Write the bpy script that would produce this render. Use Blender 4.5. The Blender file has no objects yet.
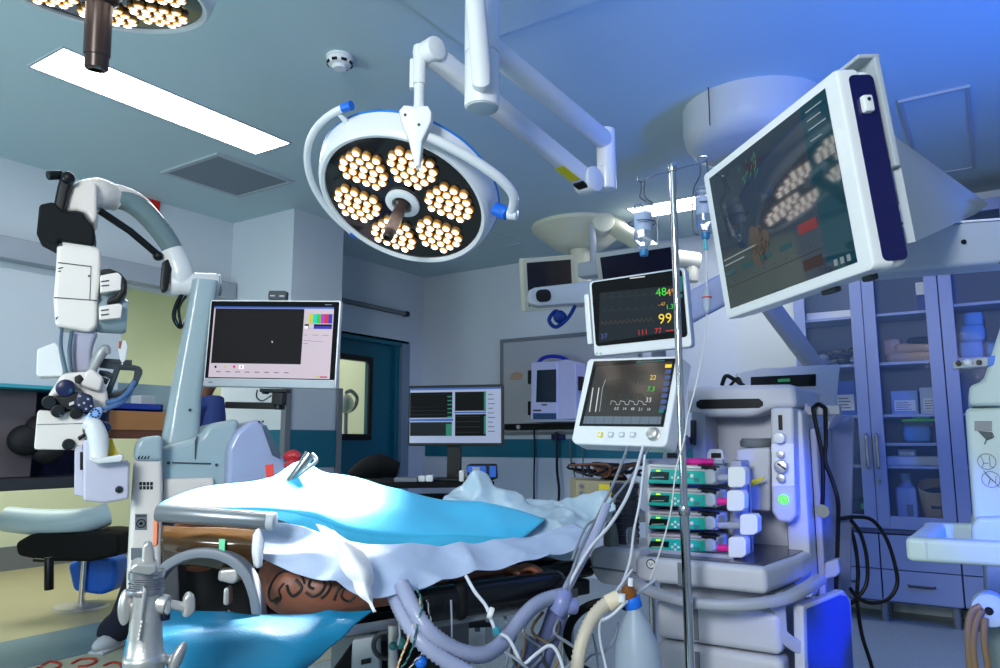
import bpy, bmesh, math, random
from mathutils import Matrix, Vector, noise
from mathutils.bvhtree import BVHTree
random.seed(7)
scene = bpy.context.scene
COL = scene.collection
R = math.radians
V = Vector

# ------------------------------------------------------------------ camera model (1000 x 668)
FOC = 746.077
_p, _r, _y = R(8.11833), R(-0.09063), R(33.22809)
EYE = V((0, 0, 1.21))
FW = V((-math.sin(_y)*math.cos(_p), math.cos(_y)*math.cos(_p), math.sin(_p)))
_ri = V((math.cos(_y), math.sin(_y), 0)); _up = _ri.cross(FW)
RT = _ri*math.cos(_r) + _up*math.sin(_r)
UP = _up*math.cos(_r) - _ri*math.sin(_r)
FH = V((-math.sin(_y), math.cos(_y), 0))          # level heading of the photograph
RH = V((math.cos(_y), math.sin(_y), 0))
VY = _y                                            # yaw of things that face the photographer
def ray(x, y): return FW + RT*((x-500)/FOC) + UP*((334-y)/FOC)
FH0, RH0, DSC = FH.copy(), RH.copy(), 1.0
def face(x=None):
    """from here on build parts square to the line of sight through picture column x (None: square to the level heading)"""
    global FH, RH, DSC
    if x is None: FH, RH, DSC = FH0.copy(), RH0.copy(), 1.0; return
    r = ray(x, 400); FH = V((r.x, r.y, 0)).normalized(); RH = V((FH.y, -FH.x, 0)); DSC = r.dot(FH)/r.dot(FH0)
def pt(x, y, d):
    r = ray(x, y); return EYE + r*(d*DSC/r.dot(FH))
def py(x, y, Y):
    r = ray(x, y); return EYE + r*(Y/r.y)
def pX(x, y, X):
    r = ray(x, y); return EYE + r*(X/r.x)
def pz(x, y, z):
    r = ray(x, y); return EYE + r*((z-EYE.z)/r.z)
def ppl(x, y, c, n):
    r = ray(x, y); return EYE + r*((c-EYE).dot(n)/r.dot(n))
def hd(p): return (p-EYE).dot(FH)

# ------------------------------------------------------------------ materials
def lin(c):
    c = c/255.0
    return c/12.92 if c <= .04045 else ((c+.055)/1.055)**2.4
def rgb(c): return (lin(c[0]), lin(c[1]), lin(c[2]), 1.0)
MATS = {}
def mat(name, c, rough=.5, metal=0, emit=0, ecol=None, trans=0, alpha=1, var=.06, scale=8, bump=0, bscale=60, coat=0, ior=1.45, sub=0, spec=.5):
    if name in MATS: return MATS[name]
    m = bpy.data.materials.new(name); m.use_nodes = True
    nt = m.node_tree; b = nt.nodes['Principled BSDF']
    col = rgb(c)
    b.inputs['Base Color'].default_value = col
    b.inputs['Roughness'].default_value = rough
    b.inputs['Metallic'].default_value = metal
    b.inputs['IOR'].default_value = ior
    b.inputs['Specular IOR Level'].default_value = spec
    if trans: b.inputs['Transmission Weight'].default_value = trans
    if alpha < 1: b.inputs['Alpha'].default_value = alpha
    if coat: b.inputs['Coat Weight'].default_value = coat
    if sub:
        b.inputs['Subsurface Weight'].default_value = sub
        b.inputs['Subsurface Radius'].default_value = (.02, .008, .004)
    if emit:
        b.inputs['Emission Color'].default_value = rgb(ecol or c)
        b.inputs['Emission Strength'].default_value = emit
    tc = nt.nodes.new('ShaderNodeTexCoord')
    if var:
        n = nt.nodes.new('ShaderNodeTexNoise'); n.inputs['Scale'].default_value = scale
        n.inputs['Detail'].default_value = 3
        nt.links.new(tc.outputs['Object'], n.inputs['Vector'])
        mx = nt.nodes.new('ShaderNodeMix'); mx.data_type = 'RGBA'
        nt.links.new(n.outputs['Fac'], mx.inputs['Factor'])
        mx.inputs[6].default_value = tuple(max(0, v*(1-var)) for v in col[:3])+(1,)
        mx.inputs[7].default_value = tuple(min(1, v*(1+var)) for v in col[:3])+(1,)
        nt.links.new(mx.outputs[2], b.inputs['Base Color'])
    if bump:
        n2 = nt.nodes.new('ShaderNodeTexNoise'); n2.inputs['Scale'].default_value = bscale
        nt.links.new(tc.outputs['Object'], n2.inputs['Vector'])
        bp = nt.nodes.new('ShaderNodeBump'); bp.inputs['Strength'].default_value = bump
        bp.inputs['Distance'].default_value = .01
        nt.links.new(n2.outputs['Fac'], bp.inputs['Height'])
        nt.links.new(bp.outputs['Normal'], b.inputs['Normal'])
    MATS[name] = m
    return m
def glow(name, c, s):
    """something that gives off light: a lit screen pixel, a lamp, an indicator"""
    return mat(name, tuple(v*.3 for v in c), rough=.25, emit=s, ecol=c, var=0)

# ------------------------------------------------------------------ mesh builder (works in world space)
def basis(o, x, y):
    x = V(x).normalized(); y = V(y); y = (y - x*y.dot(x)).normalized(); z = x.cross(y)
    m = Matrix((x, y, z)).transposed().to_4x4(); m.translation = V(o); return m
def frame(o, yaw=0, pitch=0, roll=0):
    return Matrix.Translation(V(o)) @ Matrix.Rotation(yaw, 4, 'Z') @ Matrix.Rotation(pitch, 4, 'X') @ Matrix.Rotation(roll, 4, 'Y')
def axis_frame(p0, p1):
    z = (V(p1)-V(p0)); z.normalize()
    a = V((0, 0, 1)) if abs(z.z) < .95 else V((1, 0, 0))
    x = a.cross(z).normalized(); y = z.cross(x)
    m = Matrix((x, y, z)).transposed().to_4x4(); m.translation = V(p0); return m
def spline(pts, n=6, closed=False):
    """Catmull-Rom through points of any dimension"""
    P = [tuple(p) for p in pts]; out = []
    N = len(P)
    if N < 3: return [V(p) if len(p) == 3 else p for p in P]
    segs = N if closed else N-1
    for i in range(segs):
        a = P[(i-1) % N] if closed or i > 0 else P[0]
        b = P[i]; c = P[(i+1) % N]
        d = P[(i+2) % N] if closed or i+2 < N else P[-1]
        for k in range(n):
            t = k/n
            out.append(tuple(.5*((2*b[j]) + (-a[j]+c[j])*t + (2*a[j]-5*b[j]+4*c[j]-d[j])*t*t + (-a[j]+3*b[j]-3*c[j]+d[j])*t**3) for j in range(len(b))))
    if not closed: out.append(P[-1])
    return [V(p) if len(p) == 3 else p for p in out]
class MB:
    def __init__(s, T=None):
        s.v = []; s.f = []; s.mi = []; s.T = T or Matrix(); s.m = 0; s.wn = False
    def add(s, vs, fs, T=None):
        T = (s.T @ T) if T is not None else s.T
        k = len(s.v)
        s.v += [T @ V(p) for p in vs]
        s.f += [tuple(i+k for i in f) for f in fs]; s.mi += [s.m]*len(fs)
        return s
    def bmadd(s, bm, T=None):
        bm.verts.index_update()
        s.add([v.co.copy() for v in bm.verts], [tuple(v.index for v in f.verts) for f in bm.faces], T); bm.free(); return s
    def box(s, c, size, bev=0, T=None, seg=2):
        bm = bmesh.new(); bmesh.ops.create_cube(bm, size=1)
        for v in bm.verts: v.co = V((v.co.x*size[0]+c[0], v.co.y*size[1]+c[1], v.co.z*size[2]+c[2]))
        if bev:
            bmesh.ops.bevel(bm, geom=bm.edges[:], offset=min(bev, min(size)*.49), segments=seg, affect='EDGES', profile=.5); s.wn = True
        return s.bmadd(bm, T)
    def bb(s, a, b, bev=0, T=None, seg=2):
        return s.box([(a[i]+b[i])/2 for i in range(3)], [abs(b[i]-a[i]) for i in range(3)], bev, T, seg)
    def lathe(s, prof, p0=(0, 0, 0), p1=(0, 0, 1), n=24, caps=True, a0=0, a1=None):
        """prof: list of (radius, distance along the axis)"""
        M = axis_frame(p0, p1); vs = []; fs = []
        full = a1 is None; a1 = a1 if a1 is not None else 2*math.pi
        cnt = n if full else n+1
        for (r, z) in prof:
            for k in range(cnt):
                a = a0+(a1-a0)*k/n; vs.append((r*math.cos(a), r*math.sin(a), z))
        for i in range(len(prof)-1):
            for k in range(n):
                k2 = (k+1) % cnt
                fs.append((i*cnt+k, i*cnt+k2, (i+1)*cnt+k2, (i+1)*cnt+k))
        if caps and full:
            if prof[0][0] > 1e-6: fs.append(tuple(range(cnt-1, -1, -1)))
            if prof[-1][0] > 1e-6: fs.append(tuple((len(prof)-1)*cnt+k for k in range(cnt)))
        return s.add(vs, fs, M)
    def cyl(s, p0, p1, r0, r1=None, n=20, bev=0):
        r1 = r0 if r1 is None else r1; L = (V(p1)-V(p0)).length
        if bev:
            b = min(bev, L*.45, r0*.9, r1*.9)
            prof = [(r0-b, 0), (r0-b*.3, b*.3), (r0, b), (r1, L-b), (r1-b*.3, L-b*.3), (r1-b, L)]
        else: prof = [(r0, 0), (r1, L)]
        return s.lathe(prof, p0, p1, n)
    def tube(s, pts, r, n=8, sm=0, closed=False, caps=True):
        P = [V(p) for p in pts]
        if sm: P = spline(P, sm, closed)
        N = len(P); rr = r if isinstance(r, (list, tuple)) else None
        vs = []; fs = []; prev = None
        for i, p in enumerate(P):
            t = (P[(i+1) % N]-P[i-1]) if (closed or 0 < i < N-1) else (P[1]-P[0] if i == 0 else P[-1]-P[-2])
            if t.length < 1e-9: t = V((0, 0, 1))
            t.normalize()
            if prev is None:
                a = V((0, 0, 1)) if abs(t.z) < .9 else V((1, 0, 0)); x = a.cross(t).normalized()
            else:
                x = prev - t*prev.dot(t)
                x = x.normalized() if x.length > 1e-6 else (V((0, 0, 1)).cross(t)).normalized()
            prev = x; y = t.cross(x)
            if rr:
                q = i/(N-1)*(len(rr)-1); j = min(int(q), len(rr)-2) if len(rr) > 1 else 0; rad = rr[j]+(rr[j+1]-rr[j])*(q-j)
            else: rad = r
            for k in range(n):
                a = 2*math.pi*k/n; vs.append(p+x*(rad*math.cos(a))+y*(rad*math.sin(a)))
        for i in range(N if closed else N-1):
            for k in range(n):
                i2 = (i+1) % N; k2 = (k+1) % n
                fs.append((i*n+k, i*n+k2, i2*n+k2, i2*n+k))
        if caps and not closed:
            fs.append(tuple(range(n-1, -1, -1))); fs.append(tuple((N-1)*n+k for k in range(n)))
        return s.add(vs, fs)
    def ribs(s, pts, r, pitch=.012, depth=.18, n=14, sm=8):
        """corrugated hose"""
        P = spline([V(p) for p in pts], sm)
        L = [0]
        for i in range(1, len(P)): L.append(L[-1]+(P[i]-P[i-1]).length)
        N = max(4, int(L[-1]/pitch)*2); Q = []; rr = []
        j = 0
        for k in range(N+1):
            t = L[-1]*k/N
            while j < len(P)-2 and L[j+1] < t: j += 1
            q = (t-L[j])/max(1e-9, L[j+1]-L[j]); Q.append(P[j].lerp(P[j+1], q)); rr.append(r*(1-depth*(k % 2)))
        return s.tube(Q, rr, n)
    def torus(s, c, nrm, Rr, r, n=40, m=10, a0=0, a1=None, xdir=None):
        c = V(c); z = V(nrm).normalized()
        x = V(xdir) if xdir is not None else (V((0, 0, 1)) if abs(z.z) < .95 else V((1, 0, 0))).cross(z)
        x = (x-z*x.dot(z)).normalized(); y = z.cross(x)
        closed = a1 is None; a1 = 2*math.pi if closed else a1
        P = [c+x*(Rr*math.cos(a0+(a1-a0)*k/n))+y*(Rr*math.sin(a0+(a1-a0)*k/n)) for k in range(n if closed else n+1)]
        return s.tube(P, r, m, closed=closed)
    def ell(s, c, rad, T=None, n=20, m=12):
        vs = []; fs = []
        rad = rad if isinstance(rad, (tuple, list)) else (rad,)*3
        for i in range(m+1):
            a = math.pi*i/m
            for k in range(n):
                b = 2*math.pi*k/n
                vs.append((c[0]+rad[0]*math.sin(a)*math.cos(b), c[1]+rad[1]*math.sin(a)*math.sin(b), c[2]+rad[2]*math.cos(a)))
        for i in range(m):
            for k in range(n): fs.append((i*n+k, (i+1)*n+k, (i+1)*n+(k+1) % n, i*n+(k+1) % n))
        return s.add(vs, fs, T)
    def prism(s, poly, h, T=None, bev=0, seg=2, allb=False):
        """2-D outline in local XY, thickness h along local Z (centred)"""
        bm = bmesh.new()
        a = [bm.verts.new((p[0], p[1], -h/2)) for p in poly]
        f = bm.faces.new(a); f.normal_update()
        if f.normal.z > 0: f.normal_flip()
        ex = bmesh.ops.extrude_face_region(bm, geom=[f])
        for v in ex['geom']:
            if isinstance(v, bmesh.types.BMVert): v.co.z = h/2
        bmesh.ops.recalc_face_normals(bm, faces=bm.faces[:])
        if bev:
            es = [e for e in bm.edges if abs(e.verts[0].co.z-e.verts[1].co.z) < 1e-6]
            if allb: es = bm.edges[:]
            bmesh.ops.bevel(bm, geom=es, offset=min(bev, h*.45), segments=seg, affect='EDGES', profile=.5, clamp_overlap=allb); s.wn = True
        return s.bmadd(bm, T)
    def plate(s, w, h, t, rad, T=None, bev=0, seg=4):
        return s.prism(rrect(w, h, rad, seg), t, T, bev)
    def flat(s, poly, T=None, z=0):
        return s.add([(p[0], p[1], z) for p in poly], [tuple(range(len(poly)))], T)
    def rect(s, x0, y0, x1, y1, T=None, z=0):
        return s.flat([(x0, y0), (x1, y0), (x1, y1), (x0, y1)], T, z)
    def line(s, pts, w, T=None, z=0):
        """flat polyline of width w in local XY"""
        for a, b in zip(pts, pts[1:]):
            d = V((b[0]-a[0], b[1]-a[1])); L = d.length
            if L < 1e-9: continue
            nx, ny = -d.y/L*w/2, d.x/L*w/2
            s.add([(a[0]-nx, a[1]-ny, z), (b[0]-nx, b[1]-ny, z), (b[0]+nx, b[1]+ny, z), (a[0]+nx, a[1]+ny, z)], [(0, 1, 2, 3)], T)
        return s
    def loft(s, rings, cap=True, closed=True):
        n = len(rings[0]); vs = [p for r in rings for p in r]; fs = []
        for i in range(len(rings)-1):
            for k in range(n if closed else n-1):
                k2 = (k+1) % n; fs.append((i*n+k, i*n+k2, (i+1)*n+k2, (i+1)*n+k))
        if cap and closed:
            fs.append(tuple(range(n-1, -1, -1))); fs.append(tuple((len(rings)-1)*n+k for k in range(n)))
        return s.add(vs, fs)
    def sheet(s, rows, nu=40, nv=6, wr=0, ws=9, seed=0):
        """cloth lofted through rows of world points; wr = wrinkle height"""
        RR = []
        for row in rows:
            P = spline([V(p) for p in row], 10)
            L = [0]
            for i in range(1, len(P)): L.append(L[-1]+(P[i]-P[i-1]).length)
            out = []; j = 0
            for k in range(nu+1):
                t = L[-1]*k/nu
                while j < len(P)-2 and L[j+1] < t: j += 1
                out.append(P[j].lerp(P[j+1], (t-L[j])/max(1e-9, L[j+1]-L[j])))
            RR.append(out)
        cols = [spline([RR[i][k] for i in range(len(RR))], nv) for k in range(nu+1)]
        m = len(cols[0]); vs = []
        for c in cols: vs += c
        fs = [(k*m+i, k*m+i+1, (k+1)*m+i+1, (k+1)*m+i) for k in range(nu) for i in range(m-1)]
        if wr:
            N = [V((0, 0, 0)) for _ in vs]
            for f in fs:
                n_ = (vs[f[1]]-vs[f[0]]).cross(vs[f[3]]-vs[f[0]])
                for i in f: N[i] += n_
            def fold(v):
                p = V((v.x*ws*.55+seed, v.y*ws*.55+seed*2, v.z*ws*.8))
                q = V((v.x*ws*1.5+seed, v.y*ws*.9, v.z*ws*1.3+3))
                return .7-2.4*abs(noise.noise(p))+.5*(.35-abs(noise.noise(q)))+.25*noise.noise(p*.6)
            vs = [v+(n_.normalized() if n_.length > 0 else n_)*wr*fold(v) for v, n_ in zip(vs, N)]
        return s.add(vs, fs)
    def text(s, body, size, T, align='CENTER', bold=0):
        cu = bpy.data.curves.new('t', 'FONT'); cu.body = body; cu.size = size; cu.align_x = align; cu.align_y = 'CENTER'
        cu.resolution_u = 2; cu.offset = bold
        o = bpy.data.objects.new('t', cu); COL.objects.link(o)
        bpy.context.view_layer.update()
        me = bpy.data.meshes.new_from_object(o.evaluated_get(bpy.context.evaluated_depsgraph_get()))
        s.add([v.co.copy() for v in me.vertices], [tuple(p.vertices) for p in me.polygons], T)
        bpy.data.objects.remove(o); bpy.data.curves.remove(cu); bpy.data.meshes.remove(me)
        return s
    def build(s, name, mats, parent=None, loc=None, solid=0, ang=35, subd=0, flat=False):
        mats = mats if isinstance(mats, (list, tuple)) else [mats]
        if parent is not None:
            inv = WM[parent.name].inverted()
        else:
            if loc is None:
                xs = [v.x for v in s.v]; ys = [v.y for v in s.v]; zs = [v.z for v in s.v]
                loc = V(((min(xs)+max(xs))/2, (min(ys)+max(ys))/2, min(zs)))
            inv = Matrix.Translation(-V(loc))
        me = bpy.data.meshes.new(name)
        me.from_pydata([inv @ v for v in s.v], [], s.f)
        for m in mats: me.materials.append(m)
        me.polygons.foreach_set('material_index', s.mi)
        me.polygons.foreach_set('use_smooth', [not flat]*len(s.f))
        me.update()
        bm = bmesh.new(); bm.from_mesh(me); bmesh.ops.recalc_face_normals(bm, faces=bm.faces[:]) if not (solid or flat) else None
        bm.to_mesh(me); bm.free()
        if not flat: me.set_sharp_from_angle(angle=R(ang))
        o = bpy.data.objects.new(name, me); COL.objects.link(o)
        if parent is not None: o.parent = parent; WM[o.name] = WM[parent.name].copy()
        else: o.location = loc; WM[o.name] = Matrix.Translation(V(loc))
        if solid:
            md = o.modifiers.new('thickness', 'SOLIDIFY'); md.thickness = solid; md.offset = 0
        if s.wn and not flat and not subd:
            md = o.modifiers.new('normals', 'WEIGHTED_NORMAL'); md.keep_sharp = True
        if subd:
            md = o.modifiers.new('smooth', 'SUBSURF'); md.levels = subd; md.render_levels = subd
        return o
WM = {}
def rrect(w, h, r, seg=4):
    r = min(r, w/2-1e-5, h/2-1e-5); out = []
    for cx, cy, a in ((w/2-r, h/2-r, 0), (-w/2+r, h/2-r, 90), (-w/2+r, -h/2+r, 180), (w/2-r, -h/2+r, 270)):
        for k in range(seg+1):
            t = R(a+90*k/seg); out.append((cx+r*math.cos(t), cy+r*math.sin(t)))
    return out
def thing(name, label, cat, M, group=None):
    o = bpy.data.objects.new(name, None); COL.objects.link(o)
    if not isinstance(M, Matrix): M = Matrix.Translation(V(M))
    o.matrix_world = M; WM[o.name] = M.copy()
    o.empty_display_size = .1
    return tag(o, label, cat, group)
def tag(o, label=None, cat=None, group=None, kind=None):
    if label: o['label'] = label
    if cat: o['category'] = cat
    if group: o['group'] = group
    if kind: o['kind'] = kind
    return o
def struct(name, mb, mats, label=None, **k):
    return tag(mb.build(name, mats, **k), label, None, None, 'structure')
def copy_tree(o, M=None, parent=None):
    c = o.copy(); COL.objects.link(c)
    if parent is not None: c.parent = parent
    if M is not None: c.matrix_world = M; WM[c.name] = M.copy()
    for ch in list(o.children): copy_tree(ch, None, c)
    return c
def single(name, mb, mats, label, cat, group=None, **k):
    return tag(mb.build(name, mats, **k), label, cat, group)
# ------------------------------------------------------------------ shared materials
WHITE = mat('white_enamel', (222, 224, 226), rough=.35, coat=.2, var=.02)
SOFTW = mat('soft_white_plastic', (205, 208, 212), rough=.45, var=.03)
LIGHTG = mat('light_grey_plastic', (170, 178, 186), rough=.45, var=.03)
MIDG = mat('mid_grey_plastic', (110, 116, 124), rough=.5, var=.04)
DARKG = mat('dark_grey_plastic', (48, 52, 58), rough=.5, var=.05)
BLACK = mat('black_plastic', (11, 12, 15), rough=.4, var=.05, spec=.35)
BLACKM = mat('matt_black_rubber', (13, 14, 17), rough=.75, var=.05, spec=.25)
STEEL = mat('brushed_steel', (190, 190, 192), rough=.22, metal=1, var=.03, scale=30)
SATIN = mat('satin_cast_metal', (196, 194, 192), rough=.4, metal=.8, var=.05, scale=30, bump=.05, bscale=200)
GLASSY = mat('screen_glass', (7, 8, 10), rough=.06, var=0)
TEAL = mat('teal_paint', (0, 98, 118), rough=.5, var=.03)
BLUEP = mat('blue_plastic', (20, 105, 215), rough=.4, var=.04)
NAVY = mat('navy_plastic', (18, 24, 74), rough=.4, var=.04)
YELLOW = mat('yellow_sticker', (225, 205, 40), rough=.5, var=.03)
CLEAR = mat('clear_plastic', (225, 235, 245), rough=.12, trans=.85, alpha=.55, var=0, ior=1.2)
FROST = mat('translucent_silicone', (190, 205, 222), rough=.35, trans=.45, var=.03, ior=1.3)
TUBEW = mat('white_tubing', (205, 208, 212), rough=.4, var=.03)

# ------------------------------------------------------------------ the room
H = 2.96
XL, YB = -5.03, 6.18
WALLM = mat('painted_wall', (196, 205, 214), rough=.6, var=.03, scale=2, bump=.03, bscale=150)
CEILM = mat('painted_ceiling', (186, 206, 212), rough=.7, var=.03, scale=2)
def floor_mat():
    m = bpy.data.materials.new('vinyl_floor'); m.use_nodes = True; nt = m.node_tree; b = nt.nodes['Principled BSDF']
    tc = nt.nodes.new('ShaderNodeTexCoord')
    n = nt.nodes.new('ShaderNodeTexNoise'); n.inputs['Scale'].default_value = 90; n.inputs['Detail'].default_value = 4
    nt.links.new(tc.outputs['Object'], n.inputs['Vector'])
    r = nt.nodes.new('ShaderNodeValToRGB'); r.color_ramp.elements[0].position = .35; r.color_ramp.elements[1].position = .7
    r.color_ramp.elements[0].color = rgb((128, 142, 146)); r.color_ramp.elements[1].color = rgb((168, 180, 182))
    nt.links.new(n.outputs['Fac'], r.inputs['Fac']); nt.links.new(r.outputs['Color'], b.inputs['Base Color'])
    b.inputs['Roughness'].default_value = .35
    return m
FLOORM = floor_mat()
struct('floor', MB().bb((XL-.06, -3, -.1), (3.2, YB+.1, 0)), FLOORM, 'speckled grey vinyl floor of the operating room')
struct('floor_corridor', MB().bb((-9.8, -3, -.1), (XL-.06, YB+.1, 0)), mat('cream_vinyl', (160, 154, 122), rough=.35, var=.05, scale=5), 'cream vinyl floor of the side room beyond the left wall')
struct('trim_1', MB().bb((-5.13, 0, -.02), (-4.46, 3.73, .004)), mat('blue_grey_vinyl', (92, 122, 136), rough=.4, var=.05), 'blue grey vinyl border strip on the floor')
struct('ceiling', MB().bb((-9.8, -3, H), (3.2, YB+.1, H+.1)), CEILM, 'smooth painted ceiling')
# left wall: a hung section, a lintel over an opening, then the pillar and the recess with the door
w = MB()
w.bb((XL-.12, -3, 1.56), (XL, 2.86, H))
w.bb((XL-.12, 2.86, 2.3), (XL, 3.78, H))
w.bb((XL-.12, 3.78, 0), (XL, 4.72, H))
w.bb((XL-.12, 4.72, 2.21), (XL, 5.95, H))
w.bb((XL-.12, 5.95, 0), (XL, YB+.1, H))
struct('wall_left', w, WALLM, 'pale painted left wall with a high opening')
struct('wall_pillar', MB().bb((XL, 3.73, 0), (-4.31, 4.25, H)), WALLM, 'square pale pillar standing out from the left wall')
struct('wall_back', MB().bb((XL-.12, YB, 0), (3.2, YB+.12, H)), WALLM, 'pale painted back wall behind the whiteboard')
YELLOWW = mat('yellow_wall', (212, 220, 196), rough=.6, var=.03, scale=2)
struct('wall_corridor', MB().bb((-8.0, -3, 0), (-7.9, YB, H)), YELLOWW, 'pale yellow wall of the side room')
struct('baseboard_corridor', MB().bb((-7.9, -3, 0), (-7.87, YB, .22)), MIDG, 'grey skirting of the side room')
struct('wall_corridor_end', MB().bb((-8.0, YB, 0), (XL-.12, YB+.1, H)), YELLOWW, 'end wall of the side room')
# sliding-door tracks along the left wall
struct('trim_2', MB().bb((XL, 1.2, 2.31), (XL+.1, 3.72, 2.45), .012), mat('grey_track', (150, 158, 170), rough=.4, var=.03), 'grey track rail along the left wall over the opening')
tr = MB(); tr.bb((XL, 4.26, 2.49), (XL+.06, 5.86, 2.53), .008); tr.m = 1; tr.bb((XL, 5.82, 2.485), (XL+.065, 5.875, 2.535), .006)
struct('trim_3', tr, [MIDG, BLACK], 'narrow door track rail in the recess')
# teal protection band
bd = MB(); bd.bb((-4.33, 3.715, 1.01), (-4.295, 4.26, 1.29)); bd.bb((XL+.5, 3.712, 1.01), (-4.3, 3.732, 1.29))
struct('trim_4', bd, TEAL, 'teal band round the pillar')
bd = MB(); bd.bb((-4.98, YB-.012, 1.05), (-1.2, YB, 1.2)); bd.bb((-4.98, YB-.02, 1.2), (-1.2, YB, 1.222))
struct('trim_5', bd, [TEAL], 'teal band along the back wall')
struct('trim_6', MB().bb((-4.335, 3.7, 0), (-4.285, 3.75, 1.62)).bb((-4.335, 4.22, 0), (-4.285, 4.27, 1.62)), MIDG, 'grey corner guards on the pillar')
# teal door in the recess
a, b_ = pX(336, 358, XL-.055), pX(367, 434, XL-.055)
vy0, vy1, vz0, vz1 = a.y-.2, b_.y, b_.z, a.z
d1 = MB()
for q in ((4.74, 0, vy0, 2.19), (vy1, 0, 5.78, 2.19), (vy0, 0, vy1, vz0), (vy0, vz1, vy1, 2.19)): d1.bb((XL-.1, q[0], q[1]), (XL-.06, q[2], q[3]))
door = struct('door_1', d1, TEAL, 'teal door with a tall vision panel in the recess')
fr = MB(); fr.bb((XL-.12, 4.70, 0), (XL+.02, 4.76, 2.25)); fr.bb((XL-.12, 5.76, 0), (XL-.02, 5.82, 2.2)); fr.bb((XL-.12, 4.70, 2.17), (XL+.0, 5.95, 2.23))
fr.build('door_frame', TEAL, door)
fr = MB(); fr.bb((XL-.12, 5.83, 0), (XL+.01, 5.95, 2.2)); fr.build('door_jamb', mat('jamb_grey', (120, 142, 160), rough=.5, var=.03), door)
g = MB()
for q in ((vy0-.06, vz0-.06, vy1+.05, vz0), (vy0-.06, vz1, vy1+.05, vz1+.05), (vy0-.06, vz0, vy0, vz1), (vy1, vz0, vy1+.05, vz1)):
    g.bb((XL-.065, q[0], q[1]), (XL-.04, q[2], q[3]), .004)
g.build('panel_frame', BLACK, door)
MB().bb((XL-.085, vy0, vz0), (XL-.075, vy1, vz1)).build('vision_pane', mat('pane_glass', (205, 215, 200), rough=.05, alpha=.12, var=0), door)
lampw = thing('examination_lamp', 'round lamp on a curved arm seen through the pane of the teal door', 'lamp', pX(348, 404, -5.6))
m = MB(); q = pX(346, 404, -5.6); m.ell(q, (.07, .09, .1)); m.build('lamp_head', SATIN, lampw)
m = MB(); m.tube([pX(347, 412, -5.6), pX(354, 408, -5.6), pX(357, 398, -5.6), pX(351, 391, -5.6), pX(346, 393, -5.6)], .02, 10, sm=6); m.tube([pX(346, 412, -5.6), pX(345, 470, -5.6), V((-5.6, pX(345, 470, -5.6).y, 0))], .02, 10); m.build('lamp_arm', MIDG, lampw)

# ceiling fittings
def ceiling_rect(name, label, cat, x0, x1, y0, y1, mats, frame_w=.03, drop=.012, group=None):
    t = thing(name, label, cat, ((x0+x1)/2, (y0+y1)/2, H))
    m = MB()
    m.bb((x0-frame_w, y0-frame_w, H-drop), (x1+frame_w, y0, H)); m.bb((x0-frame_w, y1, H-drop), (x1+frame_w, y1+frame_w, H))
    m.bb((x0-frame_w, y0, H-drop), (x0, y1, H)); m.bb((x1, y0, H-drop), (x1+frame_w, y1, H))
    m.build('frame', mats[0], t)
    MB().bb((x0, y0, H-drop*.6), (x1, y1, H-.001)).build(mats[2], mats[1], t)
    return t
PANEL = glow('light_diffuser', (250, 252, 255), 17)
ceiling_rect('ceiling_light', 'long lit white ceiling panel left of the surgical lamp', 'ceiling light', -3.655, -3.355, 1.55, 2.845, (LIGHTG, PANEL, 'diffuser'), .012, .006)
ceiling_rect('ceiling_light', 'lit ceiling panel far back behind the hanging infusion bottles', 'ceiling light', -2.20, -0.95, 5.13, 5.42, (LIGHTG, PANEL, 'diffuser'), .015, .006)
vm = mat('vent_mesh', (124, 134, 144), rough=.7, var=.2, scale=120)
ceiling_rect('ceiling_vent', 'square grey air vent in the ceiling below the long light panel', 'vent', -4.4, -3.87, 2.735, 3.286, (LIGHTG, vm, 'grille'), .03)
ceiling_rect('ceiling_hatch', 'shallow square access hatch in the blue-lit ceiling at right', 'hatch', -.26, .02, 4.23, 5.53, (LIGHTG, CEILM, 'cover'), .02, .014)
a = pz(474, 240, H); ceiling_rect('ceiling_hatch', 'faint flush access hatch in the ceiling right behind the surgical lamp', 'hatch', a.x-.3, a.x+.3, a.y-.3, a.y+.3, (CEILM, CEILM, 'cover'), .012, .008)
c = pz(340, 57, H)
t = thing('smoke_detector', 'round white smoke detector on the ceiling above the surgical lamp', 'smoke detector', c)
MB().lathe([(.001, -.062), (.03, -.06), (.036, -.045), (.052, -.04), (.058, -.03), (.058, -.012), (.062, -.01), (.062, 0), (.001, 0)], c, c+V((0, 0, 1)), 32).build('housing', WHITE, t)
m = MB()
for k in range(8):
    a = R(45*k+20); m.box((0, 0, 0), (.026, .01, .012), .002, T=Matrix.Translation(c+V((.054*math.cos(a), .054*math.sin(a), -.034))) @ Matrix.Rotation(a+R(90), 4, 'Z'))
m.build('slots', BLACK, t)
# lowered plenum panel over the operating area, its corner behind the lamp column
a0 = pz(466, 44, H)
struct('ceiling_plenum', MB().bb((a0.x, -3, H-.018), (2.6, a0.y, H+.02)), CEILM, 'lowered ceiling panel over the operating area')
struct('wall_right', MB().bb((2.6, -3, 0), (2.72, YB+.1, H)), WALLM, 'pale painted right wall')
# exit sign on the left wall
sg = MB(); p0, p1 = pX(132, 197, XL+.01), pX(159, 212, XL+.01)
t = thing('fire_sign', 'red rectangular sign on the left wall under the ceiling', 'sign', (XL, (p0.y+p1.y)/2, p1.z))
MB().bb((XL+.001, p0.y-.1, p1.z-.03), (XL+.02, p1.y, p0.z+.07), .004).build('board', mat('sign_red', (205, 30, 22), rough=.4, var=.03), t)
# ------------------------------------------------------------------ camera
cam = bpy.data.cameras.new('camera'); cam.sensor_width = 36; cam.lens = FOC/1000*36; cam.clip_start = .02
co = bpy.data.objects.new('camera', cam); COL.objects.link(co)
mw = Matrix((RT, UP, -FW)).transposed().to_4x4(); mw.translation = EYE; co.matrix_world = mw
scene.camera = co
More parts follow.
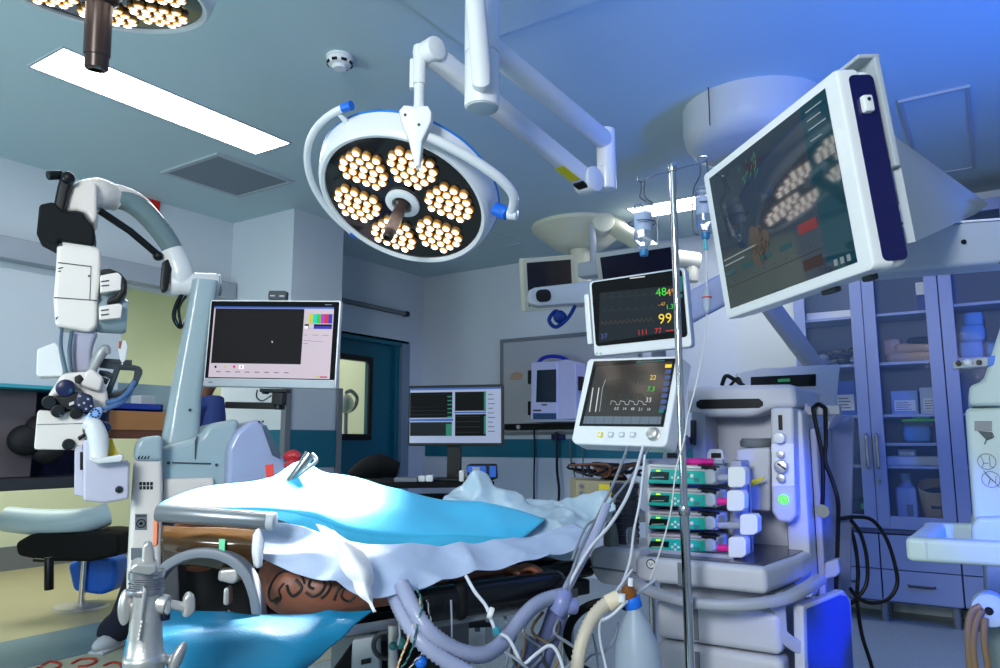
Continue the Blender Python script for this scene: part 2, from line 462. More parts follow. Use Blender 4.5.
# ------------------------------------------------------------------ light
def lamp(name, typ, loc, aim, energy, color, size=.3, spot=60, blend=.5):
    l = bpy.data.lights.new(name, typ); l.energy = energy; l.color = color
    if typ == 'AREA': l.shape = 'DISK'; l.size = size
    elif typ == 'SPOT': l.spot_size = R(spot); l.spot_blend = blend; l.shadow_soft_size = size
    else: l.shadow_soft_size = size
    o = bpy.data.objects.new(name, l); COL.objects.link(o); o.location = loc
    if aim is not None: o.rotation_euler = (V(aim)-V(loc)).to_track_quat('-Z', 'Y').to_euler()
    return o
w_ = bpy.data.worlds.new('world'); scene.world = w_; w_.use_nodes = True
bg = w_.node_tree.nodes['Background']; bg.inputs['Color'].default_value = (.68, .89, 1, 1); bg.inputs['Strength'].default_value = .34
lamp('blue_room_light', 'SPOT', (.55, 1.9, 1.15), (-.5, 2.56, .85), 100, (.0, .06, 1), .06, 34, .4)
lamp('blue_up_light', 'SPOT', (1.6, 2.6, 1.0), (0.35, 2.9, 2.96), 430, (.0, .15, 1), .25, 92, 1)
lamp('blue_wash_light', 'SPOT', (2.1, 3.3, 2.6), (-.5, 5.6, 1.2), 260, (.0, .1, 1), .25, 70, 1)
lamp('end_room_light', 'AREA', (-6.6, 5.4, 2.9), (-6.0, 6.0, 1.0), 22, (1, .99, .85), .6)
lamp('side_room_light', 'AREA', (-6.6, 2.6, 2.9), (-6.6, 2.6, 0), 80, (1, 1, .9), 1.2)
lamp('front_fill_light', 'AREA', (-.35, -1.8, 2.4), (-1.5, 2.2, 0.9), 120, (.92, .97, .98), 1.0)  # unseen fill lamp added behind the camera to brighten machine and microscope fronts
lamp('left_ceiling_fill', 'AREA', (-3.6, -1.2, 1.2), (-3.2, 2.2, 2.96), 50, (.66, .92, 1), 1.2)  # unseen uplight added to brighten the left part of the ceiling
vs = scene.view_settings
scene.display_settings.display_device = 'sRGB'
vs.view_transform = 'Standard'; vs.look = 'None'; vs.exposure = 0; vs.gamma = 1; vs.use_curve_mapping = False
scene.cycles.use_denoising = True
scene.cycles.max_bounces = 8
scene.cycles.sample_clamp_indirect = 4
# ------------------------------------------------------------------ surgical lamps
LEDW = glow('led_core', (255, 252, 244), 7)
LEDA = glow('led_rim', (255, 172, 66), .95)
FACE = mat('lamp_face', (13, 12, 13), rough=.09, var=0, coat=.5)
LENS = mat('lamp_lens', (150, 110, 62), rough=.1, var=.05, coat=.6)
def cluster(up, s):
    """truncated triangle of lenses, point up or down"""
    for i, nrow in enumerate((3, 4, 5, 5, 4)):
        for j in range(nrow):
            yield ((j-(nrow-1)/2)*s, (2.2-i)*s*.84*(1 if up else -1))
def surgical_lamp(label, C, toN, updir, yoke=None, hs=1, hl=1):
    """C centre of the glass face, toN direction the light goes, updir = in-plane direction of the yoke hub"""
    N = V(toN).normalized(); Yd = V(updir); Yd = (Yd-N*Yd.dot(N)).normalized(); Xd = Yd.cross(N)
    M = Matrix((Xd, Yd, N)).transposed().to_4x4(); M.translation = C
    t = thing('surgical_lamp', label, 'surgical lamp', M)
    b = MB(); c0 = C-N*.5
    prof = [(.283, .496), (.285, .503), (.296, .507), (.306, .5), (.313, .485), (.323, .45), (.327, .425), (.315, .415), (.2, .375), (.001, .37)]
    b.lathe(prof, c0, C, 72, caps=False); b.build('lamp_body', WHITE, t, ang=50)
    r = MB(); r.torus(C-N*.078, N, .3245, .006, 72, 8); r.build('rim_seal', mat('seal_blue', (30, 120, 205), rough=.35, var=.03), t)
    f = MB(); f.lathe([(.2835, .4955), (.001, .4955)], c0, C, 72, caps=False); f.build('glass_face', FACE, t, ang=60)
    for k in range(6):
        a = R(60*k+90)
        cm = MB()
        for (x, y) in cluster(k % 2 == 1, .0352):
            p = C+Xd*(.178*math.cos(a)+x)+Yd*(.178*math.sin(a)+y)+N*-.0045
            q = p+N*.02
            cm.m = 0; cm.lathe([(.0168, .0), (.0178, .005), (.0155, .012)], p, q, 12, caps=False)
            cm.m = 1; cm.lathe([(.0155, .012), (.0112, .0155)], p, q, 12, caps=False)
            cm.m = 2; cm.lathe([(.0112, .0155), (.006, .0178), (.001, .0184)], p, q, 12, caps=False)
        cm.build('led_cluster', [LENS, LEDA, LEDW], t, ang=60)
    h = MB(); h.lathe([(.062, -.002), (.062, .006), (.05, .012), (.036, .012), (.034, .002)], C, C+N, 36)
    h.build('handle_ring', WHITE, t)
    h = MB(); h.lathe([(r_*hs, z_*hl) for r_, z_ in [(.03, 0), (.03, .02), (.021, .028), (.021, .14), (.019, .142), (.0185, .168), (.016, .172), (.012, .172), (.012, .16), (.001, .16)]], C, C+N, 24)
    hh = h.build('sterile_handle', mat('handle_bronze', (58, 44, 40), rough=.3, metal=.35, var=.05), t)
    # hand rail on the left
    g = MB(); ctr = C-N*.06
    g.torus(ctr, N, .372, .0125, 40, 12, R(136), R(243), xdir=Xd)
    for a in (R(141), R(238)):
        d = Xd*math.cos(a)+Yd*math.sin(a); g.cyl(ctr+d*.30, ctr+d*.373, .009, n=12)
    gr = g.build('hand_rail', WHITE, t)
    for a0, a1 in ((R(131), R(136.5)), (R(242.5), R(247))):
        g = MB(); g.torus(ctr, N, .372, .0155, 6, 12, a0, a1, xdir=Xd); g.build('blue_cap', mat('cap_blue', (22, 100, 205), rough=.35, var=.03), gr)
    if not yoke: return t, M
    g = MB(); A = lambda ang, rad, off: C-N*off+(Xd*math.cos(R(ang))+Yd*math.sin(R(ang)))*rad
    yk = [ppl(x, y, C+N*.02, N) for x, y in yoke]
    g.tube(yk, [.015, .0165, .0165, .0165, .0165, .0155], 12, sm=6); y = g.build('yoke_arm', WHITE, t)
    e = yk[-1]; inw = (C-N*.02-e); inw = (inw-N*inw.dot(N)).normalized()
    g = MB(); g.cyl(e+inw*.012, e+inw*.06-N*.02, .024, n=20, bev=.004); g.build('yoke_pivot', mat('cap_blue', (22, 100, 205), rough=.35, var=.03), y)
    g = MB(); g.cyl(e-inw*.022, e+inw*.012, .021, n=20, bev=.004); g.build('yoke_end', WHITE, y)
    return t, M
def tilted(x, y, d, ratio, dirx, diry):
    C = pt(x, y, d); tc = (EYE-C).normalized()
    rx = RT-tc*RT.dot(tc); rx.normalize(); uy = UP-tc*UP.dot(tc); uy = (uy-rx*uy.dot(rx)).normalized()
    q = (rx*dirx-uy*diry).normalized(); th = math.acos(ratio)
    return C, tc*math.cos(th)+q*math.sin(th), rx, uy
C, N, rx, uy = tilted(402.8, 203, 2.52, .66, -.42, .9)
LAMP_C, LAMP_N = C.copy(), N.copy()
lampA, LM = surgical_lamp('round surgical lamp with six lit LED clusters hanging mid picture', C, N, uy*.93+rx*.36, [(428, 137), (446, 145), (470, 158), (494, 174), (508, 187), (514, 199), (511, 214)])
# hub plate and down pole of the main lamp
hub = MB(); hc = pt(416, 124, 2.2)
Mh = basis(hc, RT, UP)
hub.T = Mh
hub.prism([(-.05, .035), (-.035, .052), (-.012, .05), (0, .044), (.014, .05), (.04, .05), (.052, .03), (.05, 0), (.022, -.06), (.016, -.135), (-.0, -.14), (-.02, -.06), (-.044, 0)], .055, bev=.008)
hub.build('yoke_hub', WHITE, lampA)
hub = MB(); hub.T = Mh; hub.m = 0
for q in ((-.03, .02), (.012, -.01)): hub.cyl((q[0], q[1], .027), (q[0], q[1], .029), .005, n=10)
hub.build('screw_cap', DARKG, lampA)
p0, p1 = pt(419, 112, 2.23), pt(424, 60, 2.26)
m = MB(); m.cyl(p0-V((0, 0, .04)), V((p0.x, p0.y, p1.z)), .0165, n=20); m.cyl(V((p0.x, p0.y, p0.z+.0)), V((p0.x, p0.y, p0.z+.02)), .019, n=20, bev=.003)
m.build('down_pole', WHITE, lampA)
# suspension: ceiling column, extension arm, spring arm
ct = pt(482, 100, 2.10); czb = pt(482, 108, 2.10).z
colx, coly = ct.x, ct.y
sus = thing('lamp_suspension', 'white ceiling column with jointed arms carrying the surgical lamp', 'lamp arm', (colx, coly, H))
m = MB(); m.cyl((colx, coly, czb), (colx, coly, czb+.17), .052, n=32, bev=.004); m.cyl((colx, coly, czb+.171), (colx, coly, czb+.33), .0525, n=32, bev=.003); m.cyl((colx, coly, czb+.331), (colx, coly, H-.02), .05, n=32, bev=.003); m.cyl((colx, coly, H-.03), (colx, coly, H), .13, n=40, bev=.01)
cc = m.build('ceiling_column', WHITE, sus)
m = MB()
for q in (.35, ): m.cyl((colx-.01, coly-.0525, czb+q+.03), (colx-.01, coly-.055, czb+q+.03), .009, n=12)
m.build('screw', BLACK, cc)
m = MB(); m.cyl((colx, coly, czb-.004), (colx, coly, czb+.003), .047, n=32, bev=.001); m.build('end_cap', LIGHTG, cc)
# extension arm (level)
za = czb+.21
e1 = pz(606, 146, za-.02)
ax = V((e1.x-colx, e1.y-coly, 0)); L = ax.length; ax.normalize(); yaw = math.atan2(ax.y, ax.x)
m = MB(); m.T = frame((colx, coly, za), yaw)
m.box((L/2+.02, 0, 0), (L-.02, .066, .078), .03, seg=4)
m.build('extension_arm', WHITE, sus)
lk = MB(); lz = pt(595, 190, hd(V((e1.x, e1.y, 0)))).z
lk.cyl((e1.x, e1.y, lz-.0), (e1.x, e1.y, za+.05), .038, n=28, bev=.008); lk.cyl((e1.x, e1.y, lz+.09), (e1.x, e1.y, lz+.097), .0395, n=28)
lk.build('link_post', WHITE, sus)
# spring arm
s0 = pt(588, 181, hd(e1)-.05); s1 = V((p0.x, p0.y, pt(437, 52, hd(p0)).z))+RH*.03
m = MB(); d = (s1-s0); L2 = d.length
side = d.cross(V((0, 0, 1))).normalized()
Ms = basis(s0, d, side); SG = -1 if Ms.col[2].z > 0 else 1
m.T = Ms; m.box((L2/2, 0, 0), (L2, .06, .074), .02, seg=3); m.T = Matrix()
m.build('spring_arm', WHITE, sus)
for q, rr in ((s0, .05), (s1, .038)):
    m = MB(); m.cyl(q-side*.04, q+side*.04, rr, n=32, bev=.005); m.build('arm_joint', WHITE, sus)
m = MB(); m.T = Ms; m.box((.12, -.0, SG*.0378), (.1, .045, .002)); m.build('warning_label', YELLOW, sus)
m = MB(); m.T = Ms; m.box((.03, -.0, SG*.04), (.05, .05, .012), .004); m.build('end_stop', BLACK, sus)
m = MB(); m.cyl(V((p0.x, p0.y, p1.z-.1)), V((p0.x, p0.y, s1.z+.02)), .021, n=20, bev=.004); m.T = frame(p1-RH*.03+V((0, 0, -.05)), VY); m.box((0, 0, 0), (.03, .03, .1), .006); m.T = Matrix()
m.build('swivel_post', WHITE, sus)
# second arm off the same column, carrying the near lamp
a0, a1 = pt(481, 78, 2.02), pt(470, -60, 1.86)
tb = MB(); q0 = a0; q1 = a0+(a1-a0)*2.2
q1.z = min(q1.z, H-.15)
tb.tube([V((colx, coly-.0, a0.z)), q0-V((0, 0, .005)), q0+V((0, 0, .03)), a1, q1], [.026, .029, .029, .028, .028], 16)
tb.build('near_arm', WHITE, sus)
# near lamp, top left, cut by the frame
C, N, rx, uy = tilted(100, -8, 2.05, .345, -.25, 1)
lampB, LB = surgical_lamp('nearest surgical lamp, cut off by the top left corner', C, N, uy+rx*.2, hs=1.75, hl=1.35)
m = MB(); m.tube([q1, q1.lerp(C, .5)+V((0, 0, .25)), C-N*.12+V((0, 0, .2)), C-N*.12], .03, 14, sm=6); m.build('carrying_arm', WHITE, lampB)
# the light they give
lamp('surgical_lamp_light', 'SPOT', LAMP_C+LAMP_N*.03, LAMP_C+LAMP_N, 4200, (1, .98, .94), .22, 33, 1)
for sg, Mx in (('a', LM),):
    pass

# ------------------------------------------------------------------ big ceiling mount and far pendant
def drum(name, label, px, py_, rad, hgt, m_):
    c = pz(px, py_, H); t = thing(name, label, 'ceiling mount', c)
    m = MB(); m.lathe([(.001, -hgt), (rad*.7, -hgt), (rad*.88, -hgt*.93), (rad*.97, -hgt*.75), (rad, -hgt*.55), (rad, 0), (.001, 0)], c, c+V((0, 0, 1)), 56); m.build('cover', m_, t, ang=40)
    return t, c
GREYW = mat('grey_white_cover', (186, 192, 198), rough=.45, var=.03)
t, c = drum('ceiling_mount', 'big round grey ceiling drum behind the large tilted monitor', 752, 108, .36, .24, GREYW)
m = MB(); m.box((c.x-.12, c.y-.36, H-.1), (.003, .01, .2)); m.build('cover_seam', DARKG, t)
m = MB(); m.cyl((c.x+.03, c.y, H-.55), (c.x+.03, c.y, H-.23), .1, n=28); m.build('support_tube', LIGHTG, t)
CREAM = mat('cream_enamel', (206, 206, 186), rough=.4, var=.03)
c = pz(580, 227, H)
pen = thing('ceiling_pendant', 'cream ceiling pendant with jointed arms far back, over the monitors', 'pendant', c)
m = MB(); m.lathe([(.001, -.2), (.17, -.2), (.22, -.17), (.40, -.03), (.40, 0), (.001, 0)], c, c+V((0, 0, 1)), 48); m.build('bowl_cover', CREAM, pen, ang=40)
m = MB(); dd = hd(c)
def pc(x, y, k=0): return pt(x, y, dd+k)
m.cyl(V((c.x, c.y, c.z-.62)), V((c.x, c.y, c.z-.19)), .085, n=28, bev=.01); m.cyl(V((c.x, c.y, c.z-.66)), V((c.x, c.y, c.z-.62)), .1, n=28, bev=.01); m.build('column', CREAM, pen)
m = MB(); a, b_ = pc(607, 222, -.25), pc(640, 243, -.5)
m.tube([a, pc(622, 232, -.35), b_, pc(668, 262, -.6)], .068, 14, sm=4); m.build('swing_arm', CREAM, pen)
m = MB(); m.cyl(pc(602, 224, -.3)-FH*.09, pc(602, 224, -.3)+FH*.09, .09, n=28, bev=.02); m.build('swing_joint', CREAM, pen)
m = MB(); m.cyl(pc(592, 225, -.35), pc(594, 262, -.35), .03, n=14); m.box(pc(592, 270, -.35), (.2, .12, .12), .02); m.build('hanger', LIGHTG, pen)
m = MB(); a, b_ = pc(672, 258, -.4), pc(700, 262, -.4); m.cyl(a, b_, .07, n=24, bev=.02); m.cyl(pc(692, 258, -.4), pc(692, 282, -.4), .05, n=20, bev=.01); m.build('side_joint', CREAM, pen)
def back_monitor(label, cx, cy, w, h, d, yaw, roll):
    o = pt(cx, cy, d); M = frame(o, VY+yaw, R(14), roll)
    t = thing('ceiling_monitor', label, 'monitor', M, None)
    m = MB(); m.T = M @ Matrix.Rotation(R(90), 4, 'X'); m.plate(w, h, .06, .012, bev=.006); m.build('housing', CREAM, t)
    m = MB(); m.T = M @ Matrix.Rotation(R(90), 4, 'X'); m.rect(-w/2+.03, -h/2+.035, w/2-.03, h/2-.03, z=.0315); m.build('screen', mat('off_screen', (26, 22, 38), rough=.12, var=.05), t, flat=True)
    return t
back_monitor('switched-off cream ceiling monitor left of the pendant column', 548, 283, .39, .36, 5.0, R(22), R(-9))
back_monitor('switched-off cream ceiling monitor behind the upper patient monitor', 638, 276, .50, .36, 4.6, R(-6), R(-7))
# tracking camera bar
o = pt(562, 295, 4.3); M = frame(o, VY, R(0), R(-4.5))
t = thing('tracking_camera', 'white bar camera with a black lens window, left of the upper patient monitor', 'camera', M)
m = MB(); m.T = M; m.T = M @ Matrix.Rotation(R(90), 4, 'X'); m.prism([(-.205, 0), (-.195, .035), (-.16, .05), (.3, .066), (.3, -.066), (-.15, -.062), (-.19, -.045)], .09, bev=.012); m.build('housing', WHITE, t)
m = MB(); m.T = M @ Matrix.Rotation(R(90), 4, 'X'); m.plate(.088, .074, .012, .03, T=Matrix.Translation((-.112, -.004, .046)), bev=.004); m.build('lens_window', BLACK, t)
m = MB(); m.tube([pt(575, 306, 4.32), pt(568, 318, 4.3), pt(556, 327, 4.28), pt(549, 320, 4.28), pt(556, 311, 4.3), pt(562, 318, 4.3)], .012, 8, sm=6); m.ell(pt(560, 317, 4.3), .04); m.build('cable_loop', mat('cable_blue', (24, 66, 150), rough=.45, var=.03), t)

# ------------------------------------------------------------------ large tilted monitor at right
n_ = V((-.727, -.673, -.124)).normalized(); u = V((.679, -.734, -.0)); u = (u-n_*u.dot(n_)).normalized()
o = V((-.398, 1.801, 1.746)); M = basis(o, u, n_.cross(u))   # x right, y up, z towards the viewer
big = thing('surgical_display', 'large tilted display on an arm at the right, lamp glare on its glass', 'monitor', M)
m = MB(); m.T = M
m.prism(rrect(.624, .416, .014, 4), .05, T=Matrix.Translation((.003, -.001, -.02)), bev=.008)
hs = m.build('bezel', WHITE, big)
m = MB(); m.T = M; m.prism(rrect(.618, .41, .02, 4), .04, T=Matrix.Translation((.004, -.001, -.06)), bev=.015); m.build('back_shell', WHITE, big)
m = MB(); m.T = M @ Matrix.Translation((.3135, -.003, -.046)) @ Matrix.Rotation(R(90), 4, 'Y'); m.plate(.056, .385, .004, .012); sp = m.build('side_panel', mat('deep_blue_gloss', (12, 12, 74), rough=.2, var=.03), big)
m = MB(); m.T = M; m.box((.319, .125, -.045), (.018, .036, .022), .005); m.m = 1; m.cyl((.328, .132, -.045), (.329, .132, -.045), .004, n=10); m.build('side_clip', [WHITE, BLACK], sp)
# screen with the faint interface of an endoscopy picture
SCR = mat('display_glass', (16, 19, 23), rough=.05, var=0, emit=.42, ecol=(60, 76, 94), spec=.6)
SC2 = mat('display_teal_pane', (14, 38, 48), rough=.05, var=0, emit=.1, ecol=(30, 120, 140), spec=.6)
m = MB(); m.T = M @ Matrix.Diagonal((.907, .99, 1, 1))
zz = .0055
m.m = 0; m.rect(-.3, -.186, .3, .186, z=zz)
m.m = 1; m.rect(.195, -.186, .3, .186, z=zz+.0006)
m.m = 2; m.rect(.105, -.082, .185, -.058, z=zz+.0009)
m.m = 3
for k in range(4): m.rect(-.29+k*.1, -.098-.0*k, -.235+k*.1, -.085, z=zz+.0006)
m.m = 4
for q in ((-.29, -.055, -.1, -.051), (-.29, -.07, -.17, -.066), (.215, .165, .28, .168), (.215, .145, .27, .148), (.215, .125, .285, .128), (.215, .10, .26, .103)): m.rect(*q, z=zz+.0008)
for q in range(3): m.rect(.22+q*.024, -.178, .234+q*.024, -.164, z=zz+.001)
m.m = 5
for k in range(9): m.rect(-.3+k*.055, -.12, -.297+k*.055, -.117, z=zz+.0006)
m.rect(-.3, -.13, .19, -.1285, z=zz+.0005); m.rect(.1, -.165, .18, -.14, z=zz+.0005)
# camera picture shown on the display: pale tissue with dark vessels
m.m = 6
poly = []
for k in range(40):
    a = 2*math.pi*k/40; rr = 1+.12*math.sin(3*a+1)+.08*math.sin(7*a)
    poly.append((-.085+.05*rr*math.cos(a), -.055+.05*rr*math.sin(a)))
m.flat(poly, z=zz+.0005)
m.m = 7
rnd = random.Random(3)
for k in range(16):
    x, y_ = -.12+.07*rnd.random(), -.085+.06*rnd.random(); P = [(x, y_)]
    for j in range(4): x += rnd.uniform(-.014, .014); y_ += rnd.uniform(-.016, .012); P.append((x, y_))
    m.line(P, .0018, z=zz+.0009)
m.m = 8
for k in range(26):
    x, y_ = -.075+.05*rnd.uniform(-1, 1), .13+.028*rnd.uniform(-1, 1); m.line([(x, y_), (x+.006, y_+.01)], .0016, z=zz+.0008)
m.build('screen', [SCR, SC2, glow('ui_red', (150, 26, 44), .4), glow('ui_teal', (20, 100, 112), .3), glow('ui_pale', (150, 165, 170), .5), glow('ui_rust', (84, 44, 50), .2), glow('tissue', (120, 100, 92), .22), glow('vessel', (50, 36, 34), .15), glow('ui_green', (60, 170, 120), .5)], big, flat=True)
# bracket, gusset plate and arm behind
m = MB(); m.T = M
m.box((.25, .115, -.092), (.13, .24, .014), .004); m.box((.25, .23, -.075), (.13, .01, .05), .004)
m.build('back_bracket', LIGHTG, big)
P = [M @ V((.3, .06, -.1)), pt(985, 205, 1.9), pt(972, 215, 1.9), M @ V((.3, -.16, -.1))]
m = MB(); nn = (P[1]-P[0]).cross(P[3]-P[0]).normalized()*.008
m.loft([[p+nn for p in P], [p-nn for p in P]]); m.build('gusset_plate', LIGHTG, big)
arm = thing('display_arm', 'thick grey horizontal arm holding the large tilted display', 'arm', pt(960, 255, 1.9))
m = MB(); a, b_ = pt(872, 256, 1.80), pt(1080, 240, 1.86); d = b_-a; Ma = basis(a, d, d.cross(V((0, 0, -1))))
m.T = Ma; m.box((d.length/2, 0, 0), (d.length, .12, .108), .012, seg=3); m.build('arm_beam', LIGHTG, arm)
m = MB(); m.T = Ma; m.box((d.length/2+.02, -.05, .057), (d.length*.98, .012, .006), .002); m.box((d.length/2+.02, -.02, .06), (d.length*.98, .012, .006), .002); m.build('cable_channel', WHITE, arm)
m = MB(); m.T = Ma; m.cyl((.2, -.0602, .005), (.2, -.064, .005), .006, n=12); m.box((.36, -.058, -.05), (.14, .012, .012), .003); m.build('fixing_hole', BLACK, arm)
m = MB(); m.T = M; m.box((.24, -.213, -.04), (.03, .014, .02), .004); m.box((.1, -.213, -.045), (.05, .012, .02), .004); m.build('port_lug', DARKG, big)
# ------------------------------------------------------------------ helpers for shapes seen squarely
def VM(x, y, d): return basis(pt(x, y, d), RH, V((0, 0, 1)))      # x right, y up, z to the viewer
def outline(pts, d):
    """pixel outline -> local outline (metres) in the upright plane at distance d, plus its frame"""
    P = [pt(p[0], p[1], d) for p in pts]; c = sum(P, V((0, 0, 0)))/len(P)
    return [((p-c).dot(RH), p.z-c.z) for p in P], basis(c, RH, V((0, 0, 1)))
def vp(mb, pts, d, depth, bev=.006, seg=2):
    """outline at distance d given real thickness away from the viewer"""
    o, M = outline(pts, d); return mb.prism(o, depth, M @ Matrix.Translation((0, 0, -depth/2)), bev, max(seg, 3) if bev > .008 else seg, bev > 0)
def rnd_poly(pts, r=4, n=3):
    """round the corners of a pixel outline (bevelled outlines are rounded by vp itself)"""
    return pts
# ------------------------------------------------------------------ operating microscope
MW = mat('microscope_cream', (228, 220, 214), rough=.4, coat=.15, var=.02)
MB_ = mat('microscope_bluegrey', (158, 178, 186), rough=.35, coat=.2, var=.02)
GREENG = mat('arm_grey_green', (112, 132, 136), rough=.25, coat=.3, var=.03)
face(130)
mic = thing('surgical_microscope', 'tall white operating microscope with a curved arm and a floor stand, at left', 'microscope', V((pt(185, 500, 2.95).x, pt(185, 500, 2.95).y, 0)))
D = 2.75
m = MB(); vp(m, rnd_poly([(57, 239), (92, 238), (93, 245), (101, 250), (101, 268), (97, 305), (97, 326), (90, 332), (55, 326), (53, 300), (56, 262)], 4), D, .15, .03, 4)
hd_ = m.build('head_housing', MW, mic)
m = MB()
vp(m, [(58, 262), (91.4, 266), (90.2, 299), (89.4, 299), (90.6, 267), (58, 263)], D-.0015, .004, 0); m.build('panel_seam', DARKG, hd_)
m = MB(); vp(m, [(54, 297), (97, 300), (97, 301), (54, 298)], D-.0015, .004, 0); m.build('panel_seam', DARKG, hd_)
for pts in ([(58, 268), (63, 267), (63, 268), (58, 269)], [(58, 271), (61, 270.5), (61, 271.5), (58, 272)], [(55.5, 318), (58, 316), (58, 317), (56, 320)], [(88, 275), (90, 275), (90, 277), (88, 277)], [(60, 241), (62.5, 241), (62.5, 246), (60, 246)]):
    m = MB(); vp(m, pts, D-.0015, .004, 0); m.build('housing_mark', DARKG, hd_)
m = MB(); vp(m, rnd_poly([(100, 274), (101, 269), (110, 268), (120, 272), (127, 280), (127, 292), (119, 302), (106, 304), (108, 298), (116, 295), (121, 287), (118, 278)], 2), D+.0, .08, .008); m.build('side_guard', BLACK, mic)
m = MB(); vp(m, rnd_poly([(100, 275), (118, 272), (122, 276), (121, 290), (100, 293)], 2), D-.01, .09, .006); vp(m, rnd_poly([(99, 306), (119, 303), (123, 305), (121, 318), (99, 320)], 2), D-.015, .09, .006); sb = m.build('side_box', MW, mic)
m = MB()
for y in (281, 285.5, 310, 314.5): vp(m, [(101, y), (109, y-1), (109, y), (101, y+1)], D-.018 if y > 300 else D-.013, .004, 0)
m.build('vent_slot', BLACK, sb)
m = MB(); a, b_ = pt(94, 314, D+.08), pt(125, 316, D+.08); m.lathe([(.001, 0), (.05, 0), (.068, .012), (.07, .03), (.07, .1), (.062, .112), (.001, .112)], a, b_, 28)
a, b_ = pt(99, 294, D+.07), pt(122, 294, D+.07); m.cyl(a, b_, .045, n=24, bev=.01); m.build('pivot_drum', MB_, mic)
m = MB(); vp(m, rnd_poly([(71, 331), (98, 331), (94, 340), (91, 352), (92, 372), (70, 373), (71, 350)], 2), D+.03, .09, .012); m.build('neck', mat('lilac_grey', (168, 168, 190), rough=.4, var=.02), mic)
m = MB(); m.tube([pt(62, 328, D+.02), pt(61, 345, D+.0), pt(64, 362, D), pt(67, 374, D)], .006, 8, sm=5); m.tube([pt(72, 331, D+.01), pt(69.5, 350, D), pt(71, 372, D)], .007, 8, sm=5); m.build('head_cable', mat('cable_slate', (70, 92, 110), rough=.45, var=.03), mic)
# black bracket, handle arm
m = MB(); vp(m, rnd_poly([(39, 204), (53, 201), (64, 211), (82, 212), (95, 229), (94, 245), (59, 240), (57, 246), (36, 235)], 2), D-.02, .17, .012); m.build('bracket', BLACKM, mic)
m = MB(); vp(m, rnd_poly([(61, 173), (66, 169.5), (72, 173), (73.5, 179), (69, 192), (64, 213), (52, 212), (57, 186)], 2), D-.01, .05, .012); m.cyl(pt(47.5, 175.5, D), pt(62, 175, D+.02), .017, n=18, bev=.004); m.ell(pt(68, 178, D-.01), .024); m.build('bracket_handle', BLACK, mic)
# elbow and curved arm
m = MB(); vp(m, rnd_poly([(64, 212), (68, 195), (73, 184), (82, 179), (93, 179), (97, 186), (97, 218), (93, 224), (86, 213), (76, 210)], 4), D+.02, .15, .028, 4)
m.tube([pt(84, 197, D+.1), pt(98, 194, D+.12), pt(112, 197, D+.15), pt(118, 199, D+.16)], [.062, .064, .052, .05], 20, sm=4); m.build('elbow', MW, mic)
m = MB(); m.tube([pt(106, 197, D+.14), pt(126, 200, D+.16), pt(143, 211, D+.18), pt(160, 230, D+.2), pt(173, 250, D+.22), pt(178, 262, D+.22)], [.044, .044, .044, .043, .04, .038], 20, sm=8); m.build('curved_arm', GREENG, mic)
m = MB()
P = [pt(100, 190, D+.12), pt(122, 191.5, D+.14), pt(143, 201, D+.17), pt(160, 219, D+.2), pt(172, 238, D+.22)]
m.tube(P, [.03, .024, .018, .014, .01], 12, sm=8); m.build('arm_top_cover', MW, mic)
m = MB(); m.tube([pt(100, 211, D+.1), pt(130, 231, D+.14), pt(157, 254, D+.18)], .014, 10); m.ell(pt(158, 256, D+.18), .02); vp(m, rnd_poly([(162, 262), (168, 258), (172, 268), (168, 290), (162, 292), (160, 284)], 2), D+.16, .05, .008); m.build('balance_strut', BLACK, mic)
m = MB(); m.tube([pt(171, 250, D+.21), pt(176, 262, D+.21), pt(180, 275, D+.21), pt(180, 285, D+.21)], [.046, .056, .058, .05], 24, sm=6); m.cyl(pt(170, 284, D+.21), pt(219, 285, D+.21), .05, n=32, bev=.014); kn = m.build('knee_joint', WHITE, mic)
m = MB(); m.cyl(pt(218.5, 285, D+.22), pt(221, 285, D+.22), .047, n=28, bev=.006); m.build('joint_cap', LIGHTG, kn)
m = MB(); m.tube([pt(182, 294, D+.2), pt(176, 306, D+.2), pt(174, 318, D+.2), pt(180, 327, D+.22), pt(186, 320, D+.26)], .009, 8, sm=5); m.tube([pt(186, 296, D+.19), pt(179, 308, D+.2), pt(181, 326, D+.22)], .006, 8, sm=5); m.build('joint_cable', BLACK, mic)
# the raking column
m = MB()
def ringp(xl, xr, y, d, dep, k=5):
    a, b_ = pt(xl, y, d), pt(xr, y, d); w = (b_-a).length; c = (a+b_)/2+FH*dep/2
    return [c+RH*x+FH*yy for x, yy in rrect(w, dep, min(w, dep)*.28, k)]
m.loft([ringp(193, 219, 279, D+.12, .13), ringp(191, 217.5, 290, D+.12, .14), ringp(186, 212, 320, D+.12, .15), ringp(178, 207, 360, D+.12, .16), ringp(170, 202, 400, D+.12, .17), ringp(163, 200, 436, D+.1, .18), ringp(158, 200, 452, D+.09, .2)])
m.build('column', MB_, mic, ang=50)
m = MB(); m.cyl(pt(190, 410, D+.105), pt(190, 410, D+.13), .006, n=12); m.cyl(pt(215, 318, D+.14), pt(215, 318, D+.17), .005, n=12); m.build('column_screw', DARKG, mic)
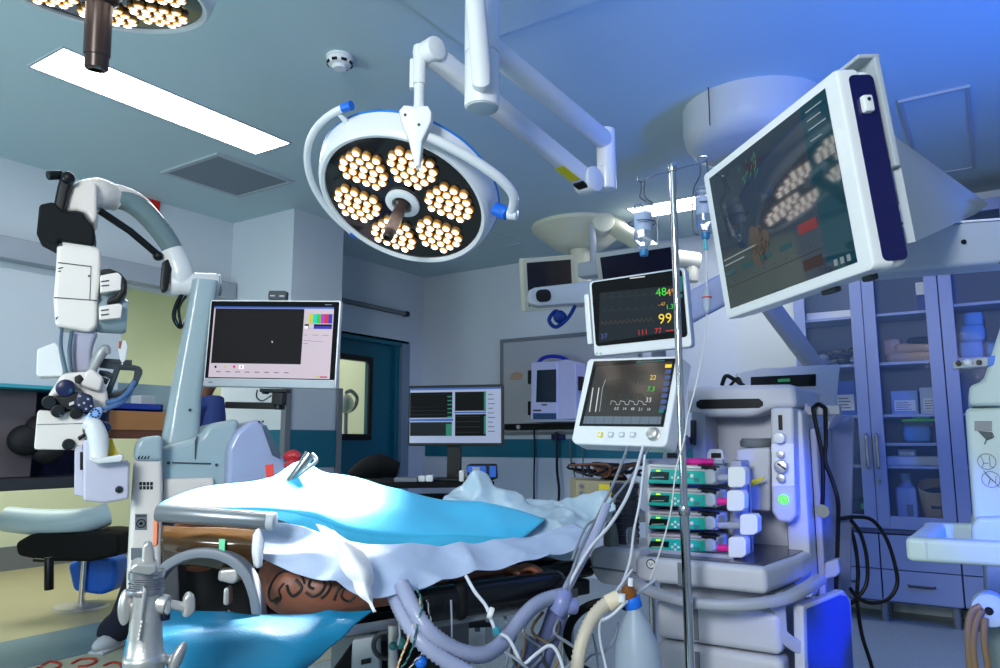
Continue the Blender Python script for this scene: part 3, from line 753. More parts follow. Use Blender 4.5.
# stand housing
m = MB(); vp(m, rnd_poly([(135, 446), (141, 437), (162, 435), (163, 490), (160, 600), (126, 598), (131, 500)], 4), D-.05, .35, .025, 3); st = m.build('stand_panel', MW, mic)
m = MB(); vp(m, rnd_poly([(134.5, 446), (141, 437), (163, 435), (163, 462), (133.5, 462)], 4), D-.06, .3, .02, 3); vp(m, rnd_poly([(158, 448), (200, 436), (208, 424), (240, 418), (236, 500), (158, 500)], 5), D+.02, .4, .03, 3); m.build('stand_top', MB_, mic)
m = MB(); vp(m, rnd_poly([(164, 479), (214, 478), (216, 512), (162, 512)], 2), D-.0, .3, .01); m.build('stand_lower_cover', MW, mic)
COWL = mat('cowl_lilac', (160, 170, 206), rough=.3, coat=.3, var=.02)
m = MB(); vp(m, rnd_poly([(226, 512), (228, 448), (236, 432), (251, 420), (262, 420), (284, 458), (289, 470), (288, 512)], 6), D-.07, .45, .05, 5); cw = m.build('stand_cowl', COWL, mic)
m = MB(); o_, Mo = outline([(262, 426), (266, 425), (281, 455), (279, 459), (272, 455)], D-.074); m.prism(o_, .006, Mo); m.build('display_panel', mat('panel_slate', (74, 86, 104), rough=.25, var=.05), cw)
m = MB()
for q in (259, 263): m.cyl(pt(q, 421.5, D-.075), pt(q, 421.5, D-.06), .004, n=10)
m.build('indicator', BLACK, cw)
m = MB(); vp(m, rnd_poly([(172, 462), (211, 463), (211, 464.4), (172, 463.4)], .6), D-.004+.02, .01, 0); vp(m, [(195, 441), (197, 436), (197.6, 436), (195.6, 459), (194.6, 459)], D+.015, .01, 0)
m.cyl(pt(168.5, 463, D+.015), pt(168.5, 463, D+.04), .006, n=12); m.cyl(pt(216.5, 465, D+.015), pt(216.5, 465, D+.04), .006, n=12)
m.build('stand_grooves', DARKG, mic)
m = MB()
rnd = random.Random(5)
for r_ in range(2):
    for k in range(4): vp(m, rnd_poly([(139.3+k*3.6, 482+r_*4.1), (142.1+k*3.6, 482+r_*4.1), (142.1+k*3.6, 485.4+r_*4.1), (139.3+k*3.6, 485.4+r_*4.1)], .8), D-.0515, .003, 0)
for k in range(4): vp(m, [(137.5+k*3.2, 458), (139.5+k*3.2, 455.5), (140.3+k*3.2, 456), (138.6+k*3.2, 459.5)], D-.0615, .003, 0)
m.build('pictogram', BLACK, st)
m = MB(); vp(m, [(131, 548), (142, 548), (142, 560), (131, 560)], D-.0515, .003, 0); m.build('rating_label', MIDG, st); m = MB(); vp(m, [(135, 514), (147, 514), (147, 530), (135, 530)], D-.0515, .003, 0); lb = m.build('rating_label', MIDG, st)
m = MB(); c = pt(141, 523.5, D-.053); m.torus(c, -FH, .014, .002, 20, 6); m.cyl(c, c+FH*.002, .006, n=12); vp(m, [(136, 515.5), (146, 515.5), (146, 516.5), (136, 516.5)], D-.0535, .002, 0); m.build('label_mark', BLACK, lb)
# optics head
DD = 2.7
m = MB(); vp(m, rnd_poly([(46, 398), (62, 373), (85, 371), (97, 374), (104, 381), (108, 395), (107, 412), (83, 408), (68, 393), (58, 396)], 3), DD, .14, .02, 3)
vp(m, rnd_poly([(84, 372), (92, 368), (104, 378), (100, 392), (86, 388), (78, 384)], 3), DD-.03, .08, .012); op = m.build('optics_body', MW, mic)
m = MB(); vp(m, rnd_poly([(37, 413), (39, 410), (60, 411), (84, 413), (87, 420), (83, 430), (86, 447), (80, 450), (35, 449.5), (34, 447)], 2), DD-.04, .16, .014, 3); lb = m.build('lower_housing', MW, mic)
m = MB(); vp(m, [(37, 424.3), (86, 423), (86, 423.7), (37, 425)], DD-.042, .003, 0); m.build('housing_seam', MIDG, lb)
m = MB()
def knob(mb, x, y, d, r, L, n=24): mb.cyl(pt(x, y, d), pt(x, y, d+L), r, n=n, bev=r*.25)
knob(m, 65.5, 388, DD-.06, .03, .07); m.m = 1; knob(m, 65.5, 388, DD-.062, .024, .01)
m.build('diopter_knob', [NAVY, mat('knob_blue', (22, 26, 66), rough=.3, var=.03)], mic)
m = MB()
vp(m, rnd_poly([(44, 400), (60, 396), (72, 392), (84, 392), (90, 398), (92, 408), (80, 412), (64, 410), (62, 415), (56, 413), (58, 408), (45, 406)], 2), DD-.05, .09, .012)
for x, y in ((49, 402), (58, 411)): knob(m, x, y, DD-.075, .022, .06)
vp(m, [(74, 377), (80, 374), (84, 379), (80, 384), (75, 383)], DD-.035, .02, .004)
knob(m, 76, 413.5, DD-.055, .02, .05); knob(m, 68.5, 444.5, DD-.06, .02, .05); vp(m, rnd_poly([(77, 437), (84, 433), (86, 436), (79, 441)], 1), DD-.05, .04, .005)
m.build('eyepiece', BLACK, mic)
m = MB(); vp(m, rnd_poly([(78, 391), (92, 395), (94, 408), (88, 412), (76, 408), (75, 399)], 2), DD-.085, .06, .008); fk = m.build('focus_block', mat('block_navy', (16, 22, 60), rough=.35, var=.05), mic)
m = MB()
for x, y in ((80, 396), (88, 399), (91, 406), (84, 403), (79, 405), (86, 409)): m.cyl(pt(x, y, DD-.087), pt(x, y, DD-.08), .004, n=8)
m.build('block_screw', LIGHTG, fk)
m = MB(); vp(m, [(69, 403), (74, 401), (74, 404), (69, 406)], DD-.057, .006, 0); m.build('scale_window', WHITE, mic)
m = MB(); vp(m, rnd_poly([(84, 418), (93, 408), (101, 406), (103, 411), (99, 419), (90, 423), (84, 422)], 2), DD-.09, .05, .008); bp = m.build('blue_plate', mat('plate_skyblue', (130, 170, 228), rough=.35, var=.03), mic)
m = MB()
for k in range(9):
    a = R(k*40); x, y = 95+4.2*math.cos(a), 413.5+4*math.sin(a); m.cyl(pt(x, y, DD-.0915), pt(x, y, DD-.085), .0035, n=8)
m.build('dial_hole', BLACK, bp)
m = MB(); m.tube([pt(84, 422, DD-.08), pt(93, 426, DD-.08), pt(98, 438, DD-.08), pt(99, 452, DD-.08), pt(98, 460, DD-.08)], [.02, .03, .032, .028, .026], 16, sm=6); vp(m, rnd_poly([(89, 457), (97, 459), (122, 454), (124, 458), (121, 462), (98, 464), (90, 461)], 2), DD-.13, .13, .01); m.build('hand_grip', WHITE, mic)
m = MB(); vp(m, rnd_poly([(97, 419), (110, 423), (112, 428), (104, 437), (100, 430)], 2), DD-.04, .06, .01); m.build('grip_block', NAVY, mic)
m = MB(); vp(m, rnd_poly([(74.5, 447), (83, 444), (84, 497), (74, 495)], 1), DD-.05, .13, .006); vp(m, rnd_poly([(83, 440), (97, 437), (104, 462), (130, 461), (129, 499), (104, 503.5), (83, 501)], 2), DD-.08, .17, .01); bx = m.build('lower_box', mat('lilac_white', (196, 194, 212), rough=.45, var=.02), mic)
m = MB(); vp(m, [(80, 452), (83.6, 452), (83.6, 470), (80, 470)], DD-.052, .004, 0); knob(m, 119, 489.5, DD-.088, .012, .02); m.build('lock_knob', BLACK, bx)
m = MB(); vp(m, [(105, 441), (112, 438), (118, 455), (105, 457)], DD-.05, .02, .003); m.build('yellow_label', mat('label_ochre', (190, 160, 30), rough=.5, var=.03), mic)
m = MB(); a, b_ = pt(92, 372, DD-.0), pt(104, 353, DD+.05); m.tube([pt(90, 374, DD), pt(96, 362, DD+.02), pt(102, 352, DD+.03), pt(106, 349, DD+.03), pt(107, 354, DD+.03)], [.014, .018, .02, .016, .012], 14, sm=5); m.build('ocular_tube', SATIN, mic)
m = MB(); vp(m, rnd_poly([(119, 341), (126, 340), (128, 346), (126, 359), (122, 366), (119, 356), (118, 346)], 2), DD+.05, .02, .005); m.m = 1; vp(m, [(119, 341), (122, 341), (120.5, 349), (118.3, 348)], DD+.048, .006, 0); m.build('ocular_lever', [WHITE, mat('lever_red', (150, 60, 40), rough=.4, var=.03)], mic)
m = MB()
for P in ([(100, 365), (120, 367), (138, 369), (137, 378), (126, 392), (108, 396)], [(138, 368), (135, 383), (124, 393)], [(118, 367), (110, 388), (106, 396)], [(100, 361), (114, 362), (132, 363)], [(99, 373), (107, 374), (112, 377)], [(98, 378), (108, 382)]):
    m.tube([pt(x, y, DD+.06) for x, y in P], .011, 8, sm=4)
m.build('support_frame', DARKG, mic)
m = MB(); m.tube([pt(106, 403, DD-.04), pt(118, 400, DD-.03), pt(128, 392, DD), pt(134, 382, DD+.03)], .009, 8, sm=6); m.tube([pt(103, 409, DD-.05), pt(116, 405, DD-.04), pt(127, 398, DD), pt(132, 388, DD+.02)], .008, 8, sm=6); m.build('cable_pair', mat('cable_steelblue', (84, 118, 166), rough=.4, var=.03), mic)
# hanging white cover left of the head
m = MB(); vp(m, rnd_poly([(37, 349), (55, 342), (59, 346), (64, 372), (62, 376), (38, 377), (36, 374)], 3), DD+.05, .1, .03, 4); m.build('lens_cover', WHITE, mic)
face()
# ------------------------------------------------------------------ monitor on the microscope
M = basis(V((-2.37, 1.963, .383+1.21)), V((.889, .458, -.027)), V((0, .02, 1)))
mon = thing('wide_monitor', 'wide monitor with colour bars and a black video picture, beside the microscope', 'monitor', M)
W2, H2 = .545, .352
m = MB(); m.T = M; m.prism(rrect(W2, H2, .008, 4), .028, T=Matrix.Translation((0, 0, -.014)), bev=.005); m.build('back_shell', WHITE, mon)
m = MB(); m.T = M; m.rect(-.266, -.142, .266, .17, z=.0006); m.build('front_glass', GLASSY, mon, flat=True)
m = MB(); m.T = M; m.box((0, -.159, .001), (.535, .03, .006), .002); m.build('chin', LIGHTG, mon)
UI = glow('ui_pinkish', (214, 200, 214), .85)
m = MB(); m.T = M; z = .0012
X0, X1, Y0, Y1 = -.252, .246, -.138, .147
m.m = 0; m.rect(X0, Y0, X1, Y1, z=z)
m.m = 1; m.rect(X0, Y1-.006, X1, Y1+.001, z=z+.0003)
m.m = 2; m.rect(X0+.006, -.082, .125, Y1-.007, z=z+.0003)
barc = [(200, 200, 200), (205, 205, 30), (30, 205, 205), (30, 200, 40), (190, 40, 190), (200, 20, 60), (40, 30, 180)]
m.m = 3; w = .112/7
for k, c in enumerate(barc):
    m.m = 3+k; m.rect(.130+k*w, .082, .130+(k+1)*w, .120, z=z+.0003)
m.m = 2; m.rect(.130, .060, .242, .079, z=z+.0003)
m.m = 10; m.rect(.130, .0605, .145, .0715, z=z+.0006); m.m = 0; m.rect(.147, .0605, .168, .0785, z=z+.0006); m.m = 9; m.rect(.17, .0605, .242, .071, z=z+.0006)
m.m = 11
for q in ((.13, .034, .145, .036), (.165, .034, .19, .036), (.205, .034, .23, .036), (.13, .012, .16, .014), (.13, -.0, .15, .002), (.16, .009, .21, .0105)): m.rect(*q, z=z+.0003)
for k in range(8): m.rect(X0+.03+k*.04, -.118, X0+.05+k*.04, -.114, z=z+.0003)
m.m = 2; m.cyl((-.225, -.097, z), (-.225, -.097, z+.0006), .005, n=10); m.m = 8; m.cyl((-.148, -.095, z), (-.148, -.095, z+.0006), .005, n=10); m.m = 4; m.cyl((-.185, -.096, z), (-.185, -.096, z+.0006), .004, n=10)
m.m = 10; m.rect(-.128, -.104, -.107, -.088, z=z+.0004); m.m = 2; m.rect(-.12, -.1, -.116, -.092, z=z+.0007)
m.m = 8; m.rect(.205, -.133, .236, -.128, z=z+.0003); m.m = 4; m.rect(.188, -.133, .203, -.128, z=z+.0003)
m.m = 10; m.flat([(.0, .012), (.0, .002), (.003, .004), (.006, .003)], z=z+.0007)
m.build('screen', [UI, glow('ui_blue', (60, 110, 220), .8), mat('video_black', (28, 23, 24), rough=.07, var=.15, scale=3, emit=.03, ecol=(60, 45, 45))]+[glow('bar%d' % k, c, .9) for k, c in enumerate(barc)]+[glow('ui_white', (250, 248, 250), 1), glow('ui_greytext', (150, 140, 155), .6)], mon, flat=True)
m = MB(); m.T = M; m.rect(.207, .1565, .236, .1595, z=.0012); m.build('brand_mark', MIDG, mon, flat=True)
m = MB(); m.T = M
for k in range(4): m.rect(-.248+k*.0045, -.161, -.2445+k*.0045, -.157, z=.0045)
m.build('chin_mark', DARKG, mon, flat=True)
m = MB(); m.T = M; m.box((.02, -.187, -.02), (.11, .014, .05), .003); m.box((.035, -.213, -.03), (.045, .06, .05), .004); m.cyl((.035, -.22, -.03), (.035, -.26, -.03), .017, n=18); m.box((-.07, -.245, -.045), (.24, .026, .03), .004); m.box((-.02, -.19, -.02), (.02, .02, .03), .003)
mt_ = m.build('mount_arm', BLACK, mon)
m = MB(); m.T = M; m.tube([(-.05, -.185, -.01), (-.045, -.215, 0), (-.02, -.228, 0), (.01, -.205, -.01)], .003, 6, sm=5); m.build('mount_cable', BLACK, mt_)
Mw = M @ Matrix.Translation((.008, H2/2+.0, -.01))
wc = thing('webcam', 'small black box sitting on top of the wide monitor', 'webcam', Mw)
m = MB(); m.T = Mw @ Matrix.Translation((0, .019, 0)); m.plate(.074, .038, .03, .008, bev=.003); m.build('body', DARKG, wc)
m = MB(); m.T = Mw @ Matrix.Translation((0, .016, .0155)); m.rect(-.028, -.002, -.008, .003); m.rect(.01, -.003, .03, .002); m.build('marking', LIGHTG, wc, flat=True)
# ------------------------------------------------------------------ operating table, patient and drapes
def rowpx(*q): return [pt(*p) for p in q]
CYAN = mat('cyan_drape', (72, 188, 232), rough=.55, var=.05, scale=4, bump=.12, bscale=300)
LILAC = mat('pale_lilac_drape', (178, 196, 226), rough=.5, var=.04, scale=5, trans=.12, bump=.1, bscale=120)
FILM = mat('clear_crumpled_sheet', (190, 215, 232), rough=.28, var=.05, scale=6, trans=.25, bump=.2, bscale=60)
WCLOTH = mat('white_drape_cloth', (236, 236, 240), rough=.6, var=.03, bump=.1, bscale=200)
a = MB()
a.sheet([rowpx((162, 520, 2.0), (230, 510, 2.1), (290, 502, 2.2), (302, 496, 2.22), (350, 500, 2.3), (420, 512, 2.45), (480, 520, 2.5), (546, 526, 2.45)),
         rowpx((160, 504, 1.88), (205, 489, 1.92), (270, 480, 1.98), (301, 463, 2.0), (324, 474, 2.02), (355, 479, 2.08), (400, 491, 2.15), (440, 499, 2.2), (500, 506, 2.25), (545, 521, 2.28)),
         rowpx((159, 505, 1.8), (215, 496, 1.83), (270, 490, 1.87), (302, 478, 1.9), (330, 490, 1.92), (370, 500, 1.96), (420, 513, 2.02), (480, 520, 2.1), (543, 522, 2.18)),
         rowpx((159, 506, 1.74), (215, 505, 1.76), (270, 505, 1.785), (310, 509, 1.80), (350, 523, 1.83), (400, 530, 1.91), (460, 531, 1.99), (524, 538, 2.1)),
         rowpx((158, 508, 1.73), (215, 509, 1.752), (270, 511, 1.777), (308, 517, 1.79), (349, 533, 1.82), (400, 539, 1.9), (460, 538, 1.98), (522, 541, 2.095)),
         rowpx((158, 511, 1.73), (215, 514, 1.752), (271, 518, 1.776), (305, 530, 1.788), (345, 547, 1.818), (400, 551, 1.898), (460, 548, 1.978), (520, 546, 2.09))], 70, 8, wr=.006, ws=7)
single('surgical_drape', a, [CYAN], 'cyan surgical drape tented over the table, bright white under the lamp', 'drape', solid=.0015, ang=80)
b = MB()
b.sheet([rowpx((262, 521, 1.76), (300, 527, 1.765), (345, 543, 1.79), (400, 547, 1.87), (470, 544, 1.97), (530, 538, 2.1), (575, 525, 2.2)),
         rowpx((259, 540, 1.735), (300, 548, 1.73), (345, 566, 1.725), (405, 566, 1.79), (470, 560, 1.91), (530, 549, 2.06), (585, 535, 2.17)),
         rowpx((257, 557, 1.72), (292, 571, 1.695), (335, 584, 1.68), (375, 600, 1.69), (430, 586, 1.775), (500, 567, 1.91), (560, 557, 2.05), (592, 545, 2.14))], 90, 16, wr=.014, ws=12, seed=4)
single('under_drape', b, [LILAC], 'pale translucent drape hanging below the cyan one over the patient', 'drape', solid=.0012, ang=80)
c = MB()
c.sheet([rowpx((316, 524, 1.73), (330, 548, 1.69), (344, 572, 1.65), (359, 595, 1.63), (375, 613, 1.62)),
         rowpx((328, 527, 1.715), (346, 549, 1.66), (358, 571, 1.63), (367, 594, 1.62), (375, 612, 1.62)),
         rowpx((336, 530, 1.73), (355, 549, 1.685), (368, 570, 1.65), (372, 592, 1.635), (376, 612, 1.63)),
         rowpx((345, 537, 1.75), (366, 556, 1.71), (374, 575, 1.68), (374, 594, 1.65), (376, 612, 1.64))], 40, 8, wr=.009, ws=18)
single('drape_fold', c, [WCLOTH], 'white cloth tail hanging to a point in front of the tattooed shoulder', 'drape', solid=.0015, ang=80)
d = MB()
d.sheet([rowpx((440, 520, 2.5), (480, 500, 2.52), (515, 512, 2.55), (560, 520, 2.6), (612, 512, 2.6)),
         rowpx((448, 507, 2.34), (482, 477, 2.4), (512, 499, 2.43), (556, 508, 2.46), (608, 497, 2.46)),
         rowpx((480, 512, 2.3), (515, 514, 2.3), (545, 520, 2.3), (580, 520, 2.33), (616, 511, 2.35)),
         rowpx((515, 535, 2.16), (545, 538, 2.16), (568, 540, 2.18), (590, 532, 2.22), (610, 520, 2.27)),
         rowpx((528, 556, 2.11), (550, 558, 2.11), (568, 561, 2.12), (586, 552, 2.16), (603, 530, 2.22))], 90, 18, wr=.034, ws=13, seed=9)
single('crumpled_sheet', d, [FILM], 'pale crumpled sheet at the right end of the table by the tubes', 'sheet', solid=.0012, ang=80)
# pen-like steel clip pinching the drape peak
t = thing('towel_clip', 'steel clip standing on the peak of the cyan drape', 'clip', pt(297, 476, 1.95))
m = MB(); m.tube([pt(289, 481, 1.9), pt(297, 472, 1.9), pt(310, 454, 1.91)], [.009, .011, .014], 12); m.build('jaw', STEEL, t)
m = MB(); m.tube([pt(293, 480, 1.9), pt(304, 471, 1.9), pt(316, 461, 1.91), pt(311, 454, 1.91)], [.004, .005, .006, .006], 10, sm=4); m.build('lever', SATIN, t)
# patient
SKIN = mat('patient_skin', (122, 72, 52), rough=.45, var=.12, scale=14, sub=.05, bump=.05, bscale=120)
pb = MB()
def lring(c, ax, ru, rv, n=18):
    ax = V(ax).normalized(); s_ = ax.cross(V((0, 0, 1))).normalized(); u_ = s_.cross(ax)
    return [V(c)+s_*(ru*math.cos(2*math.pi*k/n))+u_*(rv*math.sin(2*math.pi*k/n)) for k in range(n)]
def limb(mb, pts, radii, n=18):
    P = spline([V(p) for p in pts], 6); Q = []
    N = len(P)
    for i, p in enumerate(P):
        ax = (P[min(i+1, N-1)]-P[max(i-1, 0)]); q = i/(N-1)*(len(radii)-1); j = min(int(q), len(radii)-2); f = q-j
        ru = radii[j][0]*(1-f)+radii[j+1][0]*f; rv = radii[j][1]*(1-f)+radii[j+1][1]*f
        Q.append(lring(p, ax, ru, rv, n))
    mb.loft(Q)
sh = pt(318, 586, 1.80)
limb(pb, [pt(240, 548, 1.97), pt(290, 552, 2.0), pt(350, 548, 2.08), pt(430, 543, 2.2), pt(500, 540, 2.4), pt(548, 534, 2.62)], [(.05, .055), (.1, .075), (.14, .085), (.14, .08), (.13, .075), (.09, .06)])
limb(pb, [pt(300, 571, 1.93), pt(290, 580, 1.83), pt(325, 588, 1.79), pt(375, 587, 1.82), pt(430, 581, 1.9), pt(480, 573, 1.99), pt(502, 570, 2.03)], [(.07, .066), (.075, .07), (.07, .062), (.052, .046), (.044, .038), (.032, .028), (.026, .018)])
pb.ell(pt(294, 586, 1.80), (.075, .07, .066))
pb.ell(pt(318, 588, 1.785), (.06, .06, .058))
pb.ell(pt(207, 541, 1.90), (.085, .1, .075)); limb(pb, [pt(225, 545, 1.91), pt(262, 556, 1.93)], [(.055, .055), (.065, .06)])
# hand on the arm board
hb = pt(507, 569, 2.04)
pb.ell(hb, (.045, .03, .018), n=14, m=8)
for k in range(4):
    st_ = hb+RH*.03+FH*(-.026+.017*k); L_ = (.055, .066, .062, .046)[k]
    pb.tube([st_, st_+RH*L_*.55+V((0, 0, .006)), st_+RH*L_*.9-V((0, 0, .006)), st_+RH*L_-V((0, 0, .016))], [.0088, .0085, .0078, .0068], 8, sm=3)
pb.tube([hb-RH*.015-FH*.025, hb+RH*.01-FH*.045+V((0, 0, .002)), hb+RH*.035-FH*.05-V((0, 0, .004))], [.011, .0095, .008], 8, sm=3)
pat = pb.build('person', SKIN, None, loc=pt(320, 600, 1.9), ang=80)
md = pat.modifiers.new('skin_surface', 'REMESH'); md.mode = 'VOXEL'; md.voxel_size = .005; md.use_smooth_shade = True
md = pat.modifiers.new('even', 'SMOOTH'); md.iterations = 4; md.factor = .5
tag(pat, 'patient lying under the drapes, bare brown shoulder with dark tattoo showing', 'person')
bpy.context.view_layer.update()
bv = BVHTree.FromObject(pat, bpy.context.evaluated_depsgraph_get())
PL = WM[pat.name].inverted()
def on_body(x, y):
    r = ray(x, y).normalized(); loc, nrm, _, _ = bv.ray_cast(PL @ EYE, r)
    return (pat.matrix_world @ loc)+nrm*.0006 if loc else None
ta = MB()
strokes = [([(279, 597), (272, 601), (269, 594), (272, 583), (279, 574), (290, 571), (301, 575), (305, 584)], 1.3), ([(284, 583), (279, 590), (281, 598), (276, 603)], 1.2),
           ([(296, 580), (302, 588), (294, 596), (289, 592), (287, 585)], 1.5), ([(306, 592), (313, 596), (321, 592), (325, 584), (320, 577), (312, 579), (309, 586), (314, 589)], 1.5),
           ([(321, 598), (327, 593), (331, 585), (329, 578)], 1.3), ([(334, 600), (338, 590), (345, 585), (341, 596), (348, 601), (355, 596)], 1.3), ([(284, 603), (288, 601)], 1.8), ([(281, 609), (284, 607)], 1.6), ([(330, 602), (337, 604)], 1.2)]
for P, w_ in strokes:
    Q = [on_body(x, y) for x, y in spline(P, 5)]; run = []
    for q in Q:
        if q is not None: run.append(q)
        elif len(run) > 2: ta.tube(run, .0024*w_, 6); run = []
        else: run = []
    if len(run) > 2: ta.tube(run, .0024*w_, 6)
if ta.v: ta.build('tattoo', mat('tattoo_ink', (24, 18, 18), rough=.6, var=.03), pat)
# operating table
PAD = mat('black_vinyl_pad', (10, 11, 16), rough=.25, spec=.35, coat=.15, var=.05, bump=.25, bscale=25)
tb = thing('operating_table', 'operating table with black padded arm board, half hidden by drapes and hoses', 'operating table', V((pt(430, 640, 2.2).x, pt(430, 640, 2.2).y, 0)))
# long pad under the patient
p0, p1 = pt(200, 590, 2.0), pt(560, 556, 2.75); d_ = p1-p0; d_.z = 0; Mt = basis(V((p0.x, p0.y, .80)), d_, V((0, 0, 1)).cross(d_))
m = MB(); m.T = Mt; m.box((d_.length/2, .05, -.01), (d_.length, .5, .07), .03, seg=3); m.build('mattress', PAD, tb)
m = MB(); m.T = Mt; m.box((d_.length/2, .05, -.075), (d_.length*.96, .46, .05), .008); m.build('table_top', DARKG, tb)
m = MB(); m.T = Mt; m.box((d_.length*.5, .05, -.35), (.34, .3, .52), .03); m.box((d_.length*.5, .05, -.72), (.9, .5, .16), .05); m.build('pedestal', MIDG, tb)
for sgn in (-1, 1):
    m = MB(); m.T = Mt; m.box((d_.length*.5, .05+sgn*.27, -.075), (d_.length*.8, .012, .03), .003); m.build('side_rail', STEEL, tb)
# arm board
q0, q1 = pt(412, 601, 1.80), pt(563, 593, 2.06); d_ = q1-q0; zc = (q0.z+q1.z)/2; d_.z = 0
Ma = basis(V((q0.x, q0.y, zc)), d_, V((0, 0, 1)).cross(d_))
m = MB(); m.T = Ma; L_ = d_.length; m.box((L_/2, .05, .005), (L_, .17, .08), .03, seg=4); ab = m.build('arm_board', PAD, tb)
m = MB(); m.T = Ma; m.box((.12, .05, .005), (.036, .176, .086), .03, seg=4); m.build('strap', BLACKM, ab)
m = MB(); m.T = Ma; m.box((L_*.45, .05, -.04), (L_*.8, .12, .02), .005); m.build('board_plate', MIDG, ab)
# head section: dark shell under the bar, grey arch, metal block
m = MB(); vp(m, [(163, 545), (256, 548), (256, 625), (160, 622)], 1.86, .12, .02); hs_ = m.build('head_section', BLACKM, tb)
m = MB(); vp(m, [(163, 572), (178, 560), (180, 612), (160, 612)], 1.78, .05, .008); m.build('hinge_plate', DARKG, hs_)
m = MB(); vp(m, [(218, 569), (240, 567), (239, 580), (233, 585), (216, 581)], 1.70, .05, .012); m.build('metal_block', SATIN, hs_); m = MB(); vp(m, [(223, 588), (229, 587), (229, 606), (222, 606)], 1.74, .03, .008); m.build('metal_pin', SATIN, hs_)
arch = MB()
ap = [(147, 612), (152, 590), (165, 569), (185, 556), (207, 552), (230, 557), (247, 572), (256, 593), (260, 618)]
P = spline([pt(x, y, 1.66) for x, y in ap], 5)
Q = []
for i, p in enumerate(P):
    ax = (P[min(i+1, len(P)-1)]-P[max(i-1, 0)]).normalized(); nn = ax.cross(FH).normalized(); w2 = .0125
    Q.append([p+FH*a_*.5+nn*b_ for a_, b_ in rrect(.09, w2*1.6, .007, 2)])
arch.loft(Q); arch.build('head_arch', mat('arch_grey', (118, 124, 134), rough=.35, var=.04), tb)
# grey roll bar on the front edge of the drape
t = thing('drape_bar', 'grey round bar along the front edge of the cyan drape', 'bar', pt(216, 520, 1.7))
m = MB(); m.cyl(pt(157, 512.5, 1.68), pt(268, 521, 1.68), .0195, n=28, bev=.004); m.build('rod', mat('bar_grey', (128, 134, 140), rough=.32, metal=.5, var=.04), t)
m = MB(); m.cyl(pt(267, 521, 1.68), pt(276, 521.6, 1.68), .0205, n=28, bev=.005); m.build('end_cap', LIGHTG, t)
m = MB(); vp(m, [(153, 511), (158, 508), (157, 545), (152, 548)], 1.72, .01, .003); m.build('orange_tab', mat('tab_orange', (226, 130, 96), rough=.5, var=.03), t)
# brown film hanging below it
f = MB()
f.sheet([rowpx((161, 524, 1.70), (200, 526, 1.70), (258, 530, 1.71)), rowpx((160, 542, 1.67), (200, 544, 1.66), (258, 548, 1.67)), rowpx((163, 562, 1.72), (205, 566, 1.72), (256, 580, 1.74))], 30, 10, wr=.006, ws=8, seed=2)
t = single('incision_film', f, [mat('amber_film', (66, 46, 24), rough=.16, var=.15, scale=5, coat=.2, bump=.1, bscale=12)], 'glossy brown film hanging under the grey bar', 'film', solid=.001, ang=80)
m = MB(); vp(m, [(219, 539), (225, 539), (224.5, 553), (219, 553)], 1.652, .002, 0); m.build('green_tab', mat('tab_green', (110, 210, 160), rough=.5, var=.03), t)
m = MB(); m.sheet([rowpx((253, 535, 1.66), (259, 528, 1.65), (264, 540, 1.66)), rowpx((252, 552, 1.66), (257, 550, 1.65), (263, 552, 1.66)), rowpx((254, 566, 1.67), (258, 568, 1.66), (262, 566, 1.67))], 10, 4)
single('drape_corner', m, [WCLOTH], 'small pale turned-up drape corner beside the brown film', 'drape', solid=.0015, ang=80)
e = MB()
e.sheet([rowpx((138, 606, 1.60), (175, 612, 1.62), (220, 611, 1.63), (262, 614, 1.64), (320, 616, 1.66), (374, 609, 1.70)),
         rowpx((130, 632, 1.50), (175, 630, 1.51), (220, 632, 1.53), (270, 634, 1.56), (320, 632, 1.6), (352, 628, 1.64)),
         rowpx((124, 655, 1.45), (175, 655, 1.46), (220, 657, 1.49), (260, 655, 1.52), (300, 652, 1.56), (325, 648, 1.6)),
         rowpx((118, 690, 1.42), (175, 695, 1.43), (220, 695, 1.45), (250, 690, 1.48), (280, 685, 1.52), (297, 675, 1.56))], 50, 9, wr=.012, ws=8, seed=6)
single('lower_drape', e, [mat('blue_drape', (16, 118, 158), rough=.5, var=.06, scale=4, bump=.12, bscale=250)], 'blue drape spread below the grey arch and behind the steel clamp', 'drape', solid=.0015, ang=80)
# ------------------------------------------------------------------ steel rail clamp in front
DC = 1.28
face(150)
def L3(mb, prof, x0, y0, x1, y1, d0=DC, d1=None, n=28): mb.lathe(prof, pt(x0, y0, d0), pt(x1, y1, d1 or d0), n)
cl = thing('table_clamp', 'cast metal clamp with wing knobs in the front left corner', 'clamp', pt(146, 700, DC))
px1 = DC/FOC
m = MB(); a_, b_ = pt(142, 720, DC), pt(148, 577, DC); L_ = (b_-a_).length
m.lathe([(.001, 0), (.031, 0), (.031, .088), (.033, .09), (.033, .098), (.031, .1), (.028, .104), (.026, .13), (.0235, .2), (.024, .225), (.026, .235), (.026, L_), (.001, L_)], a_, b_, 32); bd_ = m.build('clamp_body', SATIN, cl, ang=45)
m = MB(); vp(m, [(137, 640), (143, 585), (148, 590), (144, 612), (141, 642)], DC-.028, .02, .004); m.build('rib', SATIN, bd_)
m = MB()
for k in range(5): q = pt(141.6-k*.75, 622+k*4.2, DC-.0295); m.box((q.x, q.y, q.z), (.004, .003, .0042), .001)
m.build('raised_lettering', mat('lettering_pale', (220, 215, 205), rough=.5, var=.02), bd_)
m = MB()
for k in range(9): m.cyl(pt(146.5, 590-k*2.2, DC), pt(146.6, 588.6-k*2.2, DC), .0275 if k % 2 else .0262, n=28)
m.cyl(pt(146, 577, DC), pt(146.3, 571, DC), .027, n=28); m.cyl(pt(146, 594, DC), pt(146.3, 588, DC), .028, n=28, bev=.002); m.build('thread_collar', mat('collar_grey', (140, 142, 150), rough=.4, metal=.8, var=.05), cl)
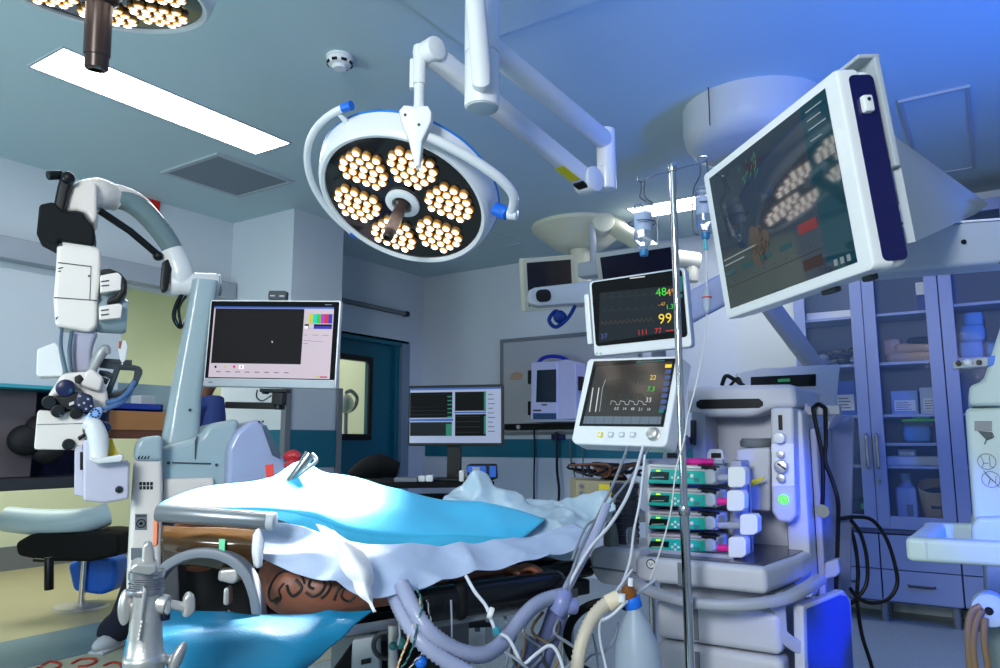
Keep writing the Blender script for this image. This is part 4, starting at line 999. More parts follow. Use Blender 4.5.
m = MB(); vp(m, [(130, 567), (136, 563), (157, 564), (158, 572), (150, 576), (131, 573)], DC-.035, .07, .01); m.build('top_plate', SATIN, cl)
m = MB(); vp(m, [(141, 566), (143, 545), (148, 541.5), (153, 545), (155, 555), (155, 568)], DC-.01, .035, .009); m.build('clamp_lever', SATIN, cl)
m = MB(); a_, b_ = pt(130, 606, DC), pt(148, 604, DC); m.lathe([(.008, 0), (.008, .012), (.013, .02), (.014, .03)], a_, b_, 20); c_ = pt(125, 607, DC)
Mk = basis(c_, RH*.35-FH*.94, V((0, 0, 1)))
m.T = Mk; m.ell((0, 0, 0), (.0095, .029, .011), n=20, m=12); m.T = Matrix(); m.build('side_knob', SATIN, cl)
m = MB(); a_, b_ = pt(148, 601, DC), pt(168, 605, DC-.01); m.cyl(a_, b_, .016, n=22, bev=.004); vp(m, [(160, 598), (171, 600), (172, 610), (168, 618), (162, 612)], DC-.02, .03, .008); m.build('cross_boss', SATIN, cl)
m = MB(); m.lathe([(.001, 0), (.008, .002), (.008, .012), (.006, .016), (.006, .02), (.001, .02)], pt(165, 621, DC-.005), pt(165.3, 610, DC-.005), 18); m.build('dark_screw', mat('screw_navy', (24, 30, 60), rough=.3, metal=.6, var=.03), cl)
m = MB(); m.cyl(pt(170, 604, DC-.01), pt(184, 607, DC-.01), .0075, n=16); vp(m, [(183, 600), (188, 593), (195, 596), (196, 612), (188, 619), (181, 617), (184, 610)], DC-.025, .03, .007); m.build('wing_screw', SATIN, cl)
m = MB(); m.lathe([(.014, 0), (.014, .01), (.008, .016), (.008, .026), (.011, .03), (.011, .036)], pt(152, 656, DC), pt(172, 661, DC), 20); c_ = pt(177, 659, DC-.005); Mk = basis(c_, RH*.75-FH*.55-V((0, 0, .35)), V((.3, .3, 1)))
m.T = Mk; m.ell((0, 0, 0), (.009, .03, .012), n=20, m=12); m.T = Matrix(); m.build('lower_knob', SATIN, cl)
m = MB(); m.tube([pt(137, 585, DC), pt(136, 595, DC+.01), pt(139, 600, DC)], .002, 6, sm=4); m.build('green_cord', mat('cord_green', (90, 170, 140), rough=.5, var=.03), cl)
face()
# ------------------------------------------------------------------ anaesthesia workstation
def yout(pts, Y):
    P = [py(p[0], p[1], Y) for p in pts]; c = sum(P, V((0, 0, 0)))/len(P)
    return [(p.x-c.x, p.z-c.z) for p in P], basis(c, V((1, 0, 0)), V((0, 0, 1)))
def yp(mb, pts, Y, depth, bev=.006, seg=3):
    """outline on the plane y = Y, thickened away from the viewer"""
    o, M = yout(pts, Y); return mb.prism(o, depth, M @ Matrix.Translation((0, 0, -depth/2)), bev, seg, bev > 0)
PALE = mat('machine_white', (192, 194, 206), rough=.4, coat=.1, var=.02)
PALE2 = mat('machine_grey', (160, 164, 178), rough=.45, var=.03)
TOPD = mat('worktop_steel_dark', (92, 96, 108), rough=.25, metal=.4, var=.05)
YT, YF = 2.62, 2.24
an = thing('anaesthesia_machine', 'large white anaesthesia workstation with worktop and drawers, right of the table', 'anaesthesia machine', V((-.75, 2.7, 0)))
m = MB(); yp(m, [(686, 386), (794, 384), (797, 408), (771, 409), (752, 417), (700, 417), (686, 412)], YT, .42, .02)
cap = m.build('top_cap', PALE, an)
m = MB(); yp(m, [(696, 402), (700, 399.5), (759, 398.5), (763, 402), (763, 405.5), (759, 408), (700, 409), (696, 406.5)], YT-.003, .01, .002); m.build('handle_slot', BLACK, cap)
a, b_ = py(690, 410, YT), py(790, 540, YT)
m = MB(); m.bb((a.x, 2.76, .82), (-.53, 3.02, a.z+.02), .01); m.build('rear_panel', PALE, an)
m = MB(); m.bb((a.x, 2.62, .84), (a.x+.055, 2.9, a.z), .012); m.build('left_post', PALE2, an)
m = MB(); yp(m, [(770, 408), (793, 407), (796, 516), (790, 523), (778, 522), (771, 512)], YT-.05, .2, .012); cp = m.build('control_column', PALE, an)
m = MB(); yp(m, [(778, 415), (782, 415), (782.5, 430), (778.5, 430)], YT-.053, .006, .001); 
def yknob(mb, x, y, Y, r, L, n=24): p = py(x, y, Y); mb.cyl(p, p-V((0, L, 0)), r, n=n, bev=r*.2)
m.build('flow_window', BLACK, cp)
m = MB(); yp(m, [(771.5, 444), (793.5, 443.5), (794.5, 486), (772.5, 486.5)], YT-.0535, .004, .0); m.build('valve_plate', WHITE, cp)
for q in ((781, 438, YT-.05, .018, .03), (781.5, 454.5, YT-.054, .012, .02), (782, 466.5, YT-.054, .0215, .024), (782, 478, YT-.054, .014, .02)):
    m = MB(); yknob(m, *q); m.build('control_knob', WHITE if q[1] < 440 else SATIN, cp)
m = MB(); m.T = basis(py(782, 466.5, YT-.079), V((1, 0, 0)), V((0, 0, 1))); m.line([(-.013, .009), (.012, -.01)], .006); m.build('knob_mark', DARKG, cp, flat=True)
m = MB(); p = py(783.5, 499.5, YT-.054); m.torus(p, (0, 1, 0), .0125, .003, 24, 8); m.cyl(p, p-V((0, .004, 0)), .005, n=12); m.build('power_light', glow('green_led', (90, 255, 90), 1.6), cp)
m = MB(); m.bb((-.60, 2.64, .70), (-.525, 3.02, py(795, 408, 2.62).z-.003), .02); m.build('right_tower', PALE, an)
m = MB(); m.bb((-.524, 2.72, .66), (-.50, 3.0, 1.25), .01); m.build('side_cover', mat('side_lilac', (150, 156, 190), rough=.35, coat=.2, var=.03), an)
# absorber and black disc
m = MB(); yp(m, [(735, 449), (770, 447), (770, 512), (738, 510)], YT-.02, .16, .012); ab_ = m.build('absorber', PALE, an)
m = MB(); p = py(757, 447, YT+.06); m.lathe([(.001, 0), (.052, 0), (.056, .006), (.056, .02), (.048, .03), (.001, .03)], p, p+V((0, 0, 1)), 32); m.build('absorber_lid', MIDG, ab_)
m = MB(); yp(m, [(743, 486), (752, 480), (765, 476.5), (760, 482), (751, 487)], YT-.08, .012, 0); m.build('yellow_tag', YELLOW, an)
m = MB(); p = py(693, 436, YT-.0); yknob(m, 693, 440, YT, .013, .02); yp(m, [(690, 420), (696, 420), (696, 445), (690, 445)], YT-.004, .02, .004); m.build('suction_gauge', DARKG, an)
# worktop with a white rim, chamfered at right
zt = py(765, 568, YF).z; A = [py(640, 556, YF), py(765, 569, YF)]
xl, xr = A[0].x-.02, A[1].x
c1 = pz(803, 556, zt); poly = [(xl, YF), (xr, YF), (c1.x, c1.y), (c1.x+.004, YF+.5), (xl, YF+.5)]
def zprism(mb, poly, z0, z1, bev=.01, seg=3):
    mb.prism(poly, z1-z0, Matrix.Translation((0, 0, (z0+z1)/2)), bev, seg, True)
m = MB(); zprism(m, poly, zt-.075, zt, .018); wt = m.build('worktop', PALE, an)
ins = [(xl+.03, YF+.03), (xr-.012, YF+.03), (c1.x-.025, c1.y+.012), (c1.x-.02, YF+.48), (xl+.03, YF+.48)]
m = MB(); zprism(m, ins, zt-.004, zt+.003, .001); m.build('work_surface', TOPD, wt)
m = MB(); m.T = basis(V((xl+.14, YF-.0005, zt-.04)), V((1, 0, 0)), V((0, 0, 1))); m.rect(.0, -.034, .022, .034, z=.001)
m.build('grey_stripe', MIDG, wt, flat=True)
m = MB(); p = py(651, 564, YF-.002); m.torus(p, (0, 1, 0), .0135, .002, 28, 6); m.m = 2; m.cyl(p-V((0, .001, 0)), p+V((0, .003, 0)), .012, n=24); m.m = 1; m.T = basis(p-V((0, .002, 0)), V((1, 0, 0)), V((0, 0, 1))); m.line([(-.006, .005), (-.001, -.006), (.004, .003), (.007, -.001)], .002, z=.001); m.build('logo_badge', [DARKG, MIDG, WHITE], wt)
# curved grey grab rail under the worktop
m = MB(); hp = [py(629, 577, YF+.0), py(650, 591, YF-.05), py(690, 602, YF-.09), py(740, 605, YF-.07), py(783, 599, YF+.01), py(806, 588, YF+.12), py(820, 579, YF+.24)]
P = spline(hp, 6); Q = []
for i, p in enumerate(P):
    ax = (P[min(i+1, len(P)-1)]-P[max(i-1, 0)]).normalized(); nn = V((ax.y, -ax.x, 0)).normalized()
    Q.append([p+nn*a_+V((0, 0, b_)) for a_, b_ in rrect(.04, .028, .01, 3)])
m.loft(Q); m.build('grab_rail', PALE2, an)
# carcass, drawer stack
zd = zt-.12
x0, x1 = py(660, 605, YF+.06).x, py(783, 610, YF+.06).x
m = MB(); m.bb((x0-.02, YF+.1, .12), (x1-.01, YF+.52, zd+.04), .015); m.build('carcass', PALE2, an)
dz = (py(700, 604, YF+.02).z, py(700, 640, YF+.02).z)
hh = .115
for k in range(4):
    z1 = zd-.005-k*(hh+.006)
    if z1-hh < .1: break
    m = MB(); m.bb((x0, YF+.02, z1-hh), (x1, YF+.12, z1), .022, seg=4); dr = m.build('drawer', PALE, an)
    m = MB(); m.bb((x0+.11, YF+.017, z1-hh+.012), (x0+.135, YF+.02, z1-.015)); m.build('drawer_stripe', MIDG, dr)
m = MB()
for sx in (x0+.03, x1-.03):
    for sy in (YF+.15, YF+.45): m.cyl((sx-.012, sy, .05), (sx+.012, sy, .05), .05, n=20, bev=.005); m.cyl((sx, sy, .08), (sx, sy, .13), .015, n=10)
m.build('castors', BLACK, an)
# left shelf with clear lid box
m = MB(); yp(m, [(588, 553), (596, 546), (640, 550), (640, 590), (598, 584), (590, 570)], YF+.02, .3, .02); lf = m.build('soda_lime_housing', PALE, an)
m = MB(); yp(m, [(590, 566), (642, 573), (642, 575), (590, 568)], YF+.017, .01, 0); m.build('housing_seam', MIDG, lf)
# folded side table and its bracket
nf = V((.98, -.19, 0)).normalized(); cf = pt(803, 606, 2.2)
fp_ = [ppl(x, y, cf, nf) for x, y in ((803, 606), (840, 592), (844, 590), (851, 600), (857, 700), (806, 710))]
m = MB(); uf = V((.19, .98, 0)).normalized(); Mf = basis(cf, uf, V((0, 0, 1))); m.prism([((p-cf).dot(uf), p.z-cf.z) for p in fp_], .03, Mf @ Matrix.Translation((0, 0, -.015 if Mf.col[2].x > 0 else .015)), .006, 3, True); fl_ = m.build('side_flap', PALE, an)
fq = [ppl(x, y, cf, nf) for x, y in ((806, 609), (840, 595), (846, 596), (849, 602), (854, 697), (809, 706))]
m = MB(); m.prism([((p-cf).dot(uf), p.z-cf.z) for p in fq], .003, Mf @ Matrix.Translation((0, 0, .001 if Mf.col[2].x > 0 else -.001))); m.build('flap_panel', mat('flap_blue', (36, 78, 190), rough=.4, var=.03), fl_)
m = MB(); vp(m, [(766, 597), (786, 597), (788, 632), (798, 640), (803, 640), (803, 656), (793, 652), (776, 640), (774, 612), (765, 605)], 2.2, .04, .008); m.build('flap_bracket', PALE2, an)
# right post with hook bar
m = MB(); vp(m, [(831, 430), (850, 414), (856, 418), (855, 436), (850, 700), (834, 700)], 2.78, .12, .012); m.build('rear_post', mat('post_blue_grey', (120, 130, 170), rough=.35, var=.03), an)
m = MB(); a, b_ = py(805, 411, 2.75), py(841, 412, 2.75); m.bb((a.x, 2.73, a.z-.016), (b_.x, 2.77, a.z+.016), .006); hk = m.build('hook_bar', PALE2, an)
m = MB(); yp(m, [(824, 563), (838, 558), (840, 573), (836, 577), (824, 580)], 2.7, .06, .008); m.build('side_connector', PALE2, an)
# ventilator display behind the cap
m = MB(); vp(m, [(738, 373), (760, 368), (841, 364), (836, 420), (831, 470), (824, 470), (820, 395), (742, 392)], 3.0, .05, .01); vd = m.build('rear_display', PALE, an)
m = MB(); vp(m, [(751, 377), (816, 374), (816, 386), (751, 388)], 2.995, .008, 0); m.build('rear_screen', GLASSY, vd)
m = MB(); vp(m, [(778, 379), (790, 378.5), (790, 381.5), (778, 382)], 2.985, .003, 0); m.build('rear_readout', glow('ui_green2', (50, 150, 100), .5), vd)
m = MB(); m.tube([py(722, 385, 2.8), py(726, 376, 2.78), py(735, 380, 2.8), py(744, 386, 2.8)], .008, 8, sm=5); m.tube([py(730, 386, 2.78), py(738, 378, 2.8), py(742, 386, 2.8)], .006, 8, sm=5); m.build('top_cable', BLACK, an)
# ------------------------------------------------------------------ two monitors
def lp(M, x, y, n=None):
    n = M.col[2].to_3d(); o = M.col[3].to_3d(); p = ppl(x, y, o, n)-o
    return (p.dot(M.col[0].to_3d()), p.dot(M.col[1].to_3d()))
def quadpx(mb, M, pts, z): return mb.flat([lp(M, *p) for p in pts][::-1], M, z) if False else mb.flat([lp(M, *p) for p in pts], M, z)
def textpx(mb, M, s, x, y, hpx, z, align='CENTER'):
    a = lp(M, x, y); b = lp(M, x, y-hpx); mb.T = M; mb.text(s, (b[1]-a[1])*1.35, Matrix.Translation((a[0], a[1], z)), align); mb.T = Matrix(); return mb
def linepx(mb, M, pts, w, z): mb.T = M; mb.line([lp(M, *p) for p in pts], w, z=z); mb.T = Matrix(); return mb
G = dict(green=glow('ui_g', (70, 220, 60), .9), yel=glow('ui_y', (250, 215, 60), 1), ora=glow('ui_o', (245, 170, 60), .8), red=glow('ui_r', (215, 45, 45), .8), blu=glow('ui_b', (100, 120, 200), .4), wht=glow('ui_w', (225, 228, 230), .8), dim=glow('ui_d', (70, 90, 80), .35), dimy=glow('ui_dy', (120, 105, 70), .4), tea=glow('ui_t', (30, 150, 150), .5), gry=glow('ui_gr', (130, 150, 170), .5))
gl = list(G); gm = [G[k] for k in gl]; GI = {k: i+1 for i, k in enumerate(gl)}
S1 = mat('monitor_glass', (24, 27, 32), rough=.08, var=0, emit=.14, ecol=(70, 80, 90))  # blue-grey emission stands in for the room reflected on this screen
# upper
M = basis(V((-.978, 2.352, .429+1.21)), V((.996, .075, .037)), V((.078, -.043, .996)))
up_ = thing('patient_monitor', 'upper patient monitor showing 48 and 99, with dark rounded screen', 'monitor', M)
m = MB(); m.T = M; m.prism(rrect(.345, .268, .014, 4), .05, T=Matrix.Translation((0, 0, -.025)), bev=.008); m.box((.0, -.02, -.065), (.26, .18, .04), .015); m.build('housing', WHITE, up_)
m = MB(); m.T = M; m.prism(rrect(.322, .226, .012, 4), .004, T=Matrix.Translation((0, .014, .0005))); m.build('front_glass', mat('bezel_black', (10, 11, 13), rough=.1, var=0), up_)
m = MB(); z = .0032
m.m = 0; quadpx(m, M, [(599, 343), (677, 331), (679, 285), (600, 293)][::1], z)
z += .0005
m.m = GI['green']; textpx(m, M, '48', 661.5, 292.5, 8.5, z); m.m = GI['ora']; textpx(m, M, '49', 671.5, 292.5, 7.5, z)
m.m = GI['yel']; textpx(m, M, '99', 665.5, 319, 10.5, z)
m.m = GI['green']; textpx(m, M, '1.3', 670, 307, 5, z); m.m = GI['ora']; textpx(m, M, '-.47', 662, 304.5, 3.5, z)
m.m = GI['red']; textpx(m, M, '111', 643, 332.5, 5.5, z); textpx(m, M, '77', 658.5, 331, 5.5, z); linepx(m, M, [(666, 331), (679, 329.5)], .003, z)
m.m = GI['blu']; textpx(m, M, '37', 604.5, 336.5, 5.5, z)
m.m = GI['dim']
for k in range(7): 
    x = 602+k*8; y0 = 298-(x-600)*.06
    linepx(m, M, [(x, y0), (x+2, y0), (x+2.6, y0-4.5), (x+3.2, y0+1.5), (x+4, y0), (x+6, y0-1), (x+8, y0-.4)], .0011, z)
    y0 = 311-(x-600)*.06; linepx(m, M, [(x, y0), (x+2, y0), (x+2.6, y0-3), (x+3.2, y0+1), (x+8, y0-.4)], .0011, z)
m.m = GI['dimy']
for k in range(12):
    x = 601+k*4.4; y0 = 325-(x-600)*.08; linepx(m, M, [(x, y0), (x+1.2, y0-3.5), (x+3, y0-1), (x+4.4, y0)], .0012, z)
m.m = GI['tea']; quadpx(m, M, [(679, 292), (682.5, 291.6), (683, 276), (680, 276.5)], z); quadpx(m, M, [(679, 298), (682.5, 297.6), (682.5, 294), (679, 294.5)], z)
m.build('screen', [S1]+gm, up_, flat=True)
m = MB(); m.m = 0; quadpx(m, M, [(630, 279), (645, 277.2), (645.4, 276), (630.4, 277.8)], .003); m.build('light_bar', G['wht'], up_, flat=True)
m = MB()
for x in (597, 601): p = lp(M, x, 353.5); m.T = M; m.cyl((p[0], p[1], 0), (p[0], p[1], .0012), .004, n=12)
m.build('indicator', mat('pale_green_dot', (150, 190, 170), rough=.4, var=0), up_)
m = MB(); m.T = M; m.box((-.183, .0, -.02), (.02, .18, .05), .006); m.build('side_module', WHITE, up_)
# lower
u = V((.99, -.137, -.041)).normalized(); M2 = basis(V((-.977, 2.217, .128+1.21)), u, V((.117, .275, .954)))
lo = thing('ventilator_monitor', 'lower tilted monitor with curves and a row of keys above the pumps', 'monitor', M2)
o_ = [lp(M2, *p) for p in ((590, 358.5), (678, 355.5), (681.5, 358), (666.5, 444), (663, 447), (575, 444), (571, 440), (587, 361))]
m = MB(); m.T = M2; m.prism(o_, .07, T=Matrix.Translation((0, 0, -.035)), bev=.012, seg=3, allb=True); m.build('housing', WHITE, lo)
o_ = [lp(M2, *p) for p in ((594, 361.5), (676, 358.5), (663.5, 427), (579.5, 426))]
m = MB(); m.T = M2; m.prism(o_, .003, T=Matrix.Translation((0, 0, .0005))); m.build('front_glass', MATS['bezel_black'], lo)
S2 = mat('monitor_glass_warm', (50, 46, 44), rough=.1, var=.1, scale=6, emit=.06, ecol=(120, 105, 95))
m = MB(); z = .0026
m.m = 0; quadpx(m, M2, [(583, 424), (661, 424.5), (673, 361.5), (597, 367)], z); z += .0006
m.m = GI['gry']; quadpx(m, M2, [(583.5, 424), (661, 424.5), (662, 417), (585, 416.5)], z)
m.m = 0
for k in range(9): linepx(m, M2, [(586+k*9, 424), (587+k*9, 417)], .0012, z+.0005)
m.m = GI['blu']
for k in range(7): quadpx(m, M2, [(664.2-k*.9+5-4, 370+k*6+4), (671.5-k*.9-.5, 370+k*6+4), (672-k*.9, 370+k*6), (665.2-k*.9+1, 370+k*6)], z)
m.m = GI['yel']; quadpx(m, M2, [(665.5, 368.2), (672, 368), (672.6, 364.6), (666, 364.8)], z+.0006)
textpx(m, M2, '22', 653.5, 378, 5, z); m.m = GI['green']; textpx(m, M2, '7.3', 651.5, 389.5, 5, z); m.m = GI['wht']; textpx(m, M2, '33', 649, 400.5, 5, z)
for k in range(5): textpx(m, M2, ('0.5', '14', '48', '2.1', '10')[k], 617+k*8, 409+.2*k, 3, z)
for x in (590, 596): linepx(m, M2, [(x, 412), (x+3.5, 388)], .004, z)
linepx(m, M2, [(600, 412), (603, 388), (606, 380)], .0012, z)
m.m = GI['dim']
for r_ in range(2):
    for k in range(8):
        x = 612+k*4; y = 384+r_*14; linepx(m, M2, [(x, y), (x+1, y-4), (x+3, y-3.5), (x+4, y)], .0012, z)
m.m = GI['wht']
for k in range(4):
    x = 611+k*9; linepx(m, M2, [(x, 405), (x+1, 401), (x+5, 402), (x+6, 405), (x+9, 405)], .0012, z)
m.m = GI['tea']; quadpx(m, M2, [(659, 413), (664, 413), (664.6, 409), (659.8, 409)], z); quadpx(m, M2, [(637, 363), (665, 361.5), (665.2, 360.6), (637.2, 362.1)], z)
m.build('screen', [S2]+gm, lo, flat=True)
m = MB()
for k, x in enumerate((600.3, 611, 622, 633)):
    a = lp(M2, x, 434.8); m.T = M2; m.m = 1 if k == 0 else 0; m.plate(.019, .017, .004, .003, T=Matrix.Translation((a[0], a[1], .001))); m.m = 2; m.plate(.012, .01, .002, .002, T=Matrix.Translation((a[0], a[1], .0035)))
m.build('soft_key', [LIGHTG, YELLOW, WHITE], lo)
m = MB(); a = lp(M2, 654, 434.5); m.T = M2; m.lathe([(.0215, 0), (.0215, .003), (.018, .005), (.017, .018), (.014, .02), (.001, .02)], (a[0], a[1], 0), (a[0], a[1], 1), 28); m.build('rotary_knob', SATIN, lo)
m = MB(); m.tube([V((-.93, 2.42, 1.3)), V((-.93, 2.5, 1.22)), V((-.93, 2.62, 1.2))], .03, 12); m.cyl((-.95, 2.5, 1.22), (-.95, 2.44, 1.60), .025, n=16); m.build('monitor_stem', PALE2, an)
# ------------------------------------------------------------------ syringe pumps
YPU = 2.33
def ybox(mb, x0, y0, x1, y1, Y, dep, bev): yp(mb, [(x0, y0), (x1, y0), (x1, y1), (x0, y1)], Y, dep, bev)
rk = thing('pump_rack', 'grey rack holding the four stacked syringe pumps', 'rack', V((py(690, 552, YPU).x, YPU+.08, zt)))
a = py(645, 460, YPU+.02); b_ = py(722, 551, YPU+.02)
m = MB(); m.bb((a.x-.006, YPU+.02, zt), (a.x+.012, YPU+.16, a.z), .004); m.bb((b_.x+.012, YPU+.10, zt), (b_.x+.05, YPU+.2, a.z+.0), .008); m.bb((a.x, YPU+.155, zt), (b_.x+.05, YPU+.175, a.z-.01), .004); m.bb((a.x-.006, YPU+.0, zt-.0), (b_.x+.04, YPU+.17, zt+.014), .004); m.build('frame', PALE2, rk)
for x in (672, 716):
    o_, Mo = yout([(x-9, 462), (x-8, 452), (x-6, 449), (x+6, 449), (x+8, 452), (x+9, 462)], YPU+.1); m = MB(); m.prism(o_, .02, Mo, .005, 3, True); rh = m.build('carry_lug', PALE, rk)
    m = MB(); yp(m, [(x-5, 453), (x+5, 453), (x+5, 458), (x-5, 458)], YPU+.088, .004, 0); m.build('lug_hole', BLACK, rh)
PTEAL = mat('pump_teal', (26, 176, 164), rough=.35, var=.03)
PSCR = mat('pump_lcd', (20, 30, 32), rough=.15, var=.05)
BODYP = mat('pump_body_white', (208, 212, 214), rough=.4, var=.02)
tilt = .055
pumps = []
spec = [(463, 486, 'topmost'), (486.5, 508.5, 'second'), (510, 531.5, 'third'), (532.5, 553.5, 'lowest')]
ordw = ['topmost of the four stacked syringe pumps, under the pink syringe', 'second syringe pump from the top of the rack', 'third syringe pump from the top of the rack', 'lowest of the four stacked syringe pumps, on the worktop']
for i, (y0, y1, w_) in enumerate(spec):
    c = py(683, (y0+y1)/2, YPU); t = thing('syringe_pump', ordw[i], 'syringe pump', V((c.x, YPU+.07, py(683, y1, YPU).z)), 'syringe pumps in the rack')
    m = MB(); yp(m, [(646.5, y0+2), (650, y0+1), (708, y0+3), (717, y0+5), (717, y1-1), (648, y1-2.5)], YPU+.012, .135, .006); m.build('housing', BODYP, t)
    m = MB(); yp(m, [(647.5, y1-3), (651, y0+6), (709, y0+8.5), (709, y1-1.5)], YPU+.003, .012, .003); fp = m.build('front_panel', PTEAL, t)
    m = MB(); yp(m, [(648.6, y1-6.5), (650.5, y0+8.5), (669, y0+9), (668.5, y1-6)], YPU+.0015, .004, 0); m.build('display', PSCR, fp)
    m = MB(); m.m = 0; yp(m, [(656, y0+7), (660, y0+7), (660, y0+8.4), (656, y0+8.4)], YPU+.001, .004, 0)
    m.m = 1; yp(m, [(651.5, y0+14), (664, y0+13.6), (664, y0+14.6), (651.5, y0+15)], YPU+.001, .003, 0)
    m.build('status_light', [glow('pump_led', (180, 255, 40), 1.6), glow('pump_digits', (150, 180, 170), .5)], fp)
    m = MB()
    for dx, dy in ((675.5, 0), (672.5, 2.4), (678.6, 2.6), (675.5, 5)): p = py(dx, y0+12+dy, YPU+.003); m.cyl(p, p-V((0, .004, 0)), .0042, n=12, bev=.001)
    for dx, dy in ((692, 2), ): p = py(dx, y0+11+dy, YPU+.003); m.cyl(p, p-V((0, .004, 0)), .006, n=12, bev=.001)
    m.build('keypad', WHITE, fp)
    m = MB(); yp(m, [(686, y0+11), (690, y0+10), (690, y0+14), (686, y0+15)], YPU+.001, .004, 0); yp(m, [(694, y0+15), (699, y0+15), (699, y0+19), (694, y0+19)], YPU+.001, .004, 0); m.build('soft_button', mat('button_teal', (60, 130, 130), rough=.4, var=.02), fp)
    m = MB(); yp(m, [(704, y0+7), (710, y0+6), (715, y0+9), (716, y1-4), (711, y1-1), (705, y1-2)], YPU-.008, .03, .006); m.build('end_grip', LIGHTG, t)
    m = MB(); yp(m, [(649, y0+1), (701, y0+3.5), (701, y0+6), (649, y0+3.5)], YPU-.0, .06, .002); m.build('top_lid', mat('lid_pinkgrey', (184, 172, 176), rough=.45, var=.05) if i else WHITE, t)
    m = MB(); yp(m, [(697, y0+1.5), (715, y0+3.5), (716, y0+8), (708, y0+7), (698, y0+5)], YPU+.005, .05, .003); m.build('barrel_clamp', BLACK, t)
    xs = (735.5, 734.5, 747.5, 736)[i]; yy = y0+14.5+i*.3
    m = MB(); yp(m, [(xs-8, yy-9), (xs-5, yy-11), (xs+7, yy-11), (xs+10, yy-7), (xs+10, yy+7), (xs+6, yy+10), (xs-6, yy+10), (xs-8, yy+8)], YPU-.004, .05, .008); 
    p = py(714, yy, YPU+.05); q = py(xs, yy, YPU+.05); m.cyl(p, q, .004, n=8); m.build('plunger_driver', WHITE, t)
    s_ = thing('syringe', ('clear syringe in the topmost pump', 'pink syringe in the second pump from the top', 'clear syringe drawn far out in the third pump', 'pink syringe in the lowest pump')[i], 'syringe', py(716, yy, YPU+.02), None)
    mt2 = mat('syringe_pink', (225, 40, 150), rough=.3, var=.05) if i % 2 else mat('syringe_clear', (190, 195, 215), rough=.2, var=.03, trans=.4)
    m = MB(); m.cyl(py(704, yy-1, YPU+.02), py(716, yy, YPU+.02), .0125, n=16); m.build('barrel', CLEAR, s_)
    m = MB(); m.cyl(py(715, yy, YPU+.02), py(xs-7, yy+.3, YPU+.02), .0105, n=16); m.build('plunger', mt2, s_)
s_ = thing('syringe', 'pink syringe lying on top of the pump rack', 'syringe', py(690, 463, YPU+.06))
m = MB(); m.cyl(py(684, 461.3, YPU+.06), py(714, 462, YPU+.06), .0105, n=16); m.build('barrel', mat('syringe_pink', (225, 40, 150)), s_)
m = MB(); m.cyl(py(714, 462, YPU+.06), py(723, 462.3, YPU+.06), .006, n=12); m.cyl(py(722.6, 462.3, YPU+.06), py(723.2, 462.3, YPU+.06), .011, n=14); m.build('plunger', mat('syringe_clear', (190, 195, 215)), s_)
m = MB(); m.cyl(py(652, 462, YPU+.06), py(678, 462, YPU+.06), .011, n=16); m.cyl(py(678, 462, YPU+.06), py(683, 462, YPU+.06), .004, n=10)
single('syringe', m, mat('syringe_lilac', (196, 190, 214), rough=.35, var=.05), 'pale lilac syringe lying at the left on top of the pump rack', 'syringe')
# suction jar on the left shelf
t = thing('suction_jar', 'dark ringed suction jar left of the syringe pumps', 'jar', py(626, 548, YF+.14))
c = py(626, 545, YF+.14); top = py(626, 483, YF+.14)
m = MB(); Hh = top.z-c.z; prof = [(.001, 0), (.042, 0)]
for k in range(8): z0 = Hh*.12+k*Hh*.09; prof += [(.044, z0), (.047, z0+Hh*.02), (.047, z0+Hh*.05), (.044, z0+Hh*.07)]
prof += [(.046, Hh*.9), (.05, Hh*.92), (.05, Hh), (.001, Hh)]
m.lathe(prof, c, c+V((0, 0, 1)), 32); m.build('canister', mat('jar_smoke', (38, 44, 62), rough=.12, var=.05, trans=.35, alpha=.9), t)
m = MB()
for k in range(6): m.T = basis(c+V((-.022, -.047, Hh*(.25+.1*k))), V((1, 0, 0)), V((0, 0, 1))); m.rect(-.006, -.002, .01, .002)
m.build('graduation', LIGHTG, t, flat=True)
m = MB(); c = py(611, 540, YF+.06); m.lathe([(.001, 0), (.026, 0), (.024, .05), (.019, .075), (.012, .085), (.001, .085)], c-V((0, 0, .03)), c+V((0, 0, 1)), 20)
single('tube_holder', m, mat('holder_taupe', (110, 112, 112), rough=.4, var=.05), 'grey tapered cup on the shelf in front of the suction jar', 'cup')
m = MB(); c = py(632, 547, YF+.03); m.lathe([(.001, 0), (.018, 0), (.018, .05), (.014, .055), (.014, .06), (.001, .06)], c, c+V((0, 0, 1)), 18)
single('water_trap', m, CLEAR, 'small clear water trap at the left end of the worktop', 'trap')
# stethoscope on the hook bar
t = thing('stethoscope', 'black stethoscope hanging from the hook bar on the machine side', 'stethoscope', py(824, 412, 2.72))
Ys = 2.70
m = MB(); m.tube([py(813, 408, Ys), py(816, 425, Ys), py(822, 455, Ys), py(823, 490, Ys), py(822, 508, Ys)], .007, 10, sm=6); m.tube([py(825, 408, Ys), py(826, 440, Ys+.01), py(825, 460, Ys), py(832, 480, Ys), py(838, 502, Ys), py(838, 530, Ys+.03), py(836, 590, Ys+.04)], .007, 10, sm=6); m.tube([py(813, 408, Ys), py(818, 404, Ys+.02), py(825, 408, Ys)], .007, 10, sm=5); m.build('tubing', BLACK, t)
m = MB(); c = py(823, 511, Ys-.01); m.lathe([(.001, 0), (.021, 0), (.022, .004), (.018, .01), (.008, .014), (.007, .024), (.001, .024)], c-V((0, .008, 0)), c+V((0, 1, 0)), 26); m.build('chest_piece', STEEL, t)
